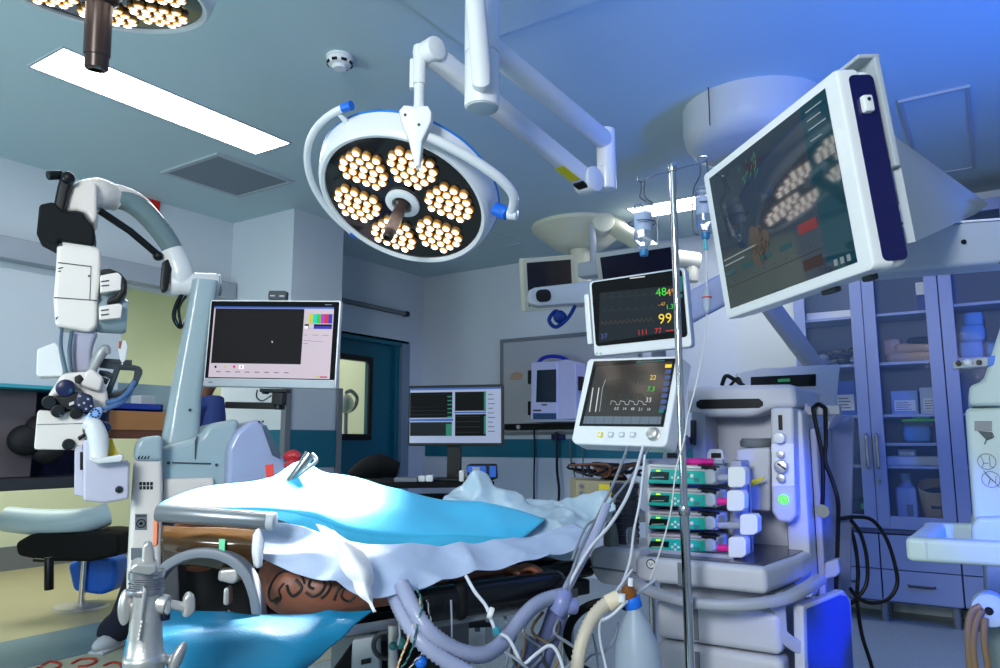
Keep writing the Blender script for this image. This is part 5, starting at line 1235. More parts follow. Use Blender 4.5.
# ------------------------------------------------------------------ infusion stand
DP = 2.15
t = thing('infusion_stand', 'chrome infusion pole in front of the monitors with wire hooks on top', 'infusion stand', V((pt(690, 668, DP).x, pt(690, 668, DP).y, 0)))
x, y_ = pt(690, 668, DP).x, pt(690, 668, DP).y
ztop, zj = pt(673, 164, DP).z, pt(686, 508, DP).z
CHR = mat('chrome_tube', (205, 205, 210), rough=.12, metal=1, var=.02)
m = MB(); m.cyl((x, y_, zj), (x, y_, ztop), .0105, n=20); m.cyl((x, y_, .12), (x, y_, zj), .0135, n=20); po = m.build('pole', CHR, t)
m = MB(); m.cyl((x, y_, zj-.02), (x, y_, zj+.006), .0165, n=20, bev=.002); m.build('collar', STEEL, po); m = MB(); m.cyl((x, y_, ztop-.025), (x, y_, ztop+.002), .0135, n=20, bev=.002); m.build('collar', STEEL, po)
for k in range(5):
    a = R(72*k+20); m = MB(); e = V((x+.3*math.cos(a), y_+.3*math.sin(a), .08)); m.tube([V((x, y_, .14)), V((x+.15*math.cos(a), y_+.15*math.sin(a), .125)), e], .014, 10); m.cyl(e-V((0, 0, .03)), e, .008, n=8)
    lg = m.build('leg', CHR, t); m = MB(); m.cyl(e+V((-.012, 0, -.05)), e+V((.012, 0, -.05)), .03, n=18, bev=.004); m.build('castor', BLACK, lg)
m = MB()
def W_(*q): return [pt(a_, b_, DP+(c_ if len(q[0]) > 2 else 0)) for a_, b_, *c2 in q for c_ in [c2[0] if c2 else 0]]
m.tube([pt(671, 172, DP), pt(658, 174, DP-.01), pt(648, 179, DP-.02), pt(643, 182, DP-.03), pt(638, 181, DP-.035), pt(638, 176, DP-.04)], .0024, 7, sm=5)
m.tube([pt(643, 182, DP-.03), pt(646, 180, DP-.03), pt(649, 176, DP-.035)], .0022, 7, sm=4)
m.tube([pt(674, 170, DP), pt(688, 166, DP+.01), pt(698, 164, DP+.02), pt(704, 162, DP+.03), pt(708, 158, DP+.035), pt(704, 156, DP+.04), pt(698, 158, DP+.045), pt(700, 164, DP+.04)], .0024, 7, sm=5)
m.build('hook', STEEL, t)
def hanger(label, pts, ring, group=None):
    t = thing('bottle_hanger', label, 'bottle hanger', pts[0][0])
    m = MB()
    for P in pts: m.tube(P, .0022, 7, sm=4)
    m.torus(ring[0], (0, 0, 1), ring[1], .002, 28, 6, R(ring[2]), R(ring[3])); m.build('wire', mat('dark_wire', (96, 100, 108), rough=.3, metal=.8, var=.02), t); return t
d1 = DP-.03
hanger('wire hanger holding the left infusion bottle', [[pt(641, 181, d1), pt(641, 190, d1), pt(640, 197, d1), pt(645, 201, d1), pt(655, 207, d1), pt(657, 215, d1), pt(658, 240, d1), pt(658, 248, d1)], [pt(645, 181, d1), pt(644, 190, d1), pt(646, 198, d1), pt(653, 203, d1)]], (pt(642, 223.5, d1), .039, 0, 330))
d2 = DP+.035
hanger('wire hanger holding the right infusion bottle', [[pt(700, 163, d2), pt(700, 175, d2), pt(694, 188, d2), pt(693, 200, d2), pt(692.5, 225, d2), pt(694, 233, d2), pt(699, 235, d2)], [pt(707, 161, d2), pt(708, 175, d2), pt(712, 190, d2), pt(713, 230, d2)]], (pt(703, 205, d2), .035, 0, 330))
BOT = mat('bottle_clear', (214, 228, 245), rough=.05, trans=.9, alpha=.75, var=0, ior=1.25)
def bottle(label, x, y0, y1, d, rad):
    a, b_ = pt(x, y0, d), pt(x, y1, d); L = a.z-b_.z
    t = thing('infusion_bottle', label, 'bottle', a)
    m = MB(); m.lathe([(.001, 0), (rad*.8, 0), (rad, L*.04), (rad, L*.66), (rad*.92, L*.72), (rad*.5, L*.82), (rad*.42, L*.84), (rad*.42, L*.9), (.001, L*.9)], a, a-V((0, 0, 1)), 28); m.build('flask', BOT, t)
    m = MB(); m.lathe([(.001, L*.88), (rad*.48, L*.88), (rad*.48, L*.95), (rad*.4, L), (.001, L)], a, a-V((0, 0, 1)), 20); m.build('cap', mat('cap_teal', (30, 110, 160), rough=.4, var=.03), t)
    m = MB(); an0 = VY-R(160); m.lathe([(rad*1.012, L*.2), (rad*1.012, L*.54)], a, a-V((0, 0, 1)), 24, caps=False, a0=R(60), a1=R(235)); m.build('label_band', mat('bottle_label', (150, 166, 196), rough=.5, var=.12, scale=60), t)
    return t
bottle('left infusion bottle hanging upside down in a wire hanger', 642.5, 204, 256, d1, .0265)
bottle('right infusion bottle feeding the drip line, beside the tilted display', 703.5, 188, 239, d2, .0265)
t = thing('drip_line', 'drip chamber with a red ring and thin tube under the right bottle', 'drip line', pt(706, 300, d2))
m = MB(); m.cyl(pt(705, 244, d2), pt(705, 238, d2), .005, n=10); m.cyl(pt(706, 250, d2), pt(705.5, 244, d2), .006, n=10); m.build('spike', mat('spike_teal', (70, 170, 190), rough=.4, var=.03), t)
m = MB(); m.tube([pt(706, 249, d2), pt(706.5, 265, d2), pt(707, 290, d2)], .0022, 6); m.tube([pt(707, 314, d2), pt(706, 325, d2), pt(703, 350, d2-.02), pt(696, 385, d2-.04), pt(688, 415, d2-.05), pt(684, 440, d2-.08), pt(676, 470, d2-.1), pt(671, 510, d2-.1), pt(662, 545, d2-.1), pt(650, 580, d2-.1)], .0022, 6, sm=5); m.build('tube', TUBEW, t)
m = MB(); m.lathe([(.001, 0), (.006, 0), (.0125, .02), (.0125, .06), (.008, .07), (.003, .075), (.001, .075)], pt(707, 288, d2), pt(707, 320, d2), 18); m.build('chamber', FROST, t)
m = MB(); m.torus(pt(707, 297.5, d2), (0, 0, 1), .0135, .0018, 24, 6); m.build('red_ring', mat('ring_red', (205, 40, 40), rough=.4, var=.02), t)
# ------------------------------------------------------------------ glass-front cabinets on the back wall
YC = 5.78
CABM = mat('cabinet_laminate', (128, 142, 178), rough=.4, var=.02)
CABI = mat('cabinet_inside', (74, 88, 122), rough=.5, var=.03)
GLS = mat('cabinet_glass', (150, 185, 225), rough=.04, alpha=.06, var=0, spec=.15)
def cx(x, y=400): return py(x, y, YC).x
def cz(y, x=905): return py(x, y, YC).z
zs = [cz(311), cz(361), cz(414), cz(443), cz(466)]
zb, zt_ = cz(530), 2.80
SHY = 6.14
def cabinet(label, xs, door_labels, shelf_sets):
    x0, x1 = xs[0], xs[-1]
    t = thing('glass_cabinet', label, 'cabinet', V(((x0+x1)/2, 5.97, 0)))
    m = MB(); m.bb((x0, YC+.02, .13), (x0+.018, SHY, zt_)); m.bb((x1-.018, YC+.02, .13), (x1, SHY, zt_)); m.bb((x0, SHY-.012, .13), (x1, SHY, zt_)); m.bb((x0, YC+.02, zt_-.02), (x1, SHY, zt_)); m.bb((x0, YC+.02, zb-.03), (x1, SHY, zb)); m.bb((x0, YC+.02, .13), (x1, SHY, .15))
    xm = (x0+x1)/2; m.bb((xs[1]-.009, YC+.02, zb), (xs[1]+.009, SHY, zt_)); m.build('carcass', [CABI], t)
    for i in range(2):
        for z in shelf_sets[i]:
            m = MB(); m.bb((xs[i]+.018, YC+.03, z-.018), (xs[i+1]-.018, SHY-.012, z)); m.build('shelf', CABM, t)
    for i in range(2):
        a, b_ = xs[i]+.002, xs[i+1]-.002; s_ = .078; m = MB()
        z0 = zb+.002
        m.bb((a, YC, z0), (a+s_, YC+.02, zt_), .003); m.bb((b_-s_, YC, z0), (b_, YC+.02, zt_), .003); m.bb((a+s_, YC, z0), (b_-s_, YC+.02, z0+.085), .003); m.bb((a+s_, YC, zt_-.08), (b_-s_, YC+.02, zt_), .003)
        d_ = m.build('door', CABM, t)
        m = MB(); m.bb((a+s_, YC+.008, z0+.08), (b_-s_, YC+.012, zt_-.075)); m.build('glass_pane', GLS, d_)
        hx = b_-.03 if i == 0 else a+.03; za, zc = cz(468, 880), cz(434, 880)
        m = MB(); m.tube([V((hx, YC, zc)), V((hx, YC-.03, zc-.01)), V((hx, YC-.03, za+.01)), V((hx, YC, za))], .011, 10); m.build('handle', STEEL, d_)
        if i == 1:
            m = MB(); zk = cz(480, 883); m.cyl((hx, YC, zk), (hx, YC-.012, zk), .012, n=16); m.box((hx, YC-.018, zk-.01), (.004, .012, .05)); m.build('lock', STEEL, d_)
        zz_ = [.14, cz(572, 920), zb-.035]
        for k in range(2):
            m = MB(); m.bb((a+.002, YC, zz_[k]+.003), (b_-.002, YC+.02, zz_[k+1]-.003), .003); dr = m.build('drawer', CABM, t)
            zc_ = (zz_[k]+zz_[k+1])/2+.01
            if k == 0:
                m = MB(); xc = (a+b_)/2; m.tube([V((xc-.075, YC, zc_)), V((xc-.07, YC-.028, zc_)), V((xc+.07, YC-.028, zc_)), V((xc+.075, YC, zc_))], .008, 10); m.build('drawer_handle', DARKG, dr)
    for x in (x0+.05, xs[1], x1-.05):
        for y in (YC+.06, SHY-.05):
            m = MB(); m.cyl((x, y, 0), (x, y, .13), .022, .025, n=16); m.build('foot', MIDG, t)
    return t
xA, xB, xC = cx(869)-(cx(947)-cx(869)), cx(869), cx(947)
xD = xC+(xC-xB); xE = xD+(xC-xB)
cabinet('tall blue-grey cabinet with two glass doors, behind the anaesthesia machine', (xA, xB, xC), None, ([zs[0], zs[1], zs[2], zs[4]], zs))
cabinet('tall blue-grey glass-door cabinet at the right edge, holding folded blue linen', (xC+.003, xD, xE), None, ([cz(302, 970), cz(357, 970), zs[2], zs[4]], zs[:3]))
YI = 5.93
def ibox(name, label, cat, x0, y0, x1, y1, z, dep, mats, Y=YI, bev=.006, group=None):
    """a box on a shelf: x range and height from the picture, standing on shelf height z"""
    a, b_ = py(x0, (y0+y1)/2, Y), py(x1, (y0+y1)/2, Y); h = py((x0+x1)/2, y0, Y).z-py((x0+x1)/2, y1, Y).z
    t = thing(name, label, cat, V(((a.x+b_.x)/2, Y+dep/2, z)), group)
    m = MB(); m.bb((a.x, Y, z+.0005), (b_.x, Y+dep, z+h), bev); m.build('carton', mats[0], t)
    if len(mats) > 1:
        m = MB(); w_ = b_.x-a.x; m.bb((a.x+w_*.12, Y-.002, z+h*.15), (b_.x-w_*.1, Y+.001, z+h*.6)); pn = m.build('printed_label', mats[1], t)
        m = MB(); m.T = basis(V((a.x+w_*.12, Y-.003, z+h*.15)), V((1, 0, 0)), V((0, 0, 1)))
        for k in range(4): m.rect(w_*.06, h*(.06+.09*k), w_*(.62-.1*(k % 2)), h*(.085+.09*k))
        m.build('print_lines', DARKG, pn, flat=True)
    return t
BXB = mat('box_blue', (40, 84, 190), rough=.5, var=.05); BXW = mat('box_white', (208, 212, 222), rough=.5, var=.04); BXL = mat('box_lightblue', (120, 150, 205), rough=.5, var=.05)
BEIGE = mat('beige_cloth', (176, 150, 132), rough=.8, var=.1, scale=12, bump=.2, bscale=90)
LINEN = mat('blue_linen', (96, 146, 214), rough=.75, var=.1, scale=12, bump=.2, bscale=90)
t = ibox('storage_box', 'dark blue box with a white lid on the cabinet top shelf', 'box', 917, 288, 936, 306, zs[0], .15, [mat('box_navy', (20, 34, 130), rough=.5, var=.05)])
m = MB(); a, b_ = py(915, 283, YI-.01), py(938, 283, YI-.01); z1 = zs[0]+(py(926, 288, YI).z-py(926, 306, YI).z); m.bb((a.x, YI-.01, z1), (b_.x, YI+.16, z1+.09), .006); m.build('lid', BXW, t)
def soft(name, label, cat, x0, y0, x1, y1, Y, dep, m_, z=None, group=None, sag=.0):
    a, b_ = py(x0, (y0+y1)/2, Y), py(x1, (y0+y1)/2, Y); h = py((x0+x1)/2, y0, Y).z-py((x0+x1)/2, y1, Y).z; zc = py((x0+x1)/2, y1, Y).z if z is None else z
    m = MB(); bm = bmesh.new(); bmesh.ops.create_cube(bm, size=1); bmesh.ops.subdivide_edges(bm, edges=bm.edges[:], cuts=7, use_grid_fill=True)
    for v in bm.verts:
        p = v.co*2; q = p.copy()
        for i in range(3):
            j, k = (i+1) % 3, (i+2) % 3; q[i] = p[i]*math.sqrt(max(0, 1-p[j]**2/2-p[k]**2/2+p[j]**2*p[k]**2/3))
        p = p.lerp(q, .45)/2; n_ = noise.noise(p*4+V((x0, y0, 0)))*.06
        v.co = V((p.x*(b_.x-a.x)+(a.x+b_.x)/2, p.y*dep+Y+dep/2, (p.z+.5)*h*(1+n_)+zc+.001))
    m.bmadd(bm); return single(name, m, m_, label, cat, group, ang=80)
hb = py(910, 350, YI).z
s1 = soft('cushion', 'lowest beige cushion on the second cabinet shelf', 'cushion', 883, 349, 940, 360, YI, .2, BEIGE, zs[1])
s2 = soft('cushion', 'second beige cushion, resting on the lowest one in the cabinet', 'cushion', 891, 339, 940, 350, YI, .2, BEIGE, zs[1]+(py(910, 349, YI).z-py(910, 360, YI).z)-.012)
soft('cushion', 'flat dark green cushion on top of the beige ones', 'cushion', 905, 331, 940, 340, YI, .18, mat('dark_green_cloth', (28, 46, 48), rough=.8, var=.1), zs[1]+(py(910, 339, YI).z-py(910, 360, YI).z)-.03)
soft('cushion', 'beige cushion leaning at the left of the cushion pile', 'cushion', 882, 333, 901, 352, YI+.02, .16, BEIGE, zs[1]+.05)
ibox('carton', 'light blue carton with printing, left of the pair on the third shelf', 'box', 891, 389, 918, 413, zs[2], .2, [BXL, BXW], YI)
ibox('carton', 'pale printed carton, right of the pair on the third shelf', 'box', 920, 386, 944, 413, zs[2], .2, [mat('box_pale', (170, 184, 214), rough=.5, var=.05), BXW], YI)
soft('folded_pack', 'soft blue pack on the narrow fourth shelf', 'pack', 902, 424, 932, 442, YI, .16, LINEN, zs[3])
t = thing('lidded_tray', 'clear tray with a bright green lid above the blue pack', 'tray', py(917, 424, YI))
t.matrix_world = Matrix.Translation(V((py(917, 420, YI).x, YI+.1, zs[2]-.085))); WM[t.name] = t.matrix_world.copy()
m = MB(); a, b_ = py(903, 418, YI), py(933, 418, YI); zt2 = zs[2]-.03; m.bb((a.x, YI, zt2-.06), (b_.x, YI+.15, zt2-.018), .006); m.build('tub', CLEAR, t)
m = MB(); m.bb((a.x-.01, YI-.01, zt2-.018), (b_.x+.01, YI+.16, zt2), .006); m.box(((a.x+b_.x)/2+.02, YI-.01, zt2+.008), (.1, .02, .014), .004); m.build('lid', mat('lid_lime', (90, 220, 40), rough=.4, var=.04), t)
t = ibox('flat_pack', 'long white flat pack on the fifth shelf', 'pack', 887, 456, 946, 465, zs[4], .2, [BXW])
ibox('small_carton', 'small light blue carton on the white flat pack', 'box', 898, 450, 916, 457, zs[4]+(py(910, 456, YI).z-py(910, 465, YI).z), .1, [BXL, BXW])
# jerrycan bottle
zc = zb; t = thing('jerrycan', 'pale plastic jerrycan on the bottom cabinet shelf', 'canister', V((py(906, 500, YI).x, YI+.08, zc)))
m = MB(); a, b_ = py(895.5, 500, YI), py(917, 500, YI); h1 = py(905, 487, YI).z; w_ = b_.x-a.x
m.bb((a.x, YI, zc+.001), (b_.x, YI+.14, h1), .02, seg=3); m.build('body', mat('jerrycan_white', (168, 184, 220), rough=.4, var=.03, trans=.2), t)
m = MB(); xc = (a.x+b_.x)/2; m.lathe([(w_*.42, 0), (w_*.3, .025), (w_*.22, .04), (w_*.22, .055)], (xc, YI+.07, h1-.006), (xc, YI+.07, h1+1), 20); m.build('shoulder', MATS['jerrycan_white'], t)
m = MB(); m.cyl((xc, YI+.07, h1+.045), (xc, YI+.07, h1+.09), w_*.24, n=20, bev=.004); m.build('screw_cap', BXL, t)
m = MB(); m.T = basis(V((xc+.02, YI-.001, (zc+h1)/2)), V((1, 0, 0)), V((0, 0, 1))); m.rect(-.02, -.06, .02, .02); m.build('label', MIDG, t, flat=True)
# beige bin
t = thing('waste_bin', 'beige open bin with a dark mouth on the bottom cabinet shelf', 'bin', V((py(935, 500, YI).x, YI+.08, zc)))
xc = py(936, 500, YI).x; r0 = (py(954, 490, YI).x-py(918, 490, YI).x)/2; h1 = py(930, 480, YI).z-zc
bb_ = V((xc, YI+r0+.03, zc+.06)); bt_ = bb_+V((0, -.5, 1))
m = MB(); m.lathe([(.001, 0), (r0*.78, .0), (r0*.9, h1*.3), (r0, h1*.78), (r0*.94, h1*.78), (r0*.86, h1*.3), (r0*.7, .02), (.001, .02)], bb_, bt_, 36); m.build('bucket', mat('bin_beige', (188, 164, 126), rough=.45, var=.05), t)
m = MB(); g_ = bb_+V((0, -.5, 1)).normalized()*h1*.45+V((0, -1, -.5)).normalized()*r0*.93; m.box((g_.x, g_.y, g_.z), (.06, .02, .02), .004); m.build('grip', DARKG, t)
m = MB(); m.lathe([(r0*.9, 0), (r0*.8, .015), (.001, .015)], bb_+V((0, -.5, 1)).normalized()*h1*.55, bt_, 30); m.build('liner', BLACKM, t)
# left door contents
ibox('paper_stack', 'stack of white sheets on the top left cabinet shelf', 'paper', 806, 306, 858, 315, zs[0], .22, [BXW])
hp = MB(); rnd = random.Random(11)
for k in range(26):
    x = rnd.uniform(822, 864); c = py(x, 360, YI+rnd.uniform(0, .1)); r_ = rnd.uniform(.025, .05); zz_ = zs[1]+rnd.uniform(.03, .12)
    hp.m = rnd.randint(0, 2); hp.ell((c.x, c.y, max(zz_, zs[1]+r_)), (r_*1.3, r_, r_*.8), n=8, m=6)
o = single('bagged_instruments', hp, [BLACK, DARKG, MIDG], 'dark heap of bagged instruments on the second left shelf', 'instruments', flat=False)
o['kind'] = 'stuff'
t = ibox('document_box', 'deep blue box with white labels, behind the machine on the third shelf', 'box', 834, 378, 856, 413, zs[2], .2, [BXB, BXW])
ibox('small_box', 'small white and black box beside the deep blue one', 'box', 857, 390, 866, 413, zs[2], .15, [BXW])
t = ibox('instrument_case', 'dark case with a green label on the bottom left shelf', 'case', 852, 492, 872, 517, zb, .2, [mat('case_dark', (26, 34, 54), rough=.5, var=.05)])
m = MB(); a, b_ = py(861, 505, YI), py(869, 505, YI); m.bb((a.x, YI-.003, a.z-.03), (b_.x, YI, a.z+.01)); m.build('green_label', mat('label_green', (90, 200, 50), rough=.5, var=.03), t)
# right cabinet linen
for k, (x0, y0, x1, y1, lb) in enumerate(((959, 338, 984, 357, 'lowest folded blue linen bundle at the left of the right cabinet'), (960, 322, 986, 340, 'middle folded blue linen bundle in the right cabinet'), (962, 309, 984, 324, 'topmost folded blue linen bundle in the right cabinet'), (986, 340, 1010, 357, 'blue linen bundle lying beside the pile, cut by the picture edge'))):
    zsh = cz(357, 970); a = py(970, y1, YI).z-py(970, 357, YI).z
    soft('linen_bundle', lb, 'linen', x0, y0, x1, y1, YI, .2, LINEN, zsh+max(0, a))
# ------------------------------------------------------------------ pale unit at the right edge
DR = 2.1
face(960)
rm = thing('mobile_unit', 'pale green-grey medical unit with a tray loop and hoses at the right edge', 'medical unit', V((pt(1005, 668, DR).x, pt(1005, 668, DR).y, 0)))
UN = mat('unit_greygreen', (176, 194, 194), rough=.45, var=.02)
m = MB(); vp(m, [(965, 408), (1060, 404), (1060, 570), (974, 530)], DR, .3, .015); col = m.build('column', UN, rm)
m = MB(); vp(m, [(969, 386), (983, 381), (1002, 322), (1050, 300), (1050, 406), (969, 406)], DR-.02, .32, .012); m.build('head', UN, rm)
m = MB(); vp(m, [(953, 361), (988, 357.5), (988, 366), (953, 369)], DR-.03, .03, .003); br_ = m.build('button_bar', LIGHTG, rm)
m = MB()
for x in (958.5, 979): p = pt(x, 363.5-(x-958)*.05, DR-.03); m.cyl(p, p-FH*.012, .007, n=16, bev=.002)
m.m = 1; p = pt(968, 363, DR-.03); m.ell(p, (.013, .013, .011)); m.m = 2; vp(m, [(986, 357), (996, 355), (996, 366), (986, 366.5)], DR-.02, .03, .003); m.build('button', [BLACK, WHITE, BLUEP], br_)
m = MB(); vp(m, [(974.5, 421), (992, 421), (992, 431), (974.5, 431)], DR-.002, .004, 0); m.build('type_plate', mat('plate_grey', (118, 122, 128), rough=.4, var=.08, scale=80), col)
m = MB(); Mc = basis(pt(986, 460, DR-.003), RH, V((0, 0, 1)))
pm = DR/FOC
def pic(pts, w=.0014):
    m.T = Mc; m.line([((x-986)*pm, (460-y)*pm) for x, y in pts], w); m.T = Matrix()
def circ(x, y, r): pic([(x+r*math.cos(2*math.pi*k/24), y+r*math.sin(2*math.pi*k/24)) for k in range(25)])
circ(986.5, 461.5, 7.5); circ(988.5, 478.5, 7.5)
pic([(982, 456), (984, 463), (982, 467)]); pic([(984, 463), (988, 463)]); pic([(989, 456), (989, 466), (992, 467)]); pic([(984, 473), (988, 478), (986, 484)]); pic([(988, 478), (992, 482), (993, 475)]); pic([(983, 470), (995, 486)])
m.T = Mc; m.flat([((x-986)*pm, (460-y)*pm) for x, y in ((982, 432), (993, 433), (993, 439), (988, 440))][::-1]); m.T = Matrix()
pic([(982, 432), (988, 440), (986, 445)], .003); pic([(993, 434), (994, 438), (987, 441)], .003)
m.build('pictogram', mat('pictogram_ink', (60, 72, 80), rough=.5, var=0), col, flat=True)
# tray loop
m = MB()
def zl(pts, z): return [pz(x, y, z) for x, y in pts]
A = [pt(905, 540, 1.75), pt(1050, 562, 1.85), pt(1050, 545, 2.15), pt(915, 528, 2.1)]
z0 = A[0].z
oc = [(pt(919, 549, 1.78)), pt(1045, 566, 1.80), pt(1045, 545, 2.2), pt(936, 533, 2.1)]
def barz(mb, a, b_, w, h):
    d_ = (b_-a); d_.z = 0; L = d_.length; Mx = basis(V((a.x, a.y, a.z)), d_, V((0, 0, 1)).cross(d_)); mb.T = Mx; mb.box((L/2, 0, 0), (L+w, w, h), .012, seg=3); mb.T = Matrix()
zz0 = oc[0].z
for i in range(4): oc[i] = V((oc[i].x, oc[i].y, zz0))
barz(m, oc[0], oc[1], .05, .055); barz(m, oc[0], oc[3], .05, .055); barz(m, oc[3], oc[2], .05, .055); m.build('tray_loop', UN, rm)
m = MB(); vp(m, [(971, 528), (976, 518), (1050, 516), (1050, 560), (972, 556)], DR-.05, .3, .012); m.build('column_foot', UN, rm)
m = MB(); vp(m, [(984, 556), (1060, 556), (1060, 760), (990, 760)], DR+.02, .25, .012); m.build('pedestal', mat('unit_darker', (120, 136, 140), rough=.45, var=.03), rm)
m = MB(); p = pt(990, 611, DR-.09); m.cyl(p, p+FH*.07, .042, n=32, bev=.006); dk = m.build('disc_cover', UN, rm)
q_ = pt(1025, 640, DR+.15); m = MB(); m.bb((q_.x-.25, q_.y-.2, .03), (q_.x+.3, q_.y+.3, .12), .03); m.bb((q_.x-.14, q_.y-.1, .1), (q_.x+.14, q_.y+.14, .5), .02); m.build('floor_base', MATS['unit_darker'], rm)
for sx in (-.2, .25):
    for sy in (-.15, .25): m = MB(); m.cyl((q_.x+sx-.012, q_.y+sy, .035), (q_.x+sx+.012, q_.y+sy, .035), .035, n=18); m.build('castor', BLACK, rm)
m = MB(); q = pt(989, 611, DR-.092); m.torus(q, -FH, .008, .0025, 20, 6); m.cyl(q, q+FH*.004, .006, n=12); m.build('disc_bolt', BLACK, dk)
HB = mat('hose_brown', (128, 104, 78), rough=.45, var=.05)
for P in ([(981, 606), (972, 612), (968, 630), (970, 668), (976, 700)], [(982, 610), (976, 622), (973, 645), (977, 680), (980, 700)], [(985, 618), (984, 640), (988, 668), (990, 700)]):
    m = MB(); m.tube([pt(x, y, DR-.1) for x, y in P], .0085, 10, sm=6); m.build('hose', HB, rm)
face()
# dark blue cable reel of black cables by the machine
for k, (P, lb, r_) in enumerate((([(838, 519), (855, 517), (872, 520), (886, 538), (895, 565), (897, 585), (888, 599), (872, 603), (858, 598), (850, 588)], 'black cable looping widest between the machine and the cabinet', .007),
        ([(851, 520), (861, 535), (867, 560), (866, 585), (855, 600), (846, 606)], 'short black cable loop just right of the machine', .007),
        ([(846, 520), (854, 540), (858, 570), (857, 600), (862, 635), (872, 668), (876, 700)], 'black cable hanging down to the floor right of the machine', .007))):
    m = MB(); m.tube([pt(x, y, 2.75+.02*k) for x, y in P], r_, 8, sm=6); single('cable', m, BLACK, lb, 'cable', ang=80)
# ------------------------------------------------------------------ desk with monitor in the middle distance
DK = 4.5
zdk = pt(420, 481, DK).z
t = thing('equipment_desk', 'black two-shelf trolley desk in the middle, behind the drape', 'desk', V((pt(425, 485, DK).x, pt(425, 485, DK).y, 0)))
M = frame(pt(425, 483, DK)*1, VY+R(10)); M.translation.z = 0
wd, dp = .80, .5
for nm, z, th in (('desk_top', zdk, .035), ('lower_shelf', zdk-.1, .03), ('base_shelf', .18, .03)):
    m = MB(); m.T = M; m.box((0, .15, z-th/2), (wd, dp, th), .006); m.build(nm, BLACKM, t)
for sx in (-1, 1):
    for sy in (-.08, .38):
        m = MB(); m.T = M; m.box((sx*(wd/2-.03), sy, zdk/2-.01), (.035, .035, zdk-.05), .004); m.build('leg', MIDG, t)
Mm = basis(pt(455.4, 415, DK+.0), V((.941, .339, 0)), V((0, 0, 1)))
mo = thing('desk_monitor', 'black computer monitor with dark data panes on the trolley desk', 'monitor', Mm)
a, b_ = lp(Mm, 407.5, 446), lp(Mm, 503, 384); W3, H3 = b_[0]-a[0], b_[1]-a[1]
m = MB(); m.T = Mm; m.prism(rrect(W3, H3, .008), .035, T=Matrix.Translation(((a[0]+b_[0])/2, (a[1]+b_[1])/2, -.018)), bev=.005); m.build('housing', BLACK, mo)
m = MB(); z = .001
def mr(x0, y0, x1, y1, dz=0): m.T = Mm; p, q = lp(Mm, x0, y1), lp(Mm, x1, y0); m.rect(p[0], p[1], q[0], q[1], z=z+dz); m.T = Matrix()
m.m = 0; mr(409.5, 387, 501, 443)
m.m = 1; mr(409.5, 387, 501, 390.5, .0004); mr(409, 418.5, 453, 421.5, .0004); mr(454.5, 411.5, 486, 413.5, .0004)
m.m = 2; mr(410, 392, 452.5, 418, .0005); mr(455, 391.5, 486, 411, .0005); mr(455, 414, 486, 436, .0005)
m.m = 3; mr(410, 422, 452, 436, .0005)
m.m = 4
for k in range(6): mr(411, 394.5+k*4, 452, 395.1+k*4, .0008)
for k in range(4): mr(456, 416+k*5.3, 480, 416.6+k*5.3, .0008)
m.m = 5
for k in range(6): mr(447.5, 396+k*4, 452, 397.3+k*4, .0009)
mr(446, 424, 452, 436, .0008); mr(484, 392, 486, 410, .0008); mr(484, 416, 486, 434, .0008)
m.m = 6
for k in range(9): mr(488, 394+k*4.6, 493+(k % 3), 395+k*4.6, .0006)
m.build('screen', [glow('desk_ui', (170, 185, 220), .7), glow('desk_bar', (60, 110, 200), .6), mat('desk_pane', (6, 7, 9), rough=.4, var=0, spec=.1), mat('desk_pane2', (38, 42, 46), rough=.4, var=0, spec=.1), glow('desk_line', (52, 58, 64), .3), glow('desk_green', (30, 150, 120), .5), glow('desk_tint', (120, 150, 160), .4)], mo, flat=True)
m = MB(); pb_ = lp(Mm, 451, 480); m.T = Mm; c0_ = lp(Mm, 452, 448); m.box((c0_[0], (c0_[1]+pb_[1])/2-.0, -.05), (.085, c0_[1]-pb_[1]+.03, .04), .008); hz = Mm.translation.z
m.box((c0_[0], zdk-hz+.009, -.03), (.26, .018, .2), .006); m.build('stand', BLACK, mo)
def db(name, label, cat, x0, y0, x1, y1, m_, d=DK-.1, dep=.08, bev=.006):
    a, b_ = pt(x0, y1, d), pt(x1, y1, d); h = pt(x0, y0, d).z-a.z; m = MB(); m.T = basis(V(((a.x+b_.x)/2, (a.y+b_.y)/2, zdk)), RH, -FH*-1); m.T = frame(V(((a.x+b_.x)/2, (a.y+b_.y)/2, zdk+.001)), VY)
    m.bb((-(b_-a).length/2, 0, 0), ((b_-a).length/2, dep, h), bev); return m, m_, name, label, cat
for q in ((418, 474, 425, 480, 'left small white box in front of the desk monitor stand'), (425.5, 473.5, 433, 480, 'right small white box in front of the desk monitor stand')):
    m, mm_, n_, l_, c_ = db('small_box', q[4], 'box', *q[:4], WHITE); single(n_, m, mm_, l_, c_)
m, *_r2 = db('', '', '', 459, 469, 464, 480, None); single('white_bottle', m, WHITE, 'small white container beside the desk monitor stand', 'container')
dv = thing('pump_controller', 'small black and blue device with a rounded front at the right of the desk', 'device', pt(483, 480, DK-.12))
m = MB(); vp(m, [(466, 466), (469, 464), (497, 464), (498, 478), (493, 480.5), (468, 480.5)], DK-.12, .08, .01); m.build('case', BLACK, dv)
m = MB(); vp(m, [(467, 466), (486, 466), (487, 473), (480, 475), (472, 475), (467, 472)], DK-.13, .02, .006); vp(m, [(489.5, 466), (496, 466), (496, 477), (489.5, 477)], DK-.124, .01, 0); m.build('blue_front', BLUEP, dv)
m = MB(); vp(m, [(472, 467), (480, 467), (480, 474), (473, 474)], DK-.137, .01, .003); m.build('dial', LIGHTG, dv)
m, *_r2 = db('', '', '', 394, 476.5, 417, 480.5, None, DK-.12, .16, .003); single('keyboard', m, MIDG, 'low grey keyboard lying left on the desk', 'keyboard')
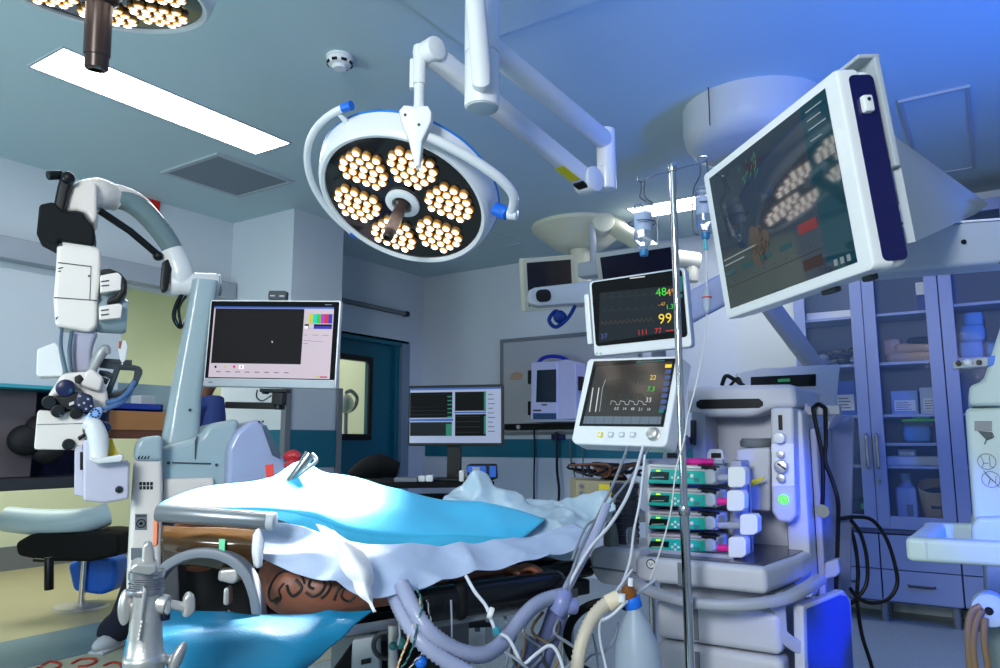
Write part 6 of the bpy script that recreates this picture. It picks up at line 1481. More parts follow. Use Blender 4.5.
bgm = MB(); bgm.tube([pt(352, 478, 4.9), pt(366, 470, 4.9), pt(380, 466, 4.9), pt(398, 470, 4.9)], [.05, .075, .08, .05], 14, sm=5); bgm.tube([pt(376, 468, 4.9), pt(382, 459, 4.9), pt(392, 463, 4.9)], .012, 8, sm=5)
st_ = thing('black_stool', 'black saddle seat seen in front of the teal door', 'stool', V((pt(376, 480, 4.9).x, pt(376, 480, 4.9).y, 0)))
bgm.build('saddle', BLACKM, st_, ang=80); m = MB(); c = pt(378, 474, 4.9); m.cyl((c.x, c.y, .08), (c.x, c.y, c.z), .03, n=14); m.build('column', BLACK, st_)
for k in range(5): m = MB(); a = R(72*k); m.tube([V((c.x, c.y, .1)), V((c.x+.25*math.cos(a), c.y+.25*math.sin(a), .05))], .02, 8); m.ell((c.x+.25*math.cos(a), c.y+.25*math.sin(a), .03), .03, n=10, m=6); m.build('leg', BLACK, st_)
# ------------------------------------------------------------------ whiteboard, rail shelf and white device on the back wall
t = thing('whiteboard', 'grey framed whiteboard with a faint stain on the back wall', 'whiteboard', py(560, 390, YB-.02))
a, b_ = py(502, 341, YB-.02), py(640, 330, YB-.02); zb2, zt3 = py(503, 433, YB).z, a.z
m = MB(); m.bb((a.x, YB-.018, zb2), (b_.x, YB-.003, zt3)); m.build('board', mat('board_grey', (166, 170, 176), rough=.3, var=.06, scale=3), t)
m = MB()
m.bb((a.x-.02, YB-.03, zt3-.02), (b_.x, YB-.003, zt3+.015), .004); m.bb((a.x-.02, YB-.03, zb2), (a.x+.015, YB-.003, zt3), .004); m.bb((b_.x-.02, YB-.03, zb2), (b_.x+.01, YB-.003, zt3), .004); m.bb((a.x-.02, YB-.03, zb2-.02), (b_.x, YB-.003, zb2+.01), .004); m.build('frame', MIDG, t)
m = MB(); m.sheet([[py(511, 374, YB-.0195), py(517, 372, YB-.0195), py(523, 374, YB-.0195)], [py(510, 380, YB-.0195), py(517, 380, YB-.0195), py(522, 379, YB-.0195)]], 8, 4); m.build('stain', mat('stain_tan', (168, 142, 124), rough=.6, var=.2, scale=40), t)
t = thing('wall_rail', 'dark equipment rail with a narrow shelf under the whiteboard device', 'rail', py(550, 425, YB-.05))
a, b_ = py(503, 427, YB-.06), py(592, 424, YB-.06)
m = MB(); m.bb((a.x, YB-.06, a.z-.03), (b_.x+.3, YB-.03, a.z+.03), .004); rl = m.build('rail', BLACK, t)
m = MB(); m.bb((py(527, 424, YB-.3).x, YB-.34, a.z+.035), (b_.x+.2, YB-.03, a.z+.05), .004); m.build('shelf', LIGHTG, t)
m = MB(); p = py(519, 427, YB-.06); m.cyl(p, p-V((0, .02, 0)), .02, n=18); m.build('clamp_knob', LIGHTG, rl)
zsf = a.z+.051
YD = YB-.32
t = thing('bedside_device', 'white upright device with a blue carrying handle on the wall shelf', 'medical device', V((py(555, 418, YD).x, YD+.1, zsf)))
dz = zsf-py(540, 420, YD).z
m = MB(); M = Matrix.Translation((0, 0, dz))
m.T = M; yp(m, [(531, 362), (557, 361), (557, 420), (530, 420)], YD, .2, .015); yp(m, [(556, 361), (566, 359), (576, 362), (576, 419), (556, 420)], YD+.02, .2, .015); m.build('case', mat('device_lilac', (190, 192, 228), rough=.4, var=.02), t)
m = MB(); m.T = M; yp(m, [(537, 370), (556, 369), (556, 402), (536, 402)], YD-.003, .01, 0); m.build('screen', mat('device_screen', (30, 44, 58), rough=.1, var=.2, scale=3), t)
m = MB(); m.T = M; yp(m, [(533, 413), (556, 413), (556, 419), (533, 419)], YD-.003, .01, 0); m.build('button_strip', mat('strip_blue', (36, 70, 110), rough=.4, var=.3, scale=60), t)
m = MB(); m.T = M; yp(m, [(533, 409.5), (541, 409.5), (541, 411), (533, 411)], YD-.003, .005, 0); yp(m, [(541.5, 404), (547, 404), (547, 405.3), (541.5, 405.3)], YD-.003, .005, 0); m.build('nameplate', DARKG, t)
m = MB(); m.T = M; m.tube([py(538, 363, YD+.08), py(543, 358, YD+.08), py(553, 356, YD+.08), py(564, 358, YD+.08), py(569, 362, YD+.08)], .018, 10, sm=5); m.build('handle', mat('handle_blue', (34, 44, 170), rough=.35, var=.03), t)
m = MB(); m.T = M
for x, y in ((529, 377), (529, 408), (579, 383)): yp(m, [(x-1.5, y-7), (x+2.5, y-7), (x+2.5, y+7), (x-1.5, y+7)], YD+.06, .06, .008)
m.build('side_hook', BLACK, t)
for k, (P, lb) in enumerate((([(534, 428), (534.5, 450), (534, 480), (534, 520), (534, 585)], 'left black cable hanging from the device on the wall shelf'), ([(556, 432), (557, 445), (557, 470), (559, 490), (558, 520), (558, 590)], 'right black cable hanging from the blue wall socket'))):
    m = MB(); m.tube([py(x, y, YB-.05-.02*k) for x, y in P], .0085+.004*k, 8, sm=5); single('power_cable', m, BLACK, lb, 'cable', ang=80)
m = MB(); yp(m, [(551, 434), (563, 434), (563, 440), (551, 440)], YB-.06, .055, .006); single('wall_socket', m, NAVY, 'small blue socket box on the teal wall band', 'socket', )
m = MB(); m.tube([py(570, 440, YB-.08), py(571, 460, YB-.08), py(575, 478, YB-.08), py(574, 500, YB-.1)], .008, 8, sm=5); m.tube([py(583, 440, YB-.08), py(583, 470, YB-.08), py(583, 500, YB-.08)], .006, 8, sm=4); single('wall_cable', m, mat('cable_greygreen', (84, 100, 90), rough=.5, var=.03), 'thin grey-green cables hanging under the tilted monitor', 'cable', ang=80)
# beige equipment box with a heap of leads, standing on a cart
DB_ = 3.45
t = thing('equipment_box', 'beige equipment box with a yellow sticker behind the crumpled sheet', 'equipment', V((pt(608, 512, DB_).x, pt(608, 512, DB_).y, pt(608, 512, DB_).z)))
m = MB(); vp(m, [(576, 480), (640, 482), (640, 514), (576, 514)], DB_, .3, .006); m.build('case', mat('case_beige', (160, 152, 122), rough=.5, var=.04), t)
m = MB(); vp(m, [(599, 484), (613, 485), (613, 500), (599, 500)], DB_-.002, .004, 0); m.build('sticker', YELLOW, t)
m = MB()
for y in (486, 493): p = pt(581, y, DB_); m.cyl(p, p-FH*.008, .01, n=14); 
vp(m, [(580, 500), (587, 500), (587, 503), (580, 503)], DB_-.002, .004, 0); m.build('port', MIDG, t)
zbx = pt(608, 481, DB_).z
lh = MB(); rnd = random.Random(4); lh.m = 0
for k in range(14):
    c = pt(rnd.uniform(585, 628), 479, DB_+rnd.uniform(.04, .2)); P = [c+RH*rnd.uniform(-.1, .1)+FH*rnd.uniform(-.05, .05)+V((0, 0, rnd.uniform(.012, .075))) for _ in range(5)]
    lh.m = k % 3; lh.tube([V((p.x, p.y, max(p.z, zbx+.012))) for p in P], .006, 7, sm=5)
lh.m = 0; vp(lh, [(600, 481), (612, 467), (622, 471), (630, 481)], DB_+.1, .06, .01)
o = single('lead_heap', lh, [BLACK, mat('lead_brown', (96, 56, 40), rough=.5, var=.05), DARKG], 'heap of dark and brown leads on the beige equipment box', 'leads'); o['kind'] = 'stuff'
t2 = thing('equipment_cart', 'grey cart carrying the beige equipment box', 'cart', V((t.location.x, t.location.y, 0)))
zc = pt(608, 514, DB_).z; Mc2 = frame(V((t.location.x, t.location.y, 0)), VY)
m = MB(); m.T = Mc2; m.box((0, .15, zc-.016), (.4, .42, .03), .005); m.build('top_shelf', MIDG, t2)
for sx in (-.18, .18):
    for sy in (-.04, .34): m = MB(); m.T = Mc2; m.cyl((sx, sy, 0), (sx, sy, zc-.03), .015, n=12); m.build('leg', STEEL, t2)
# lilac beams of the ceiling mount behind the monitors
LB_ = mat('beam_lilac', (150, 158, 196), rough=.4, var=.03)
def beam(label, x0, y0, d0, x1, y1, d1, w, h, m_):
    a, b_ = pt(x0, y0, d0), pt(x1, y1, d1); d_ = b_-a; M = basis(a, d_, FH-d_*(FH.dot(d_)/d_.length_squared)); m = MB(); m.T = M; m.box((d_.length/2, 0, 0), (d_.length, w, h), .02, seg=3); return single('support_beam', m, m_, label, 'beam')
beam('lilac beam rising to the right behind the drip chamber', 655, 327, 3.3, 790, 253, 3.0, .08, .13, LB_)
beam('blue-lit beam slanting down from under the tilted display', 758, 290, 2.9, 822, 376, 3.3, .06, .075, PALE2)
# ------------------------------------------------------------------ tubing and leads round the table
HOSE = mat('breathing_hose', (168, 176, 208), rough=.3, var=.05, trans=.25)
def hose(label, P, r, m_=HOSE, name='breathing_hose', cat='hose', rib=True, dp=.2):
    m = MB(); pts = [pt(*p) for p in P]
    if rib: m.ribs(pts, r, pitch=.011, depth=dp)
    else: m.tube(pts, r, 12, sm=8)
    return single(name, m, m_, label, cat, ang=80)
hose('upper pale breathing hose curving from under the drape to the machine', [(402, 585, 1.72), (412, 606, 1.68), (428, 630, 1.66), (452, 648, 1.68), (480, 655, 1.72), (500, 645, 1.78), (520, 620, 1.85), (540, 602, 1.92), (566, 594, 1.98)], .0185)
hose('lower pale breathing hose, second beneath the drape edge', [(392, 588, 1.76), (402, 612, 1.70), (420, 640, 1.66), (445, 660, 1.66), (480, 680, 1.68), (500, 700, 1.7)], .0185, rib=True)
hose('smooth lilac tube rising from the hose joint towards the monitors', [(556, 612, 1.98), (566, 590, 1.98), (582, 560, 2.02), (597, 530, 2.06), (607, 505, 2.1)], .012, rib=False, name='suction_tube', cat='tube')
hose('cream corrugated hose arching down from the brown connector', [(609, 602, 1.92), (600, 609, 1.91), (590, 622, 1.89), (582, 642, 1.87), (577, 668, 1.86), (576, 700, 1.85)], .0175, mat('hose_cream', (196, 186, 168), rough=.45, var=.05), dp=.16)
t = thing('breathing_bag', 'translucent breathing bag hanging below the machine worktop', 'breathing bag', pt(640, 668, 1.92))
a, b_ = pt(634, 606, 1.92), pt(642, 720, 1.92)
m = MB(); m.lathe([(.017, 0), (.019, .012), (.035, .04), (.052, .09), (.058, .15), (.055, .21), (.04, .26), (.015, .29), (.001, .295)], a, b_, 32); m.build('bag', FROST, t, ang=80)
m = MB(); m.cyl(pt(631, 597, 1.92), pt(634.3, 608, 1.92), .021, .0215, n=24, bev=.003); m.build('collar', BLUEP, t)
t = thing('connector', 'brown elbow connector with cream cuff joining hose and breathing bag', 'connector', pt(627, 592, 1.92))
m = MB(); m.cyl(pt(622, 600, 1.92), pt(633, 596, 1.92), .017, n=20, bev=.003); m.tube([pt(631, 600, 1.92), pt(629, 592, 1.92), pt(626, 586, 1.92)], [.017, .018, .014], 16); m.build('elbow', mat('connector_amber', (120, 70, 22), rough=.3, var=.05), t)
m = MB(); m.cyl(pt(607, 604, 1.92), pt(620, 597, 1.92), .0215, .0195, n=24, bev=.003); m.build('cuff', mat('cuff_cream', (214, 200, 176), rough=.45, var=.03), t)
m = MB(); m.cyl(pt(622, 602, 1.9), pt(622, 594, 1.9), .009, n=14); m.cyl(pt(630.5, 586, 1.91), pt(630.5, 578, 1.91), .007, n=12); m.build('port', WHITE, t)
LEAD = mat('lead_white', (200, 204, 214), rough=.4, var=.03); LEADG = mat('lead_grey', (120, 128, 142), rough=.4, var=.03)
leads = [
 ('white lead from the tilted monitor straight down to the hose joint', [(628, 447, 2.2), (615, 480, 2.15), (598, 515, 2.1), (580, 550, 2.02), (566, 590, 1.96)], .0042, LEADG),
 ('white lead curving widest past the soda lime housing', [(643, 447, 2.2), (630, 490, 2.12), (612, 522, 2.06), (590, 548, 2.02), (574, 575, 1.98), (562, 600, 1.96)], .0048, LEAD),
 ('grey lead hanging left of the suction jar', [(650, 447, 2.2), (630, 478, 2.16), (600, 515, 2.1), (585, 528, 2.06), (572, 560, 2.0)], .0035, LEADG),
 ('thin lead hanging in front of the rack left edge', [(645, 455, 2.15), (640, 500, 2.1), (634, 530, 2.08), (630, 560, 2.02), (620, 590, 1.98)], .0035, LEAD),
 ('white lead drooping from the grab rail across the connector', [(655, 580, 2.05), (642, 590, 1.98), (625, 603, 1.9), (612, 615, 1.9), (600, 620, 1.9), (592, 612, 1.9)], .0042, LEAD),
 ('thin white lead running from the worktop edge to the floor beside the bag', [(632, 570, 2.0), (616, 592, 1.94), (601, 618, 1.9), (600, 640, 1.9), (606, 668, 1.9), (610, 700, 1.9)], .0035, LEAD),
 ('grey lead hanging beside the corrugated hose', [(592, 632, 1.95), (596, 650, 1.95), (598, 668, 1.95), (598, 690, 1.95), (600, 800, 1.95), (602, 899, 1.95)], .003, LEADG),
 ('white infusion line falling from the arm board with a white clamp', [(466, 576, 1.78), (475, 592, 1.75), (486, 606, 1.74), (492, 622, 1.73), (497, 632, 1.73), (508, 638, 1.73), (516, 652, 1.73), (523, 664, 1.73), (535, 655, 1.74), (548, 646, 1.76), (556, 650, 1.76), (563, 668, 1.76), (567, 690, 1.76)], .0042, LEAD),
 ('grey line hanging straight below the arm board strap', [(451, 600, 1.8), (452, 630, 1.78), (452, 668, 1.76), (452, 700, 1.75)], .0028, LEADG),
 ('thin grey line crossing under the hoses', [(505, 652, 1.74), (520, 662, 1.72), (535, 676, 1.72)], .0035, LEADG),
 ('pale line looping low between the hose and the bag', [(585, 662, 1.9), (592, 655, 1.92), (604, 652, 1.94), (615, 638, 1.95), (618, 622, 1.95)], .003, LEADG),
 ('thin line hanging at the left under the drape edge', [(394, 598, 1.74), (398, 615, 1.72), (400, 635, 1.71), (398, 645, 1.71)], .003, LEADG),
]
for lb, P, r_, m_ in leads:
    m = MB(); m.tube([pt(*p) for p in P], r_, 7, sm=7)
    o = single('lead', m, m_, lb, 'lead', ang=80)
m = MB(); m.cyl(pt(488, 612, 1.73), pt(493, 614, 1.73), .013, n=16, bev=.003); single('line_clamp', m, WHITE, 'small white clamp on the infusion line below the arm board', 'clamp')
m = MB(); m.cyl(pt(495, 627, 1.73), pt(498, 634, 1.73), .009, n=14, bev=.002); single('line_connector', m, mat('conn_teal', (40, 130, 150), rough=.4, var=.03), 'small teal connector on the infusion line', 'connector')
def twisted(label, P, cols, r=.0013):
    pts = spline([pt(*p) for p in P], 24); t = thing('electrode_wire', label, 'wire', pts[-1])
    for s_, (nm, m_) in enumerate(cols):
        Q = []
        for i, p in enumerate(pts):
            ax = (pts[min(i+1, len(pts)-1)]-pts[max(i-1, 0)]).normalized(); n1 = ax.cross(FH).normalized(); n2 = ax.cross(n1); a = i*.5+math.pi*s_
            Q.append(p+(n1*math.cos(a)+n2*math.sin(a))*r*1.05)
        m = MB(); m.tube(Q, r, 6); m.build(nm, m_, t, ang=80)
WO, WW, WG, WB = mat('wire_orange', (214, 150, 70), rough=.45, var=.03), mat('wire_white', (220, 214, 200), rough=.45, var=.03), mat('wire_green', (60, 140, 120), rough=.45, var=.03), mat('wire_navy', (30, 34, 70), rough=.45, var=.03)
twisted('orange and white twisted wire pair below the drape edge', [(420, 598, 1.68), (419, 612, 1.67), (413, 626, 1.66), (406, 645, 1.65), (400, 660, 1.65), (395, 675, 1.65), (390, 690, 1.65)], [('orange_strand', WO), ('white_strand', WW)])
twisted('green and dark twisted wire pair, left of the navy one', [(417, 588, 1.69), (422, 605, 1.66), (418, 622, 1.65), (413, 645, 1.64), (407, 660, 1.64), (398, 672, 1.64)], [('green_strand', WG), ('dark_strand', WB)])
twisted('navy and white twisted wire pair hanging by the arm board end', [(427, 600, 1.72), (431, 625, 1.68), (430, 645, 1.66), (424, 652, 1.65), (412, 665, 1.64), (404, 680, 1.64)], [('navy_strand', WB), ('white_strand', WW)])
# dark equipment under the table
t = thing('control_unit', 'dark unit with a grey latch plate under the table edge', 'equipment', V((pt(400, 668, 1.95).x, pt(400, 668, 1.95).y, 0)))
m = MB(); a = pt(352, 640, 1.9); Mu = frame(V((pt(395, 668, 1.98).x, pt(395, 668, 1.98).y, 0)), VY)
m.T = Mu; m.box((.0, .1, .34), (.32, .3, .62), .02); m.build('cabinet', DARKG, t)
m = MB(); vp(m, [(352, 640), (379, 636), (381, 690), (350, 690)], 1.9, .03, .006); lp_ = m.build('latch_plate', LIGHTG, t)
m = MB(); vp(m, [(361, 660), (371, 658), (371, 663), (361, 665)], 1.897, .006, 0); m.build('latch', BLACK, lp_)
m = MB(); m.cyl(pt(393, 625, 1.88), pt(393, 690, 1.88), .012, n=14); m.m = 1; m.torus(pt(386, 645, 1.88), FH, .03, .006, 24, 8); m.build('steel_post', [SATIN, DARKG], t)
m = MB(); m.ell(pt(401, 643, 1.86), .015); m.m = 1; m.ell(pt(421, 662, 1.86), .015); m.m = 0; m.ell(pt(393, 646, 1.85), .01); m.build('cap', [mat('cap_green', (40, 110, 110), rough=.4, var=.03), BLUEP], t)
m = MB()
for P in ([(520, 700), (535, 660), (548, 630), (556, 606)], [(532, 700), (545, 660), (556, 630), (562, 606)], [(505, 700), (520, 668), (535, 640)]): m.tube([pt(x, y, 1.98) for x, y in P], .019, 10, sm=6)
single('tube_bundle', m, mat('bundle_lilac', (104, 112, 160), rough=.3, var=.08, trans=.2), 'bundle of lilac tubes descending from the hose joint to the floor', 'tubes', ang=80)
t = thing('tube_joint', 'lilac joint piece where the breathing hoses meet at the end of the arm board', 'connector', pt(562, 610, 1.95))
m = MB(); m.tube([pt(556, 612, 1.95), pt(562, 602, 1.95), pt(564, 592, 1.96)], [.022, .026, .02], 16, sm=4); m.build('sleeve', mat('joint_lilac', (120, 130, 180), rough=.35, var=.05), t)
m = MB(); m.cyl(pt(566, 606, 1.95), pt(576, 606, 1.96), .02, n=18, bev=.004); m.build('side_port', mat('joint_lilac', (120, 130, 180)), t)
m = MB(); m.torus(pt(608, 640, 2.1), FH+V((.1, 0, .3)), .11, .012, 40, 10); single('hose_ring', m, BLACKM, 'black coiled hose standing behind the cream corrugated hose', 'hose')
rnd = random.Random(21)
for k in range(7):
    x = 505+k*10; P = [(x+rnd.uniform(-4, 4), 612, 1.98), (x+rnd.uniform(-14, 14), 632, 1.95), (x+rnd.uniform(-14, 14), 652, 1.95), (x+rnd.uniform(-14, 14), 675, 1.95), (x, 700, 1.95)]
    m = MB(); m.tube([pt(*p) for p in P], .0042, 7, sm=6); single('dark_lead', m, (LEADG, HB, DARKG)[k % 3], '%s in the dark tangle of leads below the arm board' % ['leftmost hanging lead', 'second lead from the left', 'third lead from the left', 'middle lead', 'third lead from the right', 'second lead from the right', 'rightmost hanging lead'][k], 'lead', ang=80)
# ------------------------------------------------------------------ left side: shelf, counter, stool, person
XS = XL-.02
t = thing('dark_shelf_unit', 'dark open shelf hung under the left wall panel, with a teal top board', 'shelf', V((XL-.2, 1.6, .92)))
y1s = pX(108, 430, XL).y
m = MB(); m.bb((XL-.4, .2, 1.535), (XL+.03, y1s, 1.558), .003); m.build('top_board', mat('teal_board', (60, 158, 176), rough=.4, var=.03), t)
m = MB(); m.bb((XL-.4, .2, .98), (XL-.38, y1s, 1.535)); m.bb((XL-.4, y1s-.02, .98), (XL, y1s, 1.535)); m.bb((XL-.4, .2, .98), (XL-.02, .22, 1.535)); m.build('back_panel', mat('panel_midnight', (16, 24, 62), rough=.5, var=.05), t)
m = MB(); m.bb((XL-.4, .2, .91), (XL+.0, y1s, .98), .004); m.build('bottom_board', DARKG, t)
zs0 = .98
def sbox(name, label, cat, x0, y0, x1, y1, Xp, dep, m_, z0=None, bev=.012):
    a, b_ = pX(x0, (y0+y1)/2, Xp), pX(x1, (y0+y1)/2, Xp); zt4, zb4 = pX((x0+x1)/2, y0, Xp).z, pX((x0+x1)/2, y1, Xp).z; zb4 = z0 if z0 is not None else zb4
    m = MB(); m.bb((Xp-dep, a.y, zb4), (Xp, b_.y, zt4), bev); return single(name, m, m_, label, cat)
sbox('grey_case', 'grey-brown flat case standing at the back of the dark shelf', 'case', -10, 390, 37, 420, XL-.18, .12, mat('case_mauve', (98, 90, 96), rough=.5, var=.05), zs0+.001)
soft_b = MB()
for x, y, r_ in ((26, 440, .11), (44, 430, .12), (60, 436, .11), (48, 450, .1)):
    p = pX(x, y, XL-.1); soft_b.ell((p.x, p.y, max(p.z, zs0+r_*.9)), (r_*.7, r_, r_*.9), n=18, m=12)
single('black_bag', soft_b, mat('bag_black', (20, 19, 24), rough=.7, var=.1, bump=.2, bscale=40), 'bulging black bag on the dark shelf behind the microscope', 'bag', ang=80)
# wooden counter in the opening with a blue tray
WOOD = mat('counter_wood', (170, 118, 72), rough=.45, var=.12, scale=5)
XC_ = XL-.14
a, b_ = pX(95, 425, XC_), pX(215, 425, XC_); zt5, zb5 = pX(130, 411, XC_).z, pX(130, 430, XC_).z
t = thing('counter', 'wooden pass-through counter in the left wall opening', 'counter', V((XC_-.2, (a.y+3.78)/2, 0)))
m = MB(); m.bb((XC_-.5, a.y, zb5), (XC_, 3.775, zt5), .004); m.build('counter_front', WOOD, t)
m = MB(); m.bb((XC_-.5, a.y, zb5-.06), (XC_-.01, 3.775, zb5)); m.build('under_rail', mat('wood_dark', (104, 62, 44), rough=.5, var=.1), t)
m = MB(); m.bb((XC_-.5, a.y, zt5), (XC_-.46, 3.775, pX(150, 385, XC_-.5).z)); m.build('backsplash', mat('splash_blue', (140, 172, 190), rough=.4, var=.03), t)
zc5 = zt5
t = thing('blue_tray', 'blue plastic tray on the wooden counter behind the microscope head', 'tray', V((XC_-.1, pX(135, 405, XC_).y, zc5)))
a, b_ = pX(104, 408, XC_), pX(164, 408, XC_); h_ = pX(130, 403, XC_).z-zc5
m = MB(); m.bb((XC_-.34, a.y, zc5+.001), (XC_-.01, b_.y, zc5+.02), .004); m.bb((XC_-.03, a.y, zc5+.001), (XC_-.01, b_.y, zc5+h_), .004); m.bb((XC_-.34, a.y, zc5+.001), (XC_-.32, b_.y, zc5+h_), .004); m.bb((XC_-.34, a.y, zc5+.001), (XC_-.01, a.y+.02, zc5+h_), .004); m.bb((XC_-.34, b_.y-.02, zc5+.001), (XC_-.01, b_.y, zc5+h_), .004); m.build('tray_body', mat('tray_blue', (24, 54, 150), rough=.35, var=.05), t)
m = MB(); a2, b2 = pX(146, 400, XC_), pX(160, 400, XC_); m.bb((XC_-.2, a2.y, zc5+.02), (XC_-.06, b2.y, zc5+.12), .006)
single('steel_dish', m, LIGHTG, 'small pale dish standing in the blue tray', 'dish')
# stool with white arm rest, beyond
DS = 5.35
c = pz(81, 607, 0)
t = thing('swivel_stool', 'black padded stool with a white curved backrest at the lower left', 'stool', V((c.x, c.y, 0)))
m = MB(); vp(m, [(14, 543), (30, 534), (95, 532), (118, 535), (118, 556), (90, 562), (45, 562), (16, 556)], DS-.1, .4, .03); vp(m, [(34, 537), (42, 529), (46, 532), (58, 530), (62, 536)], DS-.0, .1, .01); m.build('seat', BLACKM, t)
m = MB(); m.tube([pt(6, 519, DS), pt(40, 522, DS), pt(80, 521, DS), pt(108, 514, DS+.1)], [.085, .09, .088, .08], 18, sm=6); m.build('backrest', mat('rest_paleblue', (172, 196, 206), rough=.45, var=.03), t)
m = MB(); m.cyl((c.x, c.y, .02), (c.x, c.y, .42), .022, n=14); m.build('pole', CHR, t)
m = MB(); m.lathe([(.001, 0), (.19, 0), (.18, .015), (.05, .03), (.001, .03)], (c.x, c.y, .0), (c.x, c.y, 1), 32); m.build('base', SATIN, t)
m = MB(); p = pt(49, 560, DS-.3); m.cyl(pt(49, 557, DS-.3), pt(49, 590, DS-.3), .028, n=14, bev=.006); m.tube([pt(34, 560, DS-.28), pt(49, 561, DS-.3)], .012, 8); m.build('lever', BLACK, t)
m = MB(); rr = V((c.x, c.y, .42)); m.bb((c.x-.1, c.y-.1, .40), (c.x+.1, c.y+.1, .44), .01); m.build('mount', DARKG, t)
bg_ = MB(); vp(bg_, [(66, 564), (80, 558), (112, 556), (116, 566), (113, 590), (100, 596), (72, 592)], 5.75, .22, .05); single('blue_bag', bg_, mat('bag_blue', (16, 92, 200), rough=.45, var=.1, scale=6), 'blue waste bag on the floor behind the stool pole', 'bag')
# person standing behind the microscope
SCRUB = mat('scrub_navy', (26, 48, 110), rough=.75, var=.1, scale=8, bump=.15, bscale=80)
TROU = mat('trouser_dark', (16, 20, 42), rough=.8, var=.1, scale=8, bump=.15, bscale=80)
DPn = 4.42
def gp(x, z, k=0):
    r = ray(x, 500); q = r*((DPn+k)/r.dot(FH)); return V((q.x, q.y, z))
foot = pz(113, 648, 0); foot2 = gp(182, 0, .05); hip = gp(176, .93, .0); chest = gp(188, 1.26, 0); neck = gp(196, 1.47, 0); head = gp(206, 1.64, .0)
body = MB()
def lm(mb, pts, radii): limb(mb, pts, radii, 16)
sR, sL = gp(207, 1.42, -.02), gp(176, 1.43, .1)
elR, elL = gp(211, 1.16, -.1), gp(170, 1.15, .0)
haR, haL = gp(186, 1.12, -.3), gp(165, 1.1, -.25)
lm(body, [hip-V((0, 0, .08)), hip+V((0, 0, .1)), chest, gp(194, 1.41, 0)], [(.15, .1), (.145, .1), (.165, .11), (.15, .09)])
lm(body, [gp(195, 1.42), gp(198, 1.5), gp(203, 1.56)], [(.06, .06), (.05, .052), (.05, .055)])
body.ell(head, (.075, .095, .115)); body.ell(head-FH*.095-V((0, 0, .01)), (.012, .02, .018), n=10, m=8)
for s_ in (-1, 1): body.ell(head+RH*.076*s_, (.012, .02, .03), n=10, m=8); body.ell(head-FH*.08+RH*.03*s_+V((0, 0, .01)), (.014, .012, .01), n=10, m=8)
for S_, E_, H__ in ((sR, elR, haR), (sL, elL, haL)):
    lm(body, [S_, S_.lerp(E_, .5), E_, E_.lerp(H__, .5), H__], [(.055, .055), (.05, .05), (.042, .042), (.04, .04), (.028, .024)])
    d_ = (H__-E_).normalized(); sd = d_.cross(V((0, 0, 1))).normalized()
    body.ell(H__+d_*.045, (.04, .04, .02), n=12, m=8)
    for k in range(4): st_ = H__+d_*.08+sd*(-.027+.018*k); body.tube([st_-d_*.02, st_+d_*(.035+.008*(k in (1, 2))), st_+d_*(.06+.012*(k in (1, 2)))-V((0, 0, .02))], [.0095, .009, .0075], 8, sm=3)
    body.tube([H__+d_*.02+sd*.03, H__+d_*.05+sd*.052, H__+d_*.075+sd*.055], [.011, .01, .008], 8, sm=3)
kn1, kn2 = foot.lerp(hip, .5)+V((0, 0, .02)), foot2.lerp(hip, .5)
for f_, k_, o_ in ((foot, kn1, -1), (foot2, kn2, 1)):
    lm(body, [hip+RH*.08*o_, k_, f_+V((0, 0, .08))], [(.085, .085), (.06, .06), (.04, .04)])
pr = body.build('person', mat('person_skin', (140, 88, 66), rough=.5, var=.05, sub=.05), None, loc=hip, ang=80)
md = pr.modifiers.new('skin_surface', 'REMESH'); md.mode = 'VOXEL'; md.voxel_size = .008; md.use_smooth_shade = True
tag(pr, 'person in navy scrubs and pale clogs standing behind the microscope column', 'person')
m = MB(); lm(m, [hip-V((0, 0, .1)), hip+V((0, 0, .1)), chest, gp(194, 1.42, 0), gp(197, 1.47, 0)], [(.17, .125), (.165, .12), (.185, .13), (.175, .11), (.09, .075)])
for S_, E_ in ((sR, elR), (sL, elL)): lm(m, [S_.lerp(E_, -.12)-V((0, 0, .0)), S_.lerp(E_, .3), S_.lerp(E_, .62)], [(.07, .065), (.075, .072), (.07, .068)])
m.build('scrub_top', SCRUB, pr, ang=80)
m = MB()
lm(m, [hip+V((0, 0, .1)), hip-V((0, 0, .06))], [(.165, .12), (.175, .13)])
for f_, k_, o_ in ((foot, kn1, -1), (foot2, kn2, 1)): lm(m, [hip+RH*.075*o_+V((0, 0, .02)), k_, f_.lerp(k_, .4), f_+V((0, 0, .1)), f_+V((0, 0, .055))], [(.11, .11), (.092, .092), (.082, .082), (.09, .09), (.088, .088)])
m.build('trousers', TROU, pr, ang=80)
for f_ in (foot, foot2):
    m = MB(); dirx = (-RH*.08-FH).normalized()
    m.T = basis(f_+dirx*.05, dirx, V((0, 0, 1)).cross(dirx)); m.ell((0, 0, .045), (.14, .055, .05), n=20, m=12); m.box((0, 0, .014), (.25, .095, .028), .014, seg=3); m.build('clog', mat('clog_pale', (176, 182, 190), rough=.5, var=.04), pr)
m = MB(); m.ell(head+V((0, .0, .03))+FH*.01, (.088, .105, .105)); m.build('cap', mat('cap_cloth', (60, 110, 150), rough=.8, var=.05), pr)
# red shapes printed on the floor at the bottom left
m = MB()
rnd = random.Random(2)
for P in ([(42, 666), (50, 662), (60, 664), (58, 668), (47, 671)], [(72, 664), (80, 660), (93, 659), (96, 662), (88, 666), (78, 667)], [(104, 666), (112, 663), (120, 664), (122, 668)], [(30, 672), (40, 668), (44, 672)]):
    m.tube([pz(x, y, .0045) for x, y in spline(P, 5)], .009, 6)
mt = single('floor_marking', m, mat('marking_red', (150, 44, 30), rough=.5, var=.03), 'red looped outlines printed on the pale floor mat', 'floor marking'); 
struct('trim_7', MB().bb((-4.45, 0, -.01), (-3.2, 3.5, .003)), mat('mat_greengrey', (160, 164, 146), rough=.5, var=.05), 'pale green-grey floor panel at the bottom left')
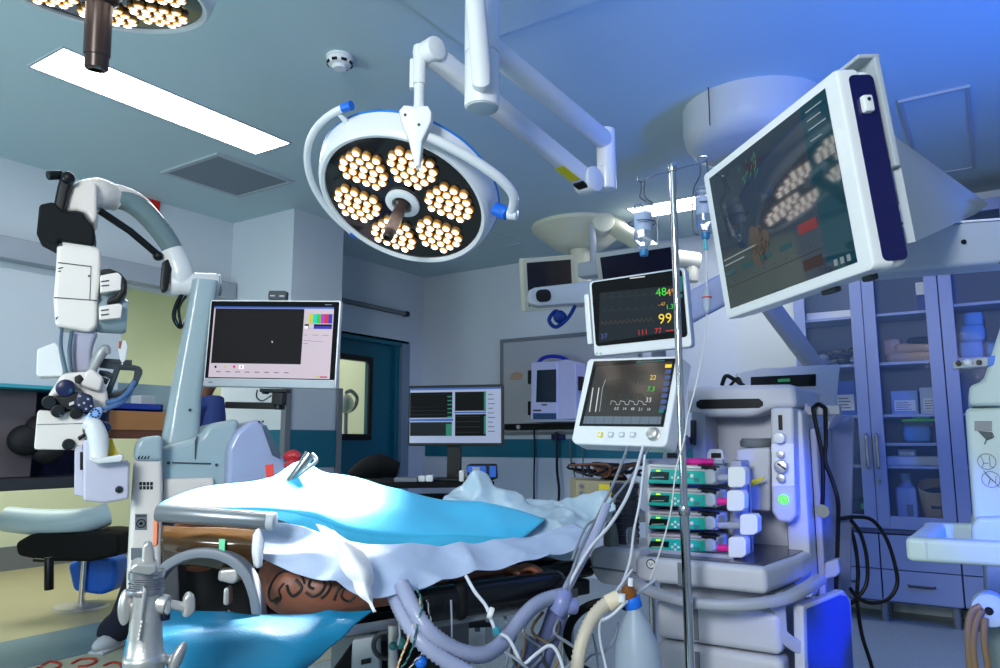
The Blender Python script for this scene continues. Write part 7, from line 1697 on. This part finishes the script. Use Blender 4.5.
# red grips behind the drape peak, red strips on the microscope cowl
m = MB(); a = pt(288, 462, 2.72); m.tube([pt(286, 457, 2.72), pt(293, 455, 2.7), pt(300, 457, 2.7)], [.014, .02, .014], 12, sm=4); m.tube([pt(287, 466, 2.7), pt(294, 464, 2.68), pt(300, 468, 2.68)], [.014, .022, .014], 12, sm=4); m.build('red_grip', mat('grip_red', (168, 28, 36), rough=.4, var=.05), mic)
m = MB(); vp(m, [(265, 465), (273, 464), (274.5, 482), (267, 484)], D-.072, .003, 0); vp(m, [(252, 484), (257, 482), (257, 488), (252, 488)], D-.072, .003, 0); m.build('red_strip', mat('strip_red', (214, 40, 28), rough=.5, var=.03), cw)
# ------------------------------------------------------------------ what carries the parts cut by the picture edge
m = MB(); a = pt(1080, 240, 1.86); m.cyl((a.x, a.y, a.z-.12), (a.x, a.y, H-.02), .07, n=24, bev=.01); m.cyl((a.x, a.y, H-.03), (a.x, a.y, H), .18, n=32, bev=.01); m.build('ceiling_post', LIGHTG, arm)
face(150)
m = MB(); a = pt(142, 712, DC); b_ = pt(215, 690, 1.75); m.tube([a, V((a.x, a.y, a.z-.05)), V((b_.x, b_.y, a.z-.05)), b_+FH*.25], .014, 12); m.build('holding_bar', STEEL, cl)
face()
# repeats share a group
GROUPS = {'surgical_lamp': 'surgical lamps hanging from the ceiling', 'ceiling_light': 'lit ceiling panels', 'ceiling_hatch': 'access hatches in the ceiling', 'ceiling_monitor': 'switched-off monitors on the far pendant',
          'glass_cabinet': 'glass-front cabinets on the back wall', 'cushion': 'cushions on the second cabinet shelf', 'linen_bundle': 'blue linen in the right cabinet', 'carton': 'printed cartons on the third shelf',
          'small_box': 'small white boxes', 'infusion_bottle': 'infusion bottles on the pole', 'bottle_hanger': 'wire bottle hangers on the pole', 'syringe': 'syringes in and on the pumps', 'lead': 'leads hanging round the machine and table',
          'dark_lead': 'tangle of leads below the arm board', 'electrode_wire': 'twisted electrode wires', 'breathing_hose': 'corrugated breathing hoses', 'cable': 'black cables right of the machine', 'power_cable': 'cables hanging from the wall rail', 'support_beam': 'beams of the ceiling supports', 'patient_monitor': 'monitors', 'drape': 'drapes'}
for o in list(COL.objects):
    if o.parent is None and o.get('label') and not o.get('group'):
        st = o.name.split('.')[0]
        if st in GROUPS and sum(1 for q in COL.objects if q.parent is None and q.name.split('.')[0] == st) > 1: o['group'] = GROUPS[st]
